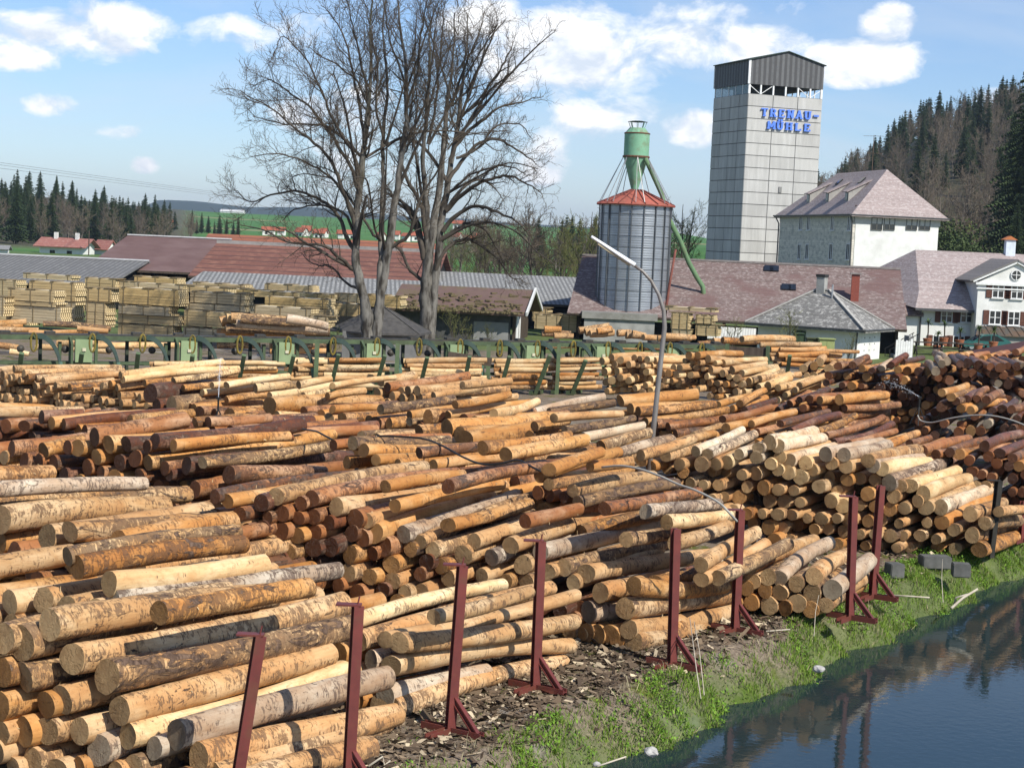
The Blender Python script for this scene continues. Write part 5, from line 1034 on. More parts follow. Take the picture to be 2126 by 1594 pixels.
def cpos(u):
    lo, hi = -5.0, CL + 25
    for _ in range(50):
        m = (lo + hi) / 2
        if proj(CA + cdir * m)[0] < u: lo = m
        else: hi = m
    return lo
def build_conveyor():
    o = thing('log_conveyor', 'long green steel log conveyor with curved discharge arms running across the yard', 'conveyor', Vector((CA.x, CA.y, 0))); Rz = Matrix((cdir, -cnr, Z)).transposed()
    C = lambda t, off, z: cdir * t - cnr * (-off) + Z * z      # off > 0 towards the camera
    hb = HR - 1.32
    mb = MB(); mb.box(C(CL / 2, 0, HR - .11), (CL, .12, .2), Rz); mb.box(C(CL / 2, -1.1, HR - .11), (CL, .12, .2), Rz); mb.build('top_beam', GRN, None).parent = o
    mb = MB(); mb.box(C(CL / 2, -.55, HR + .0), (CL, .5, .07), Rz); mb.build('chain_trough', DSTEEL, None).parent = o
    mb = MB(); mb.box(C(CL / 2, .06, hb + .12), (CL, .1, .13), Rz); mb.box(C(CL / 2, .06, hb - .26), (CL, .1, .15), Rz); mb.box(C(CL / 2, -1.1, hb + .02), (CL, .1, .18), Rz); mb.build('bottom_beam', GRN, None).parent = o
    rng = random.Random(4)
    for u in (172, 390, 592, 773, 945, 1103, 1248, 1393):
        t = cpos(u); mb = MB(); mb.box(C(t, .18, HR - .66), (.74, .2, 1.0), Rz); bx = mb.build('panel_box', PGRN, None); bx.parent = o
        mb = MB(); mb.box(C(t, .32, HR - .6), (.16, .04, .14), Rz); p2 = mb.build('plate', mat('cream_plate', (.5, .47, .33)), None); p2.parent = bx
        for dt, off in ((-.56, .16), (.57, .1), (-.95, -.2)):
            mb = MB(); mb.box(C(t + dt, off, (HR - .3) / 2 + (.5 if off > 0 else 0)), (.13, .16, HR - (.9 if off > 0 else .3)), Rz); mb.build('upright', GRN, None).parent = o
        mb = MB(); mb.prism([C(t - .62, .1, HR - .02), C(t - .62, .55, HR - .32), C(t - .62, .55, HR - .44), C(t - .62, .1, HR - .2)], cdir * .1); mb.box(C(t - .57, .5, (HR - .4 + hb) / 2), (.1, .12, HR - .4 - hb), Rz); mb.build('bracket', GRN, None).parent = o
    arms = (96, 217, 321, 424, 522, 622, 715, 806, 893, 978, 1060, 1138, 1212, 1284, 1350, 1412, 1478)
    for u in arms:
        t = cpos(u - 22); pts = []
        for k in range(9):
            f = k / 8; ang = f * 1.35; pts.append(C(t + .05 + math.sin(ang) * .95, .28 + f * .25, HR - .02 - (1 - math.cos(ang)) * 1.55))
        mb = MB(); wdt = [.24, .23, .21, .19, .17, .15, .13, .12, .11]
        for k in range(8): mb.bar(pts[k], pts[k + 1] + (pts[k + 1] - pts[k]) * .08, .11 + .002 * (k % 2), wdt[k], up=cnr.cross(pts[k + 1] - pts[k]))
        ar = mb.build('discharge_arm', DGRN, None); ar.parent = o
        e = pts[-1]; mb = MB(); mb.bar(e + Z * .1, e - Z * .55 + cdir * .1, .14, .13); f2 = mb.build('foot', TURQ, None); f2.parent = ar
        mb = MB(); c = C(t - .12, .26, HR - .3); mb.tube([c + cdir * (.13 * math.cos(a)) + Z * (.40 * math.sin(a)) for a in [k * math.pi / 8 for k in range(17)]], .05, 6); mb.build('kicker_ring', YEL, None).parent = o
    for k in range(20):
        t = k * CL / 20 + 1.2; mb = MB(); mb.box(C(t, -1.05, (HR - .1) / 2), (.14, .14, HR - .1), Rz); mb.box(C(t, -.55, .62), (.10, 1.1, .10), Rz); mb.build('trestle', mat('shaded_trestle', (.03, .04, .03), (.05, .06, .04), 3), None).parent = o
        mb = MB(); c = C(t + .9, -.1, HR - .62); mb.lathe([(.0, -.12), (.15, -.1), (.17, 0), (.15, .1), (0, .12)], 12); mb.v = [tuple(c + Rz @ Vector((p[0], p[2], p[1]))) for p in mb.v]; mb.build('sprocket', DSTEEL, None, True).parent = o
        mb = MB(); mb.box(C(t + .3, -.55, HR + .09), (.42, .42, .1), Rz); mb.build('carrier', DSTEEL, None).parent = o
build_conveyor()
# racks of sloping stakes that catch the sorted logs
def cradle(ut, vt, ub, vb, kind, i, label):
    Pb = on_h(ub, max(vb, 800), 0) if False else None
    t = cpos(ub); base = CA + cdir * t + cnr * (1.4 if kind == 's' else .9); D = base.y; b = at(ub, vb, D); tp = at(ut, vt, D - .9 if kind == 's' else D)
    zb = max(0.0, min(b.z, .05)); dirv_ = (tp - b); 
    if b.z > .05: b = b - dirv_ * (b.z / max(dirv_.z, .1))
    o = thing('log_stake', label, 'stake', Vector((b.x, b.y, 0)), 'green stakes along the conveyor')
    mb = MB(); mb.bar(b, tp, .15, .19, up=(1, 0, 0)); s = mb.build('stake', [mat('stake_green', (.07, .105, .055), (.125, .175, .09), 1.6, c3=(.13, .085, .05), s3=1.0)], None, False, o.location); s.parent = o; s.location = (0, 0, 0)
    mb = MB(); mb.bar(b + Vector((-.2, -.1, .12)), b + Vector((.35, 1.0, .1)), .2, .18); mb.bar(b + Vector((0, .1, .1)), b + (tp - b) * .22 + Vector((.05, .5, 0)), .12, .12); s = mb.build('foot', GRN, None, False, o.location); s.parent = o; s.location = (0, 0, 0)
ST = [(45, 733, 38, 790, 's'), (170, 733, 163, 785, 's'), (287, 733, 281, 790, 's'), (400, 738, 392, 795, 's'), (507, 737, 497, 790, 's'), (610, 738, 596, 795, 's'), (703, 736, 688, 800, 's'), (799, 738, 781, 800, 's'), (887, 742, 874, 795, 's'), (975, 740, 963, 800, 's'), (1058, 740, 1040, 806, 's'), (1142, 738, 1113, 812, 's'), (1216, 748, 1189, 814, 's'), (1290, 745, 1275, 800, 's'),
      (659, 712, 655, 795, 'v'), (826, 713, 822, 800, 'v'), (1015, 716, 1012, 800, 'v'), (1161, 716, 1156, 810, 'v'), (1640, 738, 1632, 790, 's'), (1570, 742, 1562, 780, 's')]
nm = ['far left', 'left of the first pale box', 'right of the first pale box', 'below the second pale box', 'left of the third pale box', 'right of the third pale box', 'left of the kiosk', 'right of the fourth pale box', 'in front of the hut', 'below the dark plank', 'left of the tank', 'leaning most, in front of the tank', 'below the tank plinth', 'beside the yellow log stack', 'upright below the kiosk', 'upright under the second tree', 'upright in front of the hut', 'upright with bent foot near the tank', 'beside the end-on bright stack', 'in front of the timber sled']
for i, s in enumerate(ST): cradle(*s, i, 'green %s stake under the conveyor, %s' % ('upright' if s[4] == 'v' else 'slanted', nm[i]))

# ------------------------------------------------------------------ red stanchions along the pond
REDP = mat('red_oxide_paint', (.165, .038, .030), (.115, .028, .024), 3, rough=.5, c3=(.12, .055, .03), s3=2.2, spec=.4); BLKP = mat('black_post', (.022, .021, .018), (.04, .037, .03), 5)
def hbeam(mb, A, B, w, tw, up):
    A, B = Vector(A), Vector(B); d = (B - A).normalized(); up = Vector(up); x = d.cross(up).normalized(); y = x.cross(d)
    for s in (-1, 1): mb.bar(A + x * s * w / 2, B + x * s * w / 2, tw, w, up=y)
    mb.bar(A, B, w - tw, tw, up=y)
def stanchion(ub, vb, ut, vt, label, black=False, hook=True):
    b = on_h(ub, vb, 0); f = (b - EYE); f.z = 0; f.normalize(); tp = on_plane(ut, vt, b, f); o = thing('stanchion', label, 'post', b, 'steel posts along the pond'); m = BLKP if black else REDP
    o.rotation_euler = (0, 0, 0); face = azd(40)
    def P_(mb, nm, mm): s = mb.build(nm, mm, None, False, b); s.parent = o; s.location = (0, 0, 0)
    mb = MB(); hbeam(mb, b, tp, .135, .022, azd(70)); P_(mb, 'post', m)
    if hook: mb = MB(); mb.box(tp + Z * .012 - RGT * .12, (.34, .16, .024)); mb.tube([tp + Z * .02, tp + Z * .12 + Vector((.02, 0, 0))], .012, 5); P_(mb, 'cap', m)
    if not black:
        out = azd(122); bk = out * -1; sd_ = azd(215)
        mb = MB(); hbeam(mb, b + out * .05 + Z * .55, b + out * .48 + Z * .07, .08, .018, azd(32)); P_(mb, 'brace', m)
        mb = MB(); hbeam(mb, b + bk * .5 + Z * .06, b + out * .58 + Z * .06, .11, .02, Z); hbeam(mb, b + sd_ * .06 + Z * .055, b + sd_ * .55 + Z * .055, .10, .02, Z); P_(mb, 'foot', m)
PST = [(478, 1712, 540, 1318, 'red steel post at lower left, leaning most to the right'), (722, 1642, 743, 1256, 'red steel post beside the leaning one, in front of the nearest stack'), (934, 1522, 960, 1173, 'tall red post with foot plate at left of the second small stack'), (1111, 1432, 1123, 1123, 'straight red post at the right end of the second small stack'), (1395, 1384, 1403, 1097, 'red post with spread feet in front of the third small stack'), (1526, 1312, 1537, 1059, 'red post at the right end of the third small stack'), (1764, 1286, 1772, 1031, 'red post with hooked top before the low fourth stack'), (1811, 1242, 1829, 1008, 'red post farthest right of the braced ones'), (2056, 1157, 2074, 998, 'black steel post before the wide right-hand stack', True), (2121, 1125, 2125, 1040, 'thin red post at the right picture edge')]
for p in PST: stanchion(*p[:5], black=len(p) > 5, hook=p[0] not in (1395, 2121, 1811))

# ------------------------------------------------------------------ lamp post, thin red pole
def build_lamp():
    D = 44; b = at(1340, 1140, D); b.z = 0; o = thing('street_lamp', 'curved steel lamp post with long white lamp head among the logs', 'street lamp', b); pts = [(1340, 1140), (1348, 975), (1362, 840), (1374, 730), (1380, 680), (1378, 645), (1368, 612), (1352, 583), (1334, 563), (1316, 551)]
    W_ = [at(u, v, D) for u, v in pts]
    mb = MB(); mb.tube(W_, [.075, .072, .068, .065, .06, .055, .048, .044, .04, .036], 10); s = mb.build('pole', mat('weathered_galvanised', (.17, .15, .13), (.27, .26, .25), 2.5, rough=.55, metal=.3, stretch=(1, 1, .25), c3=(.10, .06, .04), s3=1.2), None, True, b); s.parent = o; s.location = (0, 0, 0)
    A, B = at(1317, 552, D), at(1227, 492, D - .2); d = (B - A); mb = MB(); n_ = 10; o0 = 0; x = d.normalized(); y = Vector((0, 1, 0)); z = x.cross(y).normalized()
    if z.z < 0: z = -z
    for i in range(n_ + 1):
        f = i / n_; wv = .125 * (1 - .55 * f) * (1 if i else .75); hv = .085 * (1 - .4 * f)
        for k in range(10):
            a = 2 * math.pi * k / 10; zz = math.sin(a) * hv; mb.v.append(tuple(A + d * f + y * math.cos(a) * wv + z * (zz if zz > 0 else zz * .45)))
    for i in range(n_):
        for k in range(10): mb.f.append((i * 10 + k, i * 10 + (k + 1) % 10, (i + 1) * 10 + (k + 1) % 10, (i + 1) * 10 + k)); mb.m.append(0)
    mb.f += [tuple(range(10)), tuple(n_ * 10 + k for k in range(10))]; mb.m += [0, 0]
    s = mb.build('lamp_head', mat('white_lamp_shell', (.76, .78, .80), rough=.35, spec=.5), None, True, b); s.parent = o; s.location = (0, 0, 0)
    mb = MB(); mb.bar(A + d * .08 - z * .05, A + d * .82 - z * .045, .10, .05); s2 = mb.build('diffuser', mat('yellowed_diffuser', (.42, .36, .24), (.33, .28, .19), 8), None, False, b); s2.parent = o; s2.location = (0, 0, 0)
build_lamp()
b = at(1372, 735, 126); b.z = 0; mb = MB(); mb.tube([b, at(1374, 720, 126), at(1380, 660, 126), at(1390, 590, 126), at(1403, 518, 126)], [.13, .12, .11, .10, .08], 8)
s = mb.build('leaning_pole', mat('red_brown_pole', (.15, .05, .04), (.2, .08, .06), 3), None, True, b); tag(s, 'thin reddish pole leaning in front of the steel tank and its duct', 'pole')

# ------------------------------------------------------------------ hoses, sprinklers, blocks, heap, sled
HOSE = mat('black_hose', (.018, .018, .017), rough=.45); WHOSE = mat('pale_hose', (.42, .40, .34), (.33, .31, .27), 4, rough=.5)
def hose(pts, rad, m, label):
    W_ = []
    for u, v, D in pts: W_.append(at(u, v, D))
    Q = []
    for i in range(len(W_) - 1):
        p0, p1, p2, p3 = W_[max(i - 1, 0)], W_[i], W_[i + 1], W_[min(i + 2, len(W_) - 1)]
        for k in range(5):
            t = k / 5; Q.append(.5 * ((2 * p1) + (p2 - p0) * t + (2 * p0 - 5 * p1 + 4 * p2 - p3) * t * t + (3 * p1 - p0 - 3 * p2 + p3) * t ** 3))
    Q.append(W_[-1]); mb = MB(); mb.tube(Q, rad, 6); s = mb.build('water_hose', m, None, True, Q[0]); tag(s, label, 'hose', 'sprinkler hoses over the logs')
hose([(628, 891, 42), (655, 895, 41), (672, 903, 40.5), (692, 914, 40)], .024, HOSE, 'short black hose beyond the dark purple log')
hose([(780, 905, 40), (830, 906, 39.5), (880, 911, 39), (920, 926, 38), (960, 948, 37), (1000, 963, 36), (1040, 962, 35.5), (1075, 955, 35), (1098, 966, 34.5), (1122, 978, 34)], .024, HOSE, 'long black hose snaking down across the middle logs')
hose([(1250, 970, 34), (1290, 967, 33.5), (1330, 974, 33), (1370, 988, 32.5), (1410, 1006, 32), (1440, 1016, 31.6), (1470, 1030, 31.2), (1495, 1045, 30.9), (1512, 1062, 30.8), (1530, 1082, 31.0)], .024, WHOSE, 'pale hose running past the lamp post to the red post')
hose([(1905, 862, 55), (1912, 873, 55), (1935, 877, 54.5), (1975, 868, 54), (2020, 862, 53.5), (2060, 863, 53), (2100, 872, 52.5), (2140, 888, 52)], .024, WHOSE, 'pale hose looping over the dark logs at the right')
def sprinkler(u, v, D, label, jets):
    c = at(u, v, D); o = thing('sprinkler', label, 'sprinkler', c); mb = MB()
    for k in range(3): t = 2.1 * k + .3; mb.tube([Vector((0, 0, .35)), Vector((math.cos(t) * .3, math.sin(t) * .3, -.25))], .018, 5)
    part(mb, 'tripod', HOSE, o); mb = MB(); mb.tube([Vector((0, 0, .3)), Vector((0, 0, .62))], .028, 6); mb.box((0, 0, .64), (.12, .05, .06)); part(mb, 'nozzle', HOSE, o)
    return o, c + Z * .66
m_, n_, b_ = new_mat('water_spray'); b_.inputs['Base Color'].default_value = (.85, .9, .95, 1); b_.inputs['Roughness'].default_value = .3; b_.inputs['Alpha'].default_value = .3; SPR = m_
def spray(o_, pts, r0, r1, nd, label, seed):
    rng = random.Random(seed); mb = MB(); mb.tube(pts, [r0 * (1 - .4 * i / len(pts)) for i in range(len(pts))], 6)
    for k in range(nd):
        f = rng.random() ** .7; i = min(int(f * (len(pts) - 1)), len(pts) - 2); p = pts[i].lerp(pts[i + 1], f * (len(pts) - 1) - i); s = rng.uniform(.004, .009); q = p + Vector([rng.gauss(0, r1 * f) for _ in range(3)])
        mb.tube([q, q + Vector((rng.uniform(-1, 1), rng.uniform(-1, 1), -1.5)).normalized() * s * 3], s, 4)
    s = mb.build('water_jet', SPR, None, False, pts[0]); tag(s, label, 'water jet')
o1, t1 = sprinkler(452, 876, 46, 'small black tripod sprinkler spraying straight up on the left logs', 1)
spray(o1, [t1, t1 + Vector((.01, 0, .5)), t1 + Vector((.02, 0, 1.05))], .012, .05, 120, 'thin upright water jet above the left tripod sprinkler', 1)
o2, t2 = sprinkler(1907, 866, 56, 'tripod sprinkler on the dark wet logs at the right', 1)
dj = at(1845, 795, 57) - t2; spray(o2, [t2, t2 + dj * .35 + Z * .05, t2 + dj * .75 + Z * .06, t2 + dj * 1.15], .010, .16, 110, 'slanted water jet spraying over the dark wet stack', 2)
CBLK = mat('dark_concrete_block', (.085, .085, .078), (.13, .13, .12), 4, c3=(.05, .05, .045), s3=1.5, bmp=.3)
for u, v, w, h, d, rz, lab in ((1856, 1198, .36, .34, .36, .3, 'small dark concrete block left of the larger one'), (1940, 1178, .72, .30, .42, .1, 'flat dark concrete block on the gravel behind the red posts'), (1994, 1196, .42, .32, .36, -.1, 'dark concrete block nearest the pond bank')):
    c = on_h(u, v, 0); mb = MB(); mb.box((0, 0, h / 2), (w, d, h)); s = mb.build('concrete_block', CBLK, None); bmm = bmesh.new(); bmm.from_mesh(s.data); bmesh.ops.bevel(bmm, geom=bmm.edges[:], offset=.02, segments=2, affect='EDGES'); bmm.to_mesh(s.data); bmm.free(); s.location = c; s.rotation_euler = (0, 0, rz); tag(s, lab, 'block', 'concrete blocks')
def build_heap():
    c = on_h(1640, 1125, 0); rng = np.random.default_rng(9); ax = (at(1705, 1118, c.y + .4) - at(1572, 1058, c.y + .2)); c0 = at(1572, 1062, c.y + .2); c0.z = max(c0.z, .9); b0 = Vector((c.x, c.y, 0))
    mb = MB(); A = c0 - b0; B = Vector((at(1705, 1120, c.y + .3) - b0)); rings = 14; seg = 16
    for i in range(rings):
        f = i / (rings - 1); p = A.lerp(B, f)
        for k in range(seg):
            a = 2 * math.pi * k / seg; r = (.34 * (1 - .3 * f)) * (1 + .55 * rng.random()); zz = p.z + math.sin(a) * r * 1.1; mb.v.append((p.x + math.cos(a) * r * .5, p.y + math.cos(a) * r * 1.2, zz if math.sin(a) > 0 else max(zz - .8 * rng.random(), -.1)))
    for i in range(rings - 1):
        for k in range(seg): mb.f.append((i * seg + k, i * seg + (k + 1) % seg, (i + 1) * seg + (k + 1) % seg, (i + 1) * seg + k)); mb.m.append(0)
    mb.f += [tuple(range(seg)), tuple((rings - 1) * seg + k for k in range(seg))]; mb.m += [0, 0]
    s = mb.build('bark_heap', mat('rotting_bark', (.035, .024, .016), (.075, .05, .03), 9, bmp=1.0, c3=(.11, .085, .055), s3=6), None); s.location = b0; tag(s, 'dark heap of rotting bark and earth between the third and fourth stacks', 'bark heap')
    mb = MB(); q = at(1590, 1115, c.y - .2) - b0
    rr = random.Random(3)
    for k in range(26): mb.box(q + Vector((rr.uniform(-.45, .5), rr.uniform(-.3, .5), rr.uniform(-.5, .05))), (rr.uniform(.1, .4), rr.uniform(.1, .3), rr.uniform(.05, .2)), Matrix.Rotation(rr.random() * 3, 3, 'Z') @ Matrix.Rotation(rr.random(), 3, 'X'))
    s = mb.build('rubble_heap', mat('grey_rubble', (.16, .16, .16), (.30, .30, .29), 5), None); s.location = b0; tag(s, 'grey stony rubble beneath the dark bark heap', 'rubble', None, 'stuff')
build_heap()
def build_sled():
    P = at(1590, 765, 86); P.z = 0; o = thing('timber_trough', 'dark plank walled trough at the right end of the conveyor', 'trough', P); a = 96; L = along(P, a - 180, 1506); o.rotation_euler = (0, 0, math.radians(90 - a)); zt = zat(P, 722)
    for k in range(5):
        mb = MB(); mb.box((-L / 2, 0, .5 + (zt - .5) * (k + .5) / 5), (L, .1, (zt - .5) / 5 - .025)); part(mb, 'plank', DARKW, o)
    for x in (0.05, -L - .05): mb = MB(); mb.box((x, -.06, zt / 2 + .05), (.2, .2, zt + .1)); part(mb, 'post', GRN, o)
build_sled()
for u0, u1, v0, v1, D, m, lab in ((1650, 1668, 693, 713, 118, mat('dark_green_cabinet', (.035, .06, .03)), 'dark green electrical cabinet against the cottage wall'), (1676, 1700, 703, 726, 112, mat('dark_olive_cabinet', (.07, .08, .035)), 'olive green cabinet left of the lighter one'), (1701, 1732, 704, 732, 111, mat('light_olive_cabinet', (.26, .30, .12)), 'light olive cabinet in front of the cottage')):
    P = at(u0, v1, D); w = along(P, 90, u1); h = zat(P, v0); mb = MB(); mb.box((w / 2, .4, h / 2), (w, .8, h)); mb.box((w / 2, .38, h + .03), (w + .12, .95, .06)); mb.box((w * .5, -.01, h * .55), (.03, .03, h * .8)); s = mb.build('cabinet', m, None); s.location = (P.x, P.y, 0); tag(s, lab, 'cabinet')
# plank dark board lying on the conveyor front
P = at(930, 738, 83); Q = at(1020, 752, 83.5); mb = MB(); mb.bar(P - P, Q - P, .1, .4); s = mb.build('dark_plank', DARKW, None); s.location = P; tag(s, 'dark weathered plank fixed along the conveyor front', 'plank')

# ------------------------------------------------------------------ trees
TR = {}
def bark_mat(name, c1, c2, sc=2.0): return mat(name, c1, c2, sc, stretch=(1, 1, .3), bmp=.5, detail=5)
BARK_ = bark_mat('tree_bark', (.042, .035, .027), (.09, .076, .06)); LBARK = mat('pale_bark', (.165, .155, .135), (.035, .03, .024), 3.2, stretch=(1, 1, .28), bmp=.9, detail=8, lo=.42, hi=.6, c3=(.05, .048, .018), s3=.55)
TWIG = mat('twigs', (.06, .046, .032), (.10, .078, .054), 3); HTWIG = mat('hillside_twigs', (.10, .078, .055), (.15, .12, .085), .5); BUDS = mat('budding_twigs', (.10, .115, .035), (.15, .15, .05), 1)
class TB:                               # fast collector of thin tapering limbs
    def __init__(s): s.V = []; s.F = []; s.n = 0
    def limb(s, P, R, seg):
        P = np.asarray(P, float); R = np.asarray(R, float); n_ = len(P); T = np.gradient(P, axis=0); T /= np.linalg.norm(T, axis=1)[:, None] + 1e-9
        ref = np.array([.31, .77, .55]); A = np.cross(T, ref); A /= np.linalg.norm(A, axis=1)[:, None] + 1e-9; B = np.cross(T, A)
        a = np.arange(seg) * 2 * math.pi / seg
        ring = P[:, None] + R[:, None, None] * (A[:, None] * np.cos(a)[None, :, None] + B[:, None] * np.sin(a)[None, :, None])
        s.V.append(ring.reshape(-1, 3)); i = (np.arange(n_ - 1)[:, None] * seg + np.arange(seg)).ravel(); j = (np.arange(n_ - 1)[:, None] * seg + (np.arange(seg) + 1) % seg).ravel()
        s.F.append(np.stack([i, j, j + seg, i + seg], 1) + s.n); s.n += n_ * seg
    def build(s, name, m, parent, smooth=True):
        me = np_mesh(name, np.concatenate(s.V), np.concatenate(s.F), m, None, smooth); o = link(name, me); o.parent = parent; return o
def wander(p, d, L, n_, rng, curl=.25, up=.0):
    """a crooked path from p along d"""
    P = [p]; d = d / np.linalg.norm(d)
    for k in range(n_):
        d = d + rng.normal(0, curl, 3) + np.array([0, 0, up]); d = d / np.linalg.norm(d); P.append(P[-1] + d * L / n_)
    return np.array(P)
def ramify(tb_limb, tb_twig, P, r0, L, lvl, rng, spread=.9, up=.06, dens=1.0, minr=.009):
    """side shoots along a path, level by level down to twigs"""
    n_ = len(P); seglen = np.linalg.norm(P[-1] - P[0])
    cnt = max(2, int(L * (2.7 if lvl == 1 else 4.0 if lvl == 2 else 4.6) * dens))
    for k in range(cnt):
        f = .12 + .88 * (k + rng.random()) / cnt; i = min(int(f * (n_ - 1)), n_ - 2); q = P[i] + (P[i + 1] - P[i]) * (f * (n_ - 1) - i); t = P[i + 1] - P[i]; t = t / (np.linalg.norm(t) + 1e-9)
        s_ = rng.normal(0, 1, 3); s_ -= t * s_.dot(t); s_ /= np.linalg.norm(s_) + 1e-9
        d = t * rng.uniform(.5, 1.0) + s_ * spread * rng.uniform(.5, 1.1) + np.array([0, 0, up * 3])
        l2 = L * rng.uniform(.22, .48) * (1 - .45 * f) if lvl == 1 else L * rng.uniform(.25, .55)
        l2 = max(l2, .35); r2 = max(minr, r0 * (1 - .75 * f) * rng.uniform(.3, .5))
        Q = wander(q, d, l2, 6 if lvl == 1 else 4, rng, .20, up)
        (tb_limb if lvl == 1 and r2 > .03 else tb_twig).limb(Q, np.linspace(r2, max(minr * .7, r2 * .3), len(Q)), 5 if lvl == 1 else 3)
        if lvl < 3: ramify(tb_limb, tb_twig, Q, r2, l2, lvl + 1, rng, spread, up, dens, minr)
def big_tree(label, D, stems, limbs, seed, mats, minr=.0085, dens=1.1):
    rng = np.random.default_rng(seed); b = at(stems[0][0][0], stems[0][0][1], D); b.z = 0; o = thing('bare_tree', label, 'tree', b); tl, tt, ts = TB(), TB(), TB(); B = np.array(b)
    def path(px, dz=0.0, depth=0.0):
        P = np.array([np.array(at(p[0], p[1], D + depth * (k / max(1, len(px) - 1)))) for k, p in enumerate(px)]) - B
        R = np.array([p[2] * .70 * D / F / 2 for p in px]); out, ro = [], []
        for i in range(len(P) - 1):
            p0, p1, p2, p3 = P[max(i - 1, 0)], P[i], P[i + 1], P[min(i + 2, len(P) - 1)]
            for k in range(5):
                t = k / 5; out.append(.5 * (2 * p1 + (p2 - p0) * t + (2 * p0 - 5 * p1 + 4 * p2 - p3) * t * t + (3 * p1 - p0 - 3 * p2 + p3) * t ** 3)); ro.append(R[i] + (R[i + 1] - R[i]) * t)
        out.append(P[-1]); ro.append(R[-1]); return np.array(out), np.array(ro)
    for st in stems:
        depth = st[0][3] if len(st[0]) > 3 else 0
        P, R = path(st, 0, depth); P[0][2] = min(P[0][2], 0); ts.limb(P + np.cumsum(rng.normal(0, .035, P.shape), 0), R * (1 + .07 * rng.standard_normal(len(R))), 14)
        L = np.linalg.norm(P[-1] - P[0]); k0 = len(P) // 2; ramify(tl, tt, P[k0:], R[k0], L * .38, 1, rng, 1.0, .07, dens * .9, minr)
    for lb in limbs:
        depth = lb[0][3] if len(lb[0]) > 3 else rng.uniform(-4, 4)
        P, R = path(lb, 0, depth); j = np.cumsum(rng.normal(0, .045, P.shape), 0); j -= np.linspace(0, 1, len(P))[:, None] * j[-1] * .3; P = P + j
        tl.limb(P, R, 7); L = np.linalg.norm(np.diff(P, axis=0), axis=1).sum(); ramify(tl, tt, P[2:], R[2], L * .75, 1, rng, .85, .05, dens, minr)
    # unseen side: limbs swung towards and away from the viewer
    for lb in limbs[::2]:
        P, R = path(lb, 0, rng.uniform(-7, 7)); c = P[0].copy(); a = rng.uniform(.9, 1.9) * rng.choice((-1, 1)); M = np.array([[math.cos(a), -math.sin(a), 0], [math.sin(a), math.cos(a), 0], [0, 0, 1]])
        P = c + (P - c) @ M.T; tl.limb(P, R * .9, 6); L = np.linalg.norm(np.diff(P, axis=0), axis=1).sum(); ramify(tl, tt, P[2:], R[2], L * .7, 1, rng, .85, .05, dens * .8, minr)
    ts.build('trunk', mats[0], o); tl.build('limbs', BARK_, o); tt.build('twigs', TWIG, o, False); print('TREE', label, tl.n, tt.n); return o
big_tree('left of the two big bare trees, forked from the ground with pale right stem', 100,
 [[(762, 700, 38), (757, 640, 34), (742, 585, 27), (740, 520, 24), (748, 440, 21), (757, 350, 18), (765, 270, 14), (775, 170, 9), (772, 60, 5), (776, -30, 3)],
  [(778, 700, 34), (785, 640, 30), (797, 570, 27), (806, 500, 24), (818, 420, 21), (830, 340, 16), (838, 260, 13), (842, 160, 9), (828, 60, 6), (822, -40, 3)],
  [(790, 560, 20, 2), (791, 470, 16), (795, 380, 13), (800, 280, 11), (806, 170, 8), (800, 70, 5), (806, -30, 3)]],
 [[(738, 520, 15), (715, 470, 12), (690, 430, 10), (640, 405, 8), (575, 405, 6), (520, 425, 4), (488, 400, 2)], [(742, 480, 14), (712, 400, 12), (690, 345, 10), (640, 290, 8), (590, 255, 6), (540, 215, 4), (488, 192, 2)],
  [(748, 420, 12), (730, 360, 11), (690, 300, 9), (640, 235, 7), (600, 200, 5), (560, 170, 3), (528, 185, 2)], [(752, 380, 12), (735, 310, 10), (700, 250, 8), (670, 180, 6), (640, 120, 4), (600, 80, 3), (580, 130, 2)],
  [(760, 300, 11), (750, 240, 9), (735, 160, 7), (720, 90, 5), (690, 40, 3), (672, 20, 2)], [(765, 260, 10), (770, 190, 8), (752, 110, 6), (735, 40, 4), (715, -20, 2)],
  [(740, 560, 14), (715, 540, 11), (680, 512, 9), (640, 505, 7), (600, 480, 5), (565, 470, 3)], [(738, 505, 10), (705, 440, 8), (660, 425, 6), (610, 435, 4), (580, 460, 3)],
  [(800, 520, 12), (850, 480, 10), (870, 420, 8), (900, 360, 6), (925, 300, 4), (930, 250, 2)], [(820, 400, 11), (850, 340, 9), (880, 270, 7), (905, 190, 5), (930, 130, 3), (945, 80, 2)],
  [(832, 320, 10), (870, 250, 8), (895, 170, 6), (905, 90, 4), (915, 20, 2)], [(840, 240, 9), (860, 160, 7), (868, 90, 5), (880, 20, 3), (884, -40, 2)], [(843, 190, 8), (825, 120, 6), (805, 50, 4), (792, -20, 2)],
  [(742, 600, 9), (715, 585, 7), (690, 560, 5), (660, 560, 4), (625, 540, 2)], [(755, 330, 10), (700, 280, 8), (650, 262, 6), (590, 262, 4), (530, 250, 2)], [(745, 450, 9), (700, 380, 8), (650, 340, 6), (580, 320, 4), (520, 325, 2)],
  [(790, 500, 9), (760, 470, 8), (700, 385, 6), (660, 370, 4), (600, 372, 2)], [(770, 230, 8), (745, 180, 6), (700, 130, 5), (660, 110, 3), (640, 95, 2)], [(800, 300, 9), (780, 220, 7), (776, 130, 5), (760, 50, 3), (750, -20, 2)]], 3, (LBARK,))
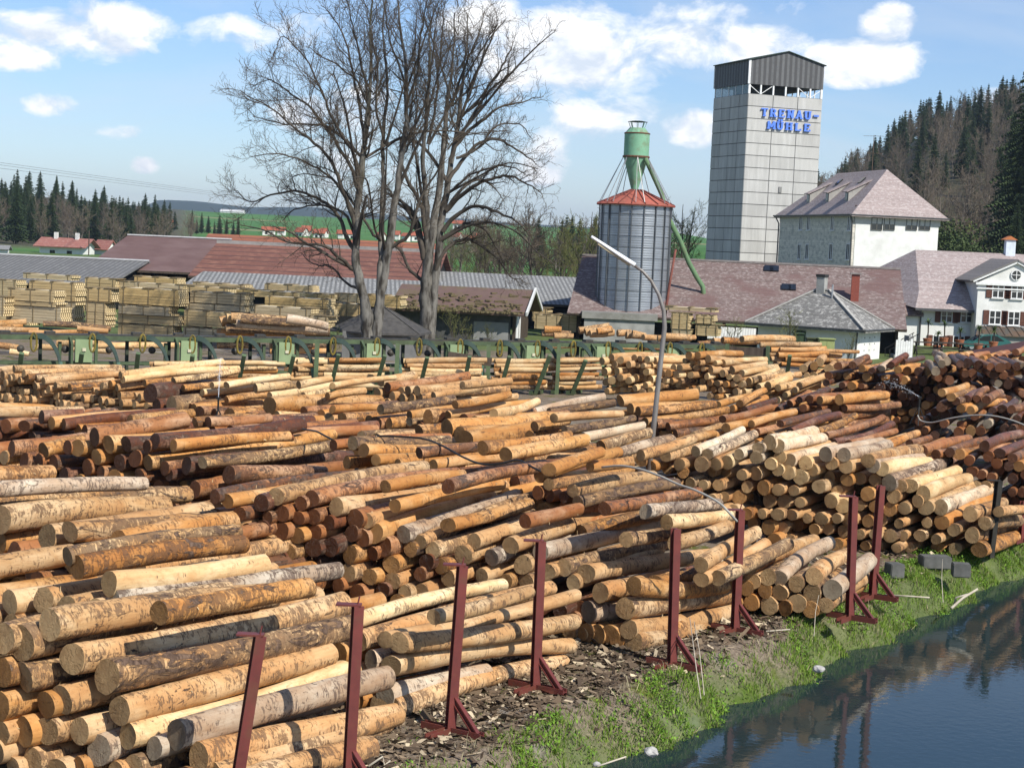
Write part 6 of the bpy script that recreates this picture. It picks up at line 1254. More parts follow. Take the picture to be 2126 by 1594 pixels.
big_tree('right of the two big bare trees, thick trunk and many upswept limbs', 112,
 [[(888, 690, 44), (886, 620, 38), (890, 560, 30), (905, 490, 25), (918, 410, 21), (928, 330, 17), (938, 250, 14), (948, 160, 9), (952, 70, 5), (950, 10, 3)],
  [(896, 640, 26, 1), (915, 530, 22), (924, 460, 22), (938, 390, 18), (955, 300, 14), (968, 210, 10), (980, 130, 6), (985, 40, 3)],
  [(886, 590, 22, -2), (886, 480, 19), (886, 400, 17), (880, 330, 13), (885, 240, 10), (892, 150, 7), (890, 60, 4), (896, 0, 2)]],
 [[(880, 540, 18), (868, 480, 15), (850, 440, 12), (820, 420, 9), (800, 400, 6), (785, 400, 3)], [(890, 520, 15), (872, 430, 13), (850, 370, 10), (838, 320, 7), (842, 260, 4)],
  [(925, 440, 15), (965, 400, 12), (1010, 375, 9), (1050, 375, 7), (1090, 395, 4), (1115, 420, 2)], [(918, 480, 15), (960, 440, 12), (1000, 430, 10), (1050, 450, 7), (1090, 480, 4), (1110, 520, 2)],
  [(930, 380, 14), (965, 330, 11), (1000, 300, 9), (1040, 300, 7), (1080, 330, 5), (1110, 350, 2)], [(935, 340, 13), (970, 280, 11), (1010, 240, 8), (1050, 210, 6), (1090, 205, 4), (1128, 200, 2)],
  [(945, 290, 11), (985, 230, 9), (1020, 170, 7), (1050, 120, 5), (1062, 85, 2)], [(955, 250, 10), (985, 180, 8), (1010, 120, 6), (1030, 70, 4), (1035, 40, 2)], [(940, 220, 9), (960, 150, 7), (985, 90, 5), (1000, 30, 3)],
  [(905, 560, 14), (935, 510, 11), (980, 500, 9), (1030, 530, 7), (1060, 565, 4), (1080, 570, 2)], [(915, 500, 12), (955, 470, 10), (985, 462, 8), (1020, 480, 6), (1040, 520, 4), (1050, 545, 2)],
  [(885, 450, 11), (868, 380, 9), (855, 300, 7), (862, 220, 5), (858, 150, 3)], [(890, 300, 10), (905, 220, 8), (915, 140, 6), (925, 70, 4), (928, 20, 2)], [(945, 330, 9), (990, 310, 7), (1030, 265, 5), (1075, 262, 4), (1105, 290, 2)],
  [(960, 240, 9), (1000, 210, 7), (1040, 165, 5), (1062, 150, 3)], [(895, 600, 12), (850, 560, 10), (825, 520, 8), (800, 505, 5)], [(932, 400, 9), (970, 370, 7), (1030, 345, 5), (1080, 360, 3)], [(970, 190, 7), (1000, 130, 5), (1012, 80, 3), (1030, 50, 2)]], 5, (LBARK,))
def bare_proto(key, H, seed, tm, bm_, spread, dens=1.0, minr=.016, stems=1):
    """a generic leafless tree of height H, built once and copied"""
    rng = np.random.default_rng(seed); ts, tt = TB(), TB(); o = link('bare_tree', None)
    for s_ in range(stems):
        a0 = rng.uniform(0, 6.28); lean = np.array([math.cos(a0), math.sin(a0), 0]) * (.0 if stems == 1 else .28)
        P = wander(np.array([0., 0, -.3]), np.array([0, 0, 1.]) + lean, H * .92, 12, rng, .06, .06); r0 = H * .017; R = np.linspace(r0, r0 * .12, len(P)); ts.limb(P, R, 7)
        nb = int(15 / stems) + 4
        for k in range(nb):
            f = .22 + .72 * k / nb; i = int(f * 12); a = k * 2.4 + rng.uniform(-.5, .5); d = np.array([math.cos(a) * spread, math.sin(a) * spread, rng.uniform(.5, 1.0)]); l = H * .46 * (1 - .62 * f) * rng.uniform(.8, 1.15)
            Q = wander(P[i], d, l, 6, rng, .16, .05); r = r0 * (1 - .8 * f) * .5; ts.limb(Q, np.linspace(r, r * .2, 7), 4); ramify(ts, tt, Q, r, l * .8, 2, rng, .9, .08, dens, minr)
    a = ts.build('trunk', bm_, o); b_ = tt.build('crown', tm, o, False); return o
def leafy_proto(key, H, seed, cols, wide=.5):
    rng = np.random.default_rng(seed); o = link('shrub', None); ts = TB(); V, Fq = [], []; n_ = 0
    ts.limb(wander(np.array([0., 0, -.2]), np.array([0, 0, 1.]), H * .7, 6, rng, .05), np.linspace(H * .02, H * .006, 7), 6)
    cl = [(rng.normal(0, wide * H * .33, 2), rng.uniform(.2, .95) * H) for _ in range(34)]
    for c, z in cl:
        fl = 1 - .5 * abs(z / H - .45); N = 70; p = rng.normal(0, H * .075, (N, 3)) + np.array([c[0] * fl, c[1] * fl, z]); s = H * .018
        u = rng.normal(0, 1, (N, 3)); u /= np.linalg.norm(u, axis=1)[:, None]; w = np.cross(u, rng.normal(0, 1, (N, 3))); w /= np.linalg.norm(w, axis=1)[:, None]
        V.append(np.stack([p - u * s, p + w * s, p + u * s, p - w * s], 1).reshape(-1, 3)); Fq.append(np.arange(N * 4).reshape(N, 4) + n_); n_ += N * 4
    ts.build('trunk', BARK_, o); me = np_mesh('crown', np.concatenate(V), np.concatenate(Fq), cols); c = link('crown', me); c.parent = o; return o
def conifer_proto(key, H, seed, m, w=.2, nl=34, fine=1.0):
    rng = np.random.default_rng(seed); o = link('spruce_tree', None); ts = TB(); V, Fq = [], []; n_ = 0
    ts.limb(np.array([[0, 0, -.5], [0, 0, H * .5], [0, 0, H]]), np.array([H * .014, H * .009, .02]), 6)
    for l in range(nl):
        f = l / (nl - 1); z = H * (.10 + .89 * f) + rng.uniform(-.2, .2); Lb = H * w * (1 - f) ** .75 * rng.uniform(.8, 1.15) + .25; nb = int((9 - 4 * f) / fine)
        for k in range(nb):
            a = k * 6.283 / nb + l * 1.1 + rng.uniform(-.25, .25); lb = Lb * rng.uniform(.5, 1.2); d = np.array([math.cos(a), math.sin(a), 0]); s_ = np.array([-d[1], d[0], 0]); droop = rng.uniform(.18, .5)
            m_ = int(5 / fine)
            for j in range(m_):                       # sprays hang along the bough, ragged
                t = (j + .6) / m_; c = d * lb * t + np.array([0, 0, z - droop * lb * t * t + .12 * lb * t]); ww = (lb * .26 * (1.15 - t) + .16) * fine; h_ = ww * rng.uniform(.6, 1.2) + .25; dl = lb / m_ * .8
                for sg in (-1, 1):
                    p0 = c - d * dl * .5; p1 = c + s_ * sg * ww * rng.uniform(.7, 1.2) + d * dl * rng.uniform(0, .6) - np.array([0, 0, h_ * .55]); p2 = c + d * dl * .8; p3 = c + s_ * sg * ww * .35 - np.array([0, 0, h_ * rng.uniform(.6, 1.2)])
                    V += [p0, p1, p2, p0, p3, p1]; Fq += [[n_, n_ + 1, n_ + 2], [n_ + 3, n_ + 4, n_ + 5]]; n_ += 6
    ts.build('trunk', BARK_, o); me = np_mesh('crown', np.array(V), np.array(Fq), m); c = link('crown', me); c.parent = o; return o
def leaf_mat(name, c1, c2, sc=.35, per=.5):
    m, n, b = new_mat(name); oc = n.new('ShaderNodeTexCoord').outputs['Object']; oi = n.new('ShaderNodeObjectInfo').outputs['Random']
    c = n.mix(n.ramp(n.noise(oc, sc, 3, .6), .35, .65), c1, c2); c = n.mix(n.math('MULTIPLY', oi, per), c, n.mix(1.0, c, (1.25, 1.05, .7), 'MULTIPLY')); setin(n, b, 'Base Color', c); b.inputs['Roughness'].default_value = .75; return m
NEED = leaf_mat('spruce_needles', (.015, .030, .012), (.034, .058, .020)); LGRN = leaf_mat('spring_leaves', (.085, .125, .025), (.14, .17, .04)); DGL = leaf_mat('dark_leaves', (.035, .06, .018), (.06, .085, .025)); YGL = leaf_mat('willow_leaves', (.20, .20, .05), (.27, .24, .07))
FOREST_ROOT = []
CON = [conifer_proto('c%d' % i, 21, 20 + i, NEED, (.17, .2, .15, .22)[i]) for i in range(4)]
HBT = [bare_proto('h%d' % i, 17, 40 + i, HTWIG, mat('hill_bark', (.16, .14, .115), (.10, .085, .07), 1), .75, .55, .035) for i in range(4)]
LEA = [leafy_proto('l0', 7, 60, LGRN), leafy_proto('l1', 7, 61, DGL), leafy_proto('l2', 6, 62, YGL), leafy_proto('l3', 7, 63, DGL, .7)]
NEAR = conifer_proto('near', 36, 29, NEED, .17, 58, .55); used = set()
def plant(proto, x, y, s, rz, name, label, cat, group, z=None, sz=1.0):
    if id(proto) in used: o = copy_tree(proto)
    else: o = proto; used.add(id(proto))
    o.name = name; o.location = (x, y, float(gz(x, y)) if z is None else z); o.rotation_euler = (0, 0, rz); o.scale = (s, s, s * sz); tag(o, label, cat, group); return o
rng = np.random.default_rng(77)
def hill_pts(n_, az0, az1, r0, r1, mind, seed, power=1.0):
    rg = np.random.default_rng(seed); out = []
    for _ in range(n_ * 30):
        az, r = rg.uniform(az0, az1), r0 + (r1 - r0) * rg.random() ** power; x, y = r * math.sin(math.radians(az)), r * math.cos(math.radians(az))
        if all((x - a) ** 2 + (y - b_) ** 2 > mind ** 2 for a, b_ in out): out.append((x, y))
        if len(out) >= n_: break
    return out
# wooded hill on the right: spruces along the crest, bare broadleaves below, young green at the foot
for x, y in hill_pts(150, 9.4, 18.6, 450, 800, 7, 1, .8): plant(CON[rng.integers(4)], x, y, rng.uniform(.45, .82), rng.uniform(0, 6), 'spruce_tree', 'dark spruce among others on the upper slope of the wooded hill', 'tree', 'spruces on the right-hand hill')
for x, y in hill_pts(185, 9.6, 18.6, 285, 680, 7.5, 2): plant(HBT[rng.integers(4)], x, y, rng.uniform(.6, 1.0), rng.uniform(0, 6), 'bare_tree', 'leafless greyish broadleaf tree on the slope of the wooded hill', 'tree', 'bare trees on the right-hand hill')
for x, y in hill_pts(26, 12, 18.6, 255, 340, 6, 3): plant(LEA[(1, 3, 0, 1, 3)[rng.integers(5)]], x, y, rng.uniform(.8, 1.7), rng.uniform(0, 6), 'young_tree', 'bushy green young tree at the foot of the wooded hill', 'tree', 'green bushes at the foot of the hill')
for u, v, D, s in ((1945, 500, 262, .75), (1992, 505, 258, .8)): p = at(u, v, D); plant(LEA[2], p.x, p.y, s, 1, 'young_tree', 'yellow-green bush behind the villa roof, %s one' % ('left' if u < 1960 else 'right'), 'tree', None)
p = at(1995, 430, 300); plant(LEA[0], p.x, p.y, 1.5, 2, 'young_tree', 'fresh light green tree halfway up the wooded slope', 'tree', None)
for u, D, s in ((2118, 285, 1.75), (2150, 300, 1.5), (2092, 325, 1.35), (2135, 262, 1.0), (2110, 255, .7)): p = at(u, 480, D); plant(NEAR, p.x, p.y, s * .62, s * 3, 'spruce_tree', 'very tall dark spruce in the near group at the right edge', 'tree', 'tall spruces at the right edge')
# wooded rise on the left
for x, y in hill_pts(110, -18.5, -11.3, 500, 790, 8, 4): plant(CON[rng.integers(4)], x, y, rng.uniform(.55, .85) * (.72 + .28 * min(1, (-11.0 - math.degrees(math.atan2(x, y))) / 5)), rng.uniform(0, 6), 'spruce_tree', 'dark spruce standing in the wood at the left behind the farmhouse', 'tree', 'spruces of the left-hand wood')
for x, y in hill_pts(52, -18.5, -10.6, 480, 700, 10, 5): plant(HBT[rng.integers(4)], x, y, rng.uniform(.5, .8), rng.uniform(0, 6), 'bare_tree', 'leafless brownish tree along the edge of the left-hand wood', 'tree', 'bare trees of the left-hand wood')
for k, u in enumerate((345, 362, 398, 408, 418, 432, 445, 455, 470, 484, 494, 300, 320)): p = at(u, 490, 760 + 20 * (k % 3)); plant(CON[k % 4], p.x, p.y, rng.uniform(.28, .52) if k < 11 else .7, k, 'spruce_tree', 'small spruce in the row before the green field', 'tree', 'small spruces before the field')
# bare trees nearer by, behind the roofs
MID = bare_proto('m', 13, 90, TWIG, BARK_, .85, .9, .02); MID2 = bare_proto('m2', 12, 91, BUDS, BARK_, .7, .9, .02, 3)
for u, D, s, pr, lab in ((1108, 175, .98, MID, 'spreading bare tree behind the grey hall roof'), (1045, 190, .75, MID, 'smaller bare tree between the big tree and the spreading one'), (1205, 170, 1.0, MID2, 'many-stemmed budding tree left of the steel tank'), (1420, 230, 1.25, MID2, 'bushy bare tree between tank and tower'), (1160, 210, .85, MID2, 'hazy bare tree beyond the grey hall'), (1250, 200, .9, MID, 'bare tree hidden partly by the steel tank'), (985, 215, .8, MID2, 'thicket-like bare tree behind the big trunk'), (1390, 215, .9, MID, 'bare tree right beside the duct')): p = at(u, 560, D); plant(pr, p.x, p.y, s, u, 'bare_tree', lab, 'tree', None, z=0)
for x, y in hill_pts(40, -2.2, 4.2, 250, 420, 7, 6): plant((MID, MID2, HBT[0], HBT[1])[rng.integers(4)], x, y, rng.uniform(.5, .8), rng.uniform(0, 6), 'bare_tree', 'leafless tree in the copse beyond the grey hall roof', 'tree', 'bare copse in the middle distance')
for x, y in hill_pts(26, .6, 4.4, 430, 560, 7, 7): plant(CON[rng.integers(4)], x, y, rng.uniform(.5, .75), rng.uniform(0, 6), 'spruce_tree', 'spruce in the dark belt seen between big tree and tank', 'tree', 'spruces of the middle belt')
YNG = bare_proto('y', 4.2, 95, BUDS, BARK_, .55, .9, .012)
for u, v, D, s, lab in ((1640, 735, 117, 1.05, 'young budding tree in front of the cottage wall'), (1512, 715, 116, .85, 'thin young tree before the pale lean-to'), (1758, 750, 118, .62, 'scrawny climber at the corner of the cottage'), (1480, 712, 118, .5, 'low bare bush beside the lumber packs')): p = at(u, v, D); plant(YNG, p.x, p.y, s, u, 'young_tree', lab, 'tree', None, z=0)
for u, D, s, lab in ((690, 104, .5, 'low twiggy bush left of the leaning trunks'), (835, 108, .6, 'tangled twigs between the two big trunks'), (945, 112, .8, 'bare bush before the dark hut wall'), (975, 114, .6, 'small bare bush at the hut front'), (1020, 116, .5, 'twiggy bush beside the grey sheet of the hut')): p = at(u, 690, D); plant(MID if False else YNG, p.x, p.y, s * 1.1, u, 'bush', lab, 'bush', None, z=0)

# ------------------------------------------------------------------ village, farmhouse, power lines
VROOF = mat('village_red_roof', (.36, .11, .06), (.28, .085, .05), .8); FROOF = stripes('farm_roof_tiles', (.30, .125, .10), (.2, .08, .065), (0, 0, 1), 2.5, .7, .85, c3=(.36, .2, .16), jit=.4, noise=.4)
def house(u, vb, D, wpx, hpx, rpx, a, label, rm=None, name='village_house', dpt=.8, wins=True, group=None, chim=0, e=.6):
    P = at(u, vb, D); z0 = float(gz(P.x, P.y)); z0 = max(z0, P.z) if D > 400 else 0.0
    P.z = z0 - 1.5; o = thing(name, label, 'house', P, group); o.rotation_euler = (0, 0, math.radians(90 - a)); k = D / F; w, h, r = wpx * k, hpx * k + 1.5, rpx * k; d = w * dpt
    mb = MB(); mb.box((w / 2, d / 2, h / 2), (w, d, h)); mb.prism([(0.01, 0, h), (.01, d, h), (.01, d / 2, h + r - .1)], X * (w - .02)); part(mb, 'wall', PLASTER, o)
    mb = MB()
    for sg in (-e, d + e): roof_slab(mb, [(-e, sg, h - .3), (w + e, sg, h - .3), (w + e, d / 2, h + r), (-e, d / 2, h + r)], .2)
    rf = part(mb, 'roof', rm or VROOF, o)
    for c in range(chim): mb = MB(); mb.box((w * (.25 + .5 * c), d / 2 - .4, h + r + .3), (.8, .8, 1.8)); part(mb, 'chimney', PLASTER, rf)
    if wins:
        for q in range(2): mb = MB(); mb.box((w * (.3 + .4 * q), -.03, h - 1.8), (1.2, .08, 1.3)); part(mb, 'window', glass(), o)
    return o
vh = [(545, 486, 26, 10, 6, 'low'), (575, 487, 15, 9, 7, ''), (612, 490, 22, 9, 9, ''), (628, 488, 18, 10, 10, ''), (650, 491, 24, 8, 8, ''), (664, 488, 14, 7, 8, ''), (716, 494, 20, 9, 8, ''), (815, 499, 13, 11, 8, ''), (834, 497, 14, 8, 6, ''), (855, 498, 26, 10, 8, ''), (880, 496, 16, 9, 7, ''), (935, 501, 20, 10, 9, ''), (965, 503, 22, 8, 7, ''), (940, 470, 20, 7, 6, ''), (352, 470, 10, 8, 6, ''), (985, 498, 18, 8, 7, ''), (700, 492, 12, 8, 7, ''), (780, 497, 16, 8, 7, '')]
vl = ['leftmost', 'second', 'third', 'fourth', 'fifth', 'sixth', 'seventh', 'eighth', 'ninth', 'tenth', 'eleventh', 'twelfth', 'thirteenth', 'higher-standing', 'half-hidden one', 'fourteenth', 'fifteenth', 'sixteenth']
for k, (u, v, w, h, r, _) in enumerate(vh): house(u, v, 860 + 37 * (k % 4), w, h, r, 80 + 23 * (k % 3), 'white village house with red roof by the field, %s in row' % vl[k], group='village houses', wins=w > 15)
house(82, 530, 400, 92, 17, 16, 97, 'white farmhouse with broad reddish roof and two chimneys at the left wood edge', FROOF, 'farmhouse', .75, True, None, 2, 1.2)
house(196, 532, 410, 34, 13, 18, 120, 'smaller pinkish roofed farm building right of the farmhouse', FROOF, 'farm_building', .8, False)
house(-6, 527, 380, 20, 10, 6, 92, 'small grey shed at the left edge below the wood', mat('grey_shed_roof', (.2, .2, .2)), 'farm_shed', .8, False)
house(457, 441, 2050, 48, 3, 4, 95, 'long pale farm hall on the skyline of the field', mat('pale_hall_roof', (.45, .45, .45)), 'farm_hall', .4, False)
p = at(184, 530, 395); mb = MB(); mb.tube([Vector((0, 0, -2)), Vector((0, 0, 5.6))], .14, 6); s = mb.build('utility_pole', DARKW, None); s.location = p; tag(s, 'short dark utility pole right of the farmhouse', 'pole')
for k, (v0, v1) in enumerate(((335, 409), (340, 412), (347, 415))):
    A, B = at(-20, v0, 300), at(520, v1, 620); pts = [A.lerp(B, t / 24) - Z * (5.0 * 4 * (t / 24) * (1 - t / 24)) * .0 for t in range(25)]
    mb = MB(); mb.tube(pts, .035, 4); s = mb.build('power_line', mat('cable_grey', (.10, .10, .11)), None, False, A); tag(s, '%s of three thin power cables crossing the sky at left' % ('uppermost', 'middle', 'lowest')[k], 'cable', 'power cables')

# ------------------------------------------------------------------ terrace before the villa
TERR = mat('terracotta', (.36, .13, .06), (.30, .11, .055), 4); PALM = leaf_mat('palm_leaf', (.05, .09, .025), (.09, .13, .04))
def palm(u, v, D, h, label, pot=True, zt=.0):
    P = at(u, v, D); P.z = zt; o = thing('potted_palm', label, 'plant', P, 'potted palms on the terrace'); rng = np.random.default_rng(int(u))
    if pot: mb = MB(); mb.lathe([(.0, 0), (.26, 0), (.36, .55), (.39, .55), (.39, .62), (.33, .62), (.0, .58)], 14); part(mb, 'pot', TERR, o)
    mb = MB(); mb.tube([(0, 0, .5 if pot else 0), (.03, 0, h * .6), (0, .02, h)], .055, 6); part(mb, 'trunk', BARK_, o); mb = MB()
    for k in range(46):
        a = rng.uniform(0, 6.28); e = rng.uniform(-.35, 1.2); l = rng.uniform(.45, .72); d = Vector((math.cos(a) * math.cos(e), math.sin(a) * math.cos(e), math.sin(e))); s_ = d.cross(Z).normalized() * .035; b0 = Vector((0, 0, h)); m1 = b0 + d * l * .55; tp = b0 + d * l - Z * .12
        mb.poly([b0 - s_, b0 + s_, m1 + s_ * .9, m1 - s_ * .9]); mb.poly([m1 - s_ * .9, m1 + s_ * .9, tp])
    part(mb, 'fronds', PALM, o)
for u, v, D, h, lab, zt in ((1925, 712, 142, 1.9, 'palm with bare stem at the left end of the terrace', .4), (1946, 722, 139, 1.5, 'palm in a white tub below the left villa windows', 0), (1959, 714, 142, 1.7, 'potted palm before the left ground floor window', .5), (1992, 715, 142, 1.3, 'potted palm between the ground floor windows', .4), (2031, 722, 139, 1.75, 'palm beside the parked car', .3), (2062, 720, 139, 1.5, 'potted palm right of the parked car', .5)): palm(u, v, D, h, lab, True, zt)
DBOARD = mat('dark_bench_wood', (.04, .035, .03), (.07, .06, .05), 4)
for u, D, lab in ((1928, 136, 'left dark wooden bench table on the terrace'), (1972, 136.5, 'middle dark wooden bench table on the terrace'), (2020, 136, 'right dark wooden bench table near the car')):
    P = at(u, 720, D); P.z = 0; o = thing('bench_table', lab, 'table', P, 'bench tables on the terrace'); mb = MB(); mb.box((0, 0, .98), (2.6, .8, .07)); part(mb, 'tabletop', DBOARD, o)
    for sg in (-1, 1):
        mb = MB(); mb.bar((sg * 1.0, -.5, 0), (sg * 1.0, .12, .95), .1, .1, up=(1, 0, 0)); mb.bar((sg * 1.0 + .01, .5, 0), (sg * 1.0 + .01, -.12, .95), .1, .1, up=(1, 0, 0)); part(mb, 'leg', DBOARD, o)
    for sg in (-1, 1): mb = MB(); mb.box((0, sg * .75, .52), (2.6, .3, .05)); part(mb, 'bench', DBOARD, o)
def build_car():
    P = at(1998, 722, 145); P.z = 0; o = thing('parked_car', 'teal green car parked on the terrace before the villa door', 'car', P); o.rotation_euler = (0, 0, math.radians(3)); teal = mat('teal_paint', (.02, .11, .10), rough=.3, spec=.6); w = 1.7
    prof = [(0, .35), (.05, .62), (.9, .80), (1.65, 1.30), (2.0, 1.40), (2.9, 1.40), (3.5, 1.18), (4.1, .86), (4.2, .6), (4.2, .35)]
    mb = MB(); mb.prism([(x, 0, z) for x, z in prof], Y * w); part(mb, 'body', teal, o)
    mb = MB()
    for yy in (-.012, w + .012): mb.poly([(1.12, yy, .86), (1.72, yy, 1.25), (2.35, yy, 1.33), (2.35, yy, .86)]); mb.poly([(2.45, yy, .86), (2.45, yy, 1.33), (2.9, yy, 1.31), (3.55, yy, .9)])
    mb.poly([(.98, .12, .86), (.98, w - .12, .86), (1.62, w - .18, 1.285), (1.62, .18, 1.285)]); part(mb, 'side_window', glass(), o)
    for x in (.8, 3.4):
        for yy in (.02, w - .2): mb = MB(); mb.tube([(x, yy, .32), (x, yy + .18, .32)], .32, 16); wl = part(mb, 'wheel', HOSE, o); mb = MB(); mb.tube([(x, yy - .012, .32), (x, yy + .192, .32)], .19, 12); part(mb, 'rim', mat('alloy', (.5, .5, .5), rough=.3, metal=.8), wl)
    for yy in (.25, w - .25): mb = MB(); mb.box((.035, yy, .62), (.06, .3, .14)); part(mb, 'headlight', mat('headlight_glass', (.7, .72, .74), rough=.15), o)
build_car()
P = at(1860, 722, 130); P.z = 0; o = thing('garden_steps', 'short flight of steps with black slanted handrails beside the cottage', 'steps', P)
for k in range(4): mb = MB(); mb.box((k * .35, .5, .12 + k * .24), (.36, 1.6, .24 + k * .48)); part(mb, 'step', CONC, o)
for yy in (-.3, 1.3): mb = MB(); mb.bar((1.6, yy, 1.9), (-.6, yy, .55), .05, .05); mb.bar((-.5, yy, 0), (-.5, yy, .6), .05, .05); mb.bar((1.5, yy, 0), (1.5, yy, 1.85), .05, .05); part(mb, 'handrail', HOSE, o)
mb = MB(); rr = random.Random(2)
for k in range(7): mb.box((k * .18, 0, .75 + .1 * math.sin(k * 2.1)), (.16, .05, 1.4 + .25 * math.sin(k * 1.3)))
s = mb.build('white_fence', WHITE, None); q = at(1862, 720, 128); s.location = (q.x, q.y, 0); tag(s, 'short white picket fence between cottage and villa', 'fence')
mb = MB(); q = at(2100, 730, 118); q.z = 0; w_ = 8.0; zt_ = zat(q, 735); roof_slab(mb, [(-2.2, 0, zt_ - .2), (w_, -1, zt_ + 2.2), (w_, 3, zt_ + 2.2), (-2.2, 4, zt_ - .2)], .15); o = thing('dark_roof_shed', 'dark reddish shed roof corner rising at the right edge below the villa', 'shed', q); part(mb, 'roof', mat('dark_red_felt', (.07, .03, .028), (.10, .045, .04), 2), o)
mb = MB(); mb.box((w_ / 2, 2, (zt_ - .4) / 2), (w_ - 1, 3, zt_ - .4)); part(mb, 'wall', DARKW, o)

# ------------------------------------------------------------------ bank growth, bark chips, stalks
GRASSM = leaf_mat('bank_grass', (.075, .125, .02), (.135, .175, .04), 2.0, 0); 
def scatter(nmax, tlo, thi, dlo, dhi, seed, keep):
    rg = np.random.default_rng(seed); t = rg.uniform(tlo, thi, nmax); d = rg.uniform(dlo, dhi, nmax); x = WA.x + wdir.x * t + wn.x * d; y = WA.y + wdir.y * t + wn.y * d
    k = rg.random(nmax) < keep(x, y, shore(x, y)); x, y = x[k], y[k]; return x, y, gz(x, y), rg
def blades(name, label, cat, x, y, z, rg, h, w, lean, mt, col):
    n_ = len(x); a = rg.uniform(0, 6.283, n_); hh = h * rg.uniform(.45, 1.25, n_); ww = w * rg.uniform(.7, 1.3, n_); ln = lean * hh * rg.uniform(.2, 1.2, n_); b = rg.uniform(0, 6.283, n_)
    base = np.stack([x, y, z - .02], 1); s = np.stack([np.cos(a), np.sin(a), 0 * a], 1) * ww[:, None]; l = np.stack([np.cos(b) * ln, np.sin(b) * ln, 0 * a], 1); up = np.stack([0 * a, 0 * a, hh], 1)
    mid = base + up * .6 + l * .35; tip = base + up * (1 - .25 * lean) + l
    V = np.stack([base - s, base + s, mid + s * .8, mid - s * .8, tip], 1).reshape(-1, 3); i = np.arange(n_) * 5; Fq = np.concatenate([np.stack([i, i + 1, i + 2], 1), np.stack([i, i + 2, i + 3], 1), np.stack([i + 3, i + 2, i + 4], 1)])
    c = np.repeat(col(n_, rg), 5, 0); me = np_mesh(name, V, Fq, mt, {'tone': ('FLOAT_COLOR', np.concatenate([c, np.ones((len(c), 1))], 1))}); return tag(link(name, me), label, cat, None, 'stuff')
def tone_mat(name, rough=.7, trans=0.0):
    m, n, b = new_mat(name); setin(n, b, 'Base Color', n.attr('tone').outputs['Color']); b.inputs['Roughness'].default_value = rough; return m
TONE = tone_mat('plant_tones'); TONE2 = tone_mat('debris_tones', .9)
def greens(n_, rg):
    t = rg.random((n_, 1)); c = np.array([.075, .15, .012]) * (1 - t) + np.array([.19, .28, .035]) * t; dry = rg.random(n_) < .07; c[dry] = np.array([.30, .26, .13]) * rg.uniform(.6, 1.1, (dry.sum(), 1)); return c
def dries(n_, rg): return np.array([.36, .31, .18]) * rg.uniform(.5, 1.15, (n_, 1))
clump = lambda x, y, s, k: vnoise(x, y, s, k)
def keep_g(x, y, d):
    far = np.clip((y - 33) / 12, 0, 1); w = 1.25 + .9 * (clump(x, y, 1.1, 7) - .35) + far * .9
    return np.clip((w - d) * 2.2, 0, 1) * np.clip((d + .25) * 4, 0, 1) * (.35 + .65 * (clump(x, y, .55, 9) > .38))
x, y, z, rg = scatter(190000, -14, 34, -.3, 3.4, 11, keep_g); blades('bank_grass', 'short green grass tufts growing along the pond bank', 'grass', x, y, z, rg, .15, .007, .8, TONE, greens)
x, y, z, rg = scatter(26000, -14, 34, .2, 4.6, 12, lambda x, y, d: .55 * (clump(x, y, .8, 13) > .60) * (d > .3) * (.35 + .65 * (y > 33))); blades('sparse_grass', 'sparse grass among the bark litter', 'grass', x, y, z, rg, .09, .007, .9, TONE, greens)
x, y, z, rg = scatter(5500, -14, 34, -.25, 1.4, 14, lambda x, y, d: .5 * (clump(x, y, 1.6, 15) > .5) + .12); blades('dry_grass', 'bleached dry grass blades hanging over the water edge', 'grass', x, y, z, rg, .30, .006, 1.3, TONE, dries)
# broad-leaved weeds
def weeds():
    x, y, z, rg = scatter(60000, -14, 34, -.1, 2.4, 16, lambda x, y, d: keep_g(x, y, d) * (clump(x, y, .7, 17) > .48)); n_ = len(x); a = rg.uniform(0, 6.283, n_); s = rg.uniform(.018, .045, n_); el = rg.uniform(.1, .9, n_); h = rg.uniform(.02, .17, n_)
    c = np.stack([x, y, z + h], 1); d = np.stack([np.cos(a) * np.cos(el), np.sin(a) * np.cos(el), np.sin(el)], 1) * s[:, None]; t = np.stack([-np.sin(a), np.cos(a), 0 * a], 1) * (s * .5)[:, None]
    V = np.stack([c - d, c + t, c + d, c - t], 1).reshape(-1, 3); Fq = np.arange(n_ * 4).reshape(n_, 4); u = rg.random((n_, 1)); col = np.repeat(np.array([.07, .16, .012]) * (1 - u) + np.array([.17, .30, .03]) * u, 4, 0)
    me = np_mesh('bank_weeds', V, Fq, TONE, {'tone': ('FLOAT_COLOR', np.concatenate([col, np.ones((len(col), 1))], 1))}); tag(link('bank_weeds', me), 'fresh green broad-leaved weeds on the pond bank', 'weeds', None, 'stuff')
weeds()
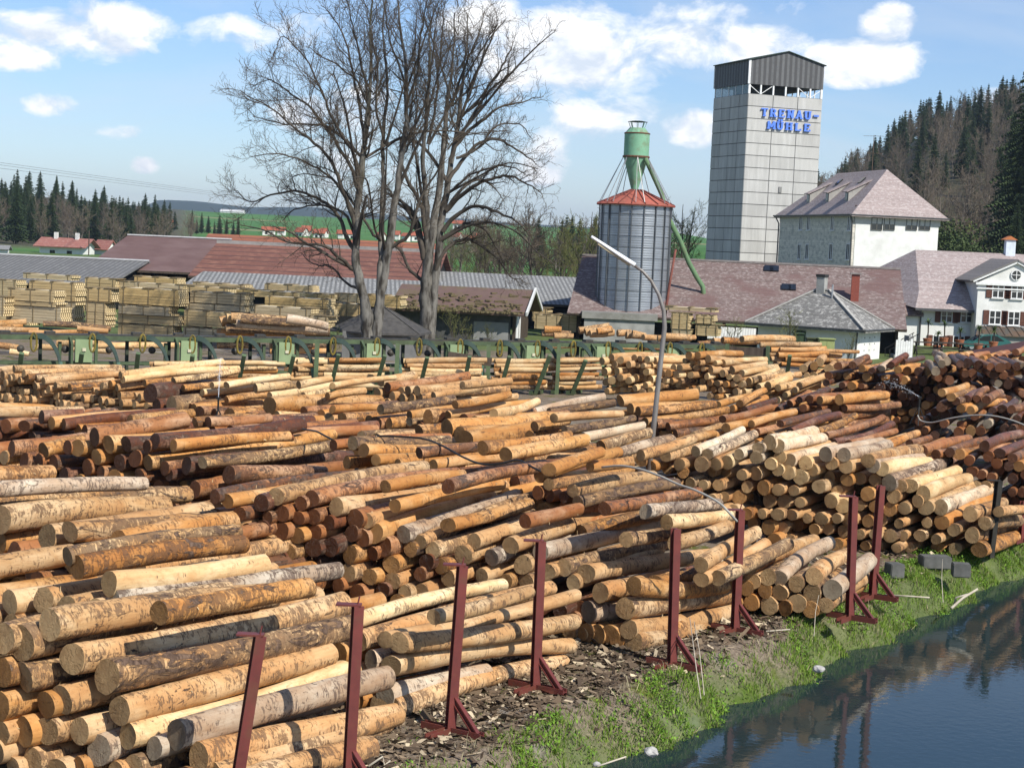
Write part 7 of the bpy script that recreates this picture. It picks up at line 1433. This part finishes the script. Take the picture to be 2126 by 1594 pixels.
def chips():
    x, y, z, rg = scatter(52000, -16, 30, .7, 5.5, 18, lambda x, y, d: np.clip((d - 1.0) * 1.3, .05, 1) * (.3 + .7 * (y < 37))); n_ = len(x); a = rg.uniform(0, 6.283, n_); L = rg.gamma(2.0, .028, n_) + .015; w = L * rg.uniform(.12, .4, n_); el = rg.normal(0, .3, n_)
    c = np.stack([x, y, z + .012 + rg.random(n_) * .02], 1); d = np.stack([np.cos(a), np.sin(a), el], 1) * L[:, None]; t = np.stack([-np.sin(a), np.cos(a), rg.normal(0, .5, n_)], 1) * w[:, None]
    V = np.stack([c - d - t, c + d - t * .6, c + d * .9 + t, c - d + t], 1).reshape(-1, 3); Fq = np.arange(n_ * 4).reshape(n_, 4); k = rg.random(n_); col = np.where((k < .55)[:, None], np.array([.10, .07, .045]), np.where((k < .88)[:, None], np.array([.19, .14, .09]), np.array([.48, .39, .26]))) * rg.uniform(.6, 1.3, (n_, 1)); col = np.repeat(col, 4, 0)
    me = np_mesh('bark_litter', V, Fq, TONE2, {'tone': ('FLOAT_COLOR', np.concatenate([col, np.ones((len(col), 1))], 1))}); tag(link('bark_litter', me), 'brown bark chips littering the ground before the stacks', 'bark litter', None, 'stuff')
chips()
# bark fibres and splinters hanging from the near stacks
def fibres():
    rg = np.random.default_rng(31); V, col = [], []
    for l in LOGS:
        if l['z'] > 40: continue
        P0, P1 = np.array(l['P0']), np.array(l['P1']); ax = P1 - P0; L = np.linalg.norm(ax); ax /= L; s = np.cross(ax, (0, 0, 1)); s /= np.linalg.norm(s); up = np.cross(s, ax)
        for k in range(int(rg.integers(4, 26) * (1.7 if l['col'] in 'bt' else 1))):
            f = rg.random(); a = rg.uniform(0, 6.283); r = l['r0'] + (l['r1'] - l['r0']) * f; nrm = s * math.cos(a) + up * math.sin(a); p = P0 + ax * L * f + nrm * (r * 1.0); t = ax * rg.normal(0, 1) + np.cross(ax, nrm) * rg.normal(0, 1); t /= np.linalg.norm(t); ln = rg.uniform(.02, .09); w = np.cross(nrm, t) * rg.uniform(.004, .014); o_ = nrm * rg.uniform(.008, .035)
            V += [p - w - nrm * .012, p + w - nrm * .012, p + t * ln + w * .5 + o_, p + t * ln - w * .5 + o_]; c = (np.array([.55, .40, .22]) if rg.random() < .55 else np.array([.13, .075, .04])) * rg.uniform(.6, 1.25); col += [np.append(c, 1)] * 4
    n_ = len(V) // 4; me = np_mesh('bark_shreds', np.array(V), np.arange(n_ * 4).reshape(n_, 4), TONE2, {'tone': ('FLOAT_COLOR', np.array(col))}); tag(link('bark_shreds', me), 'loose bark shreds and splinters clinging to the near logs', 'bark shreds', None, 'stuff'); print('SHREDS', n_)
fibres()
STK = mat('bleached_stick', (.52, .47, .37), (.38, .33, .25), 4)
def stick(pts, r, label):
    Q = [on_h(u, v, h) for u, v, h in pts]; mb = MB(); mb.tube(Q, [r, r * .9] + [r * .7] * (len(Q) - 2) if len(Q) > 1 else r, 5); s = mb.build('stick', STK, None, True, Q[0]); tag(s, label, 'stick', 'bleached sticks and stalks')
stick([(1455, 1450, .05), (1446, 1390, .45), (1432, 1282, .9)], .010, 'tall dry stalk left of the third pair of red posts'); stick([(1462, 1442, .05), (1452, 1350, .55), (1441, 1290, .9)], .010, 'second dry stalk close beside the tall one'); stick([(1690, 1320, .02), (1693, 1270, .3), (1700, 1235, .6)], .008, 'thin dry stalk before the low fourth stack')
stick([(1958, 1250, .03), (1955, 1200, .3), (1957, 1160, .6)], .009, 'upright dry stalk near the concrete blocks'); stick([(1975, 1262, -.3), (2000, 1240, -.15), (2030, 1222, .05)], .035, 'bleached crooked branch on the bank edge at right'); stick([(1980, 1255, -.5), (1985, 1240, -.3), (2012, 1232, -.2)], .025, 'side shoot of the crooked bleached branch')
stick([(1838, 1234, .04), (1930, 1240, .05)], .022, 'straight pale stick lying behind the red posts'); stick([(765, 1590, .03), (795, 1570, .14), (798, 1588, .05), (810, 1578, .1)], .02, 'twisted grey root at the foot of the second red post'); stick([(1240, 1590, -.1), (1300, 1570, .0)], .016, 'short pale stick by the near water edge'); stick([(1590, 1310, .04), (1640, 1306, .04)], .016, 'pale stick lying before the low fourth stack')
for u, v, s_, lab in ((1700, 1388, .11, 'whitish stone on the bank edge'), (1240, 1586, .06, 'small white stone near the bottom of the bank'), (1352, 1560, .12, 'pale rubble stone at the near waterline')):
    c = on_h(u, v, -.1); bm = bmesh.new(); bmesh.ops.create_icosphere(bm, subdivisions=3, radius=s_)
    rr = random.Random(int(u))
    for vv in bm.verts: vv.co = vv.co * (1 + .18 * math.sin(vv.co.x * 31 + u) * math.cos(vv.co.y * 27) + rr.uniform(-.05, .05)); vv.co.z *= .6
    me = bpy.data.meshes.new('stone'); bm.to_mesh(me); me.materials.append(mat('pale_stone', (.45, .44, .41), (.33, .32, .30), 12)); s = link('stone', me, None, c); tag(s, lab, 'stone')

# ------------------------------------------------------------------ air: an even pale haze over the valley
mb = MB(); mb.box((0, 4900, 90), (9000, 10400, 185)); hz = mb.build('haze', [], None); tag(hz, kind='stuff'); hz['label'] = 'thin pale blue air over the valley'
hm = bpy.data.materials.new('haze_air'); hm.use_nodes = True; t = hm.node_tree; t.nodes.remove(t.nodes['Principled BSDF']); pv = t.nodes.new('ShaderNodeVolumePrincipled')
pv.inputs['Color'].default_value = (.62, .76, .95, 1); pv.inputs['Density'].default_value = .00009; pv.inputs['Anisotropy'].default_value = .2; t.links.new(pv.outputs[0], t.nodes['Material Output'].inputs['Volume']); hz.data.materials.append(hm)
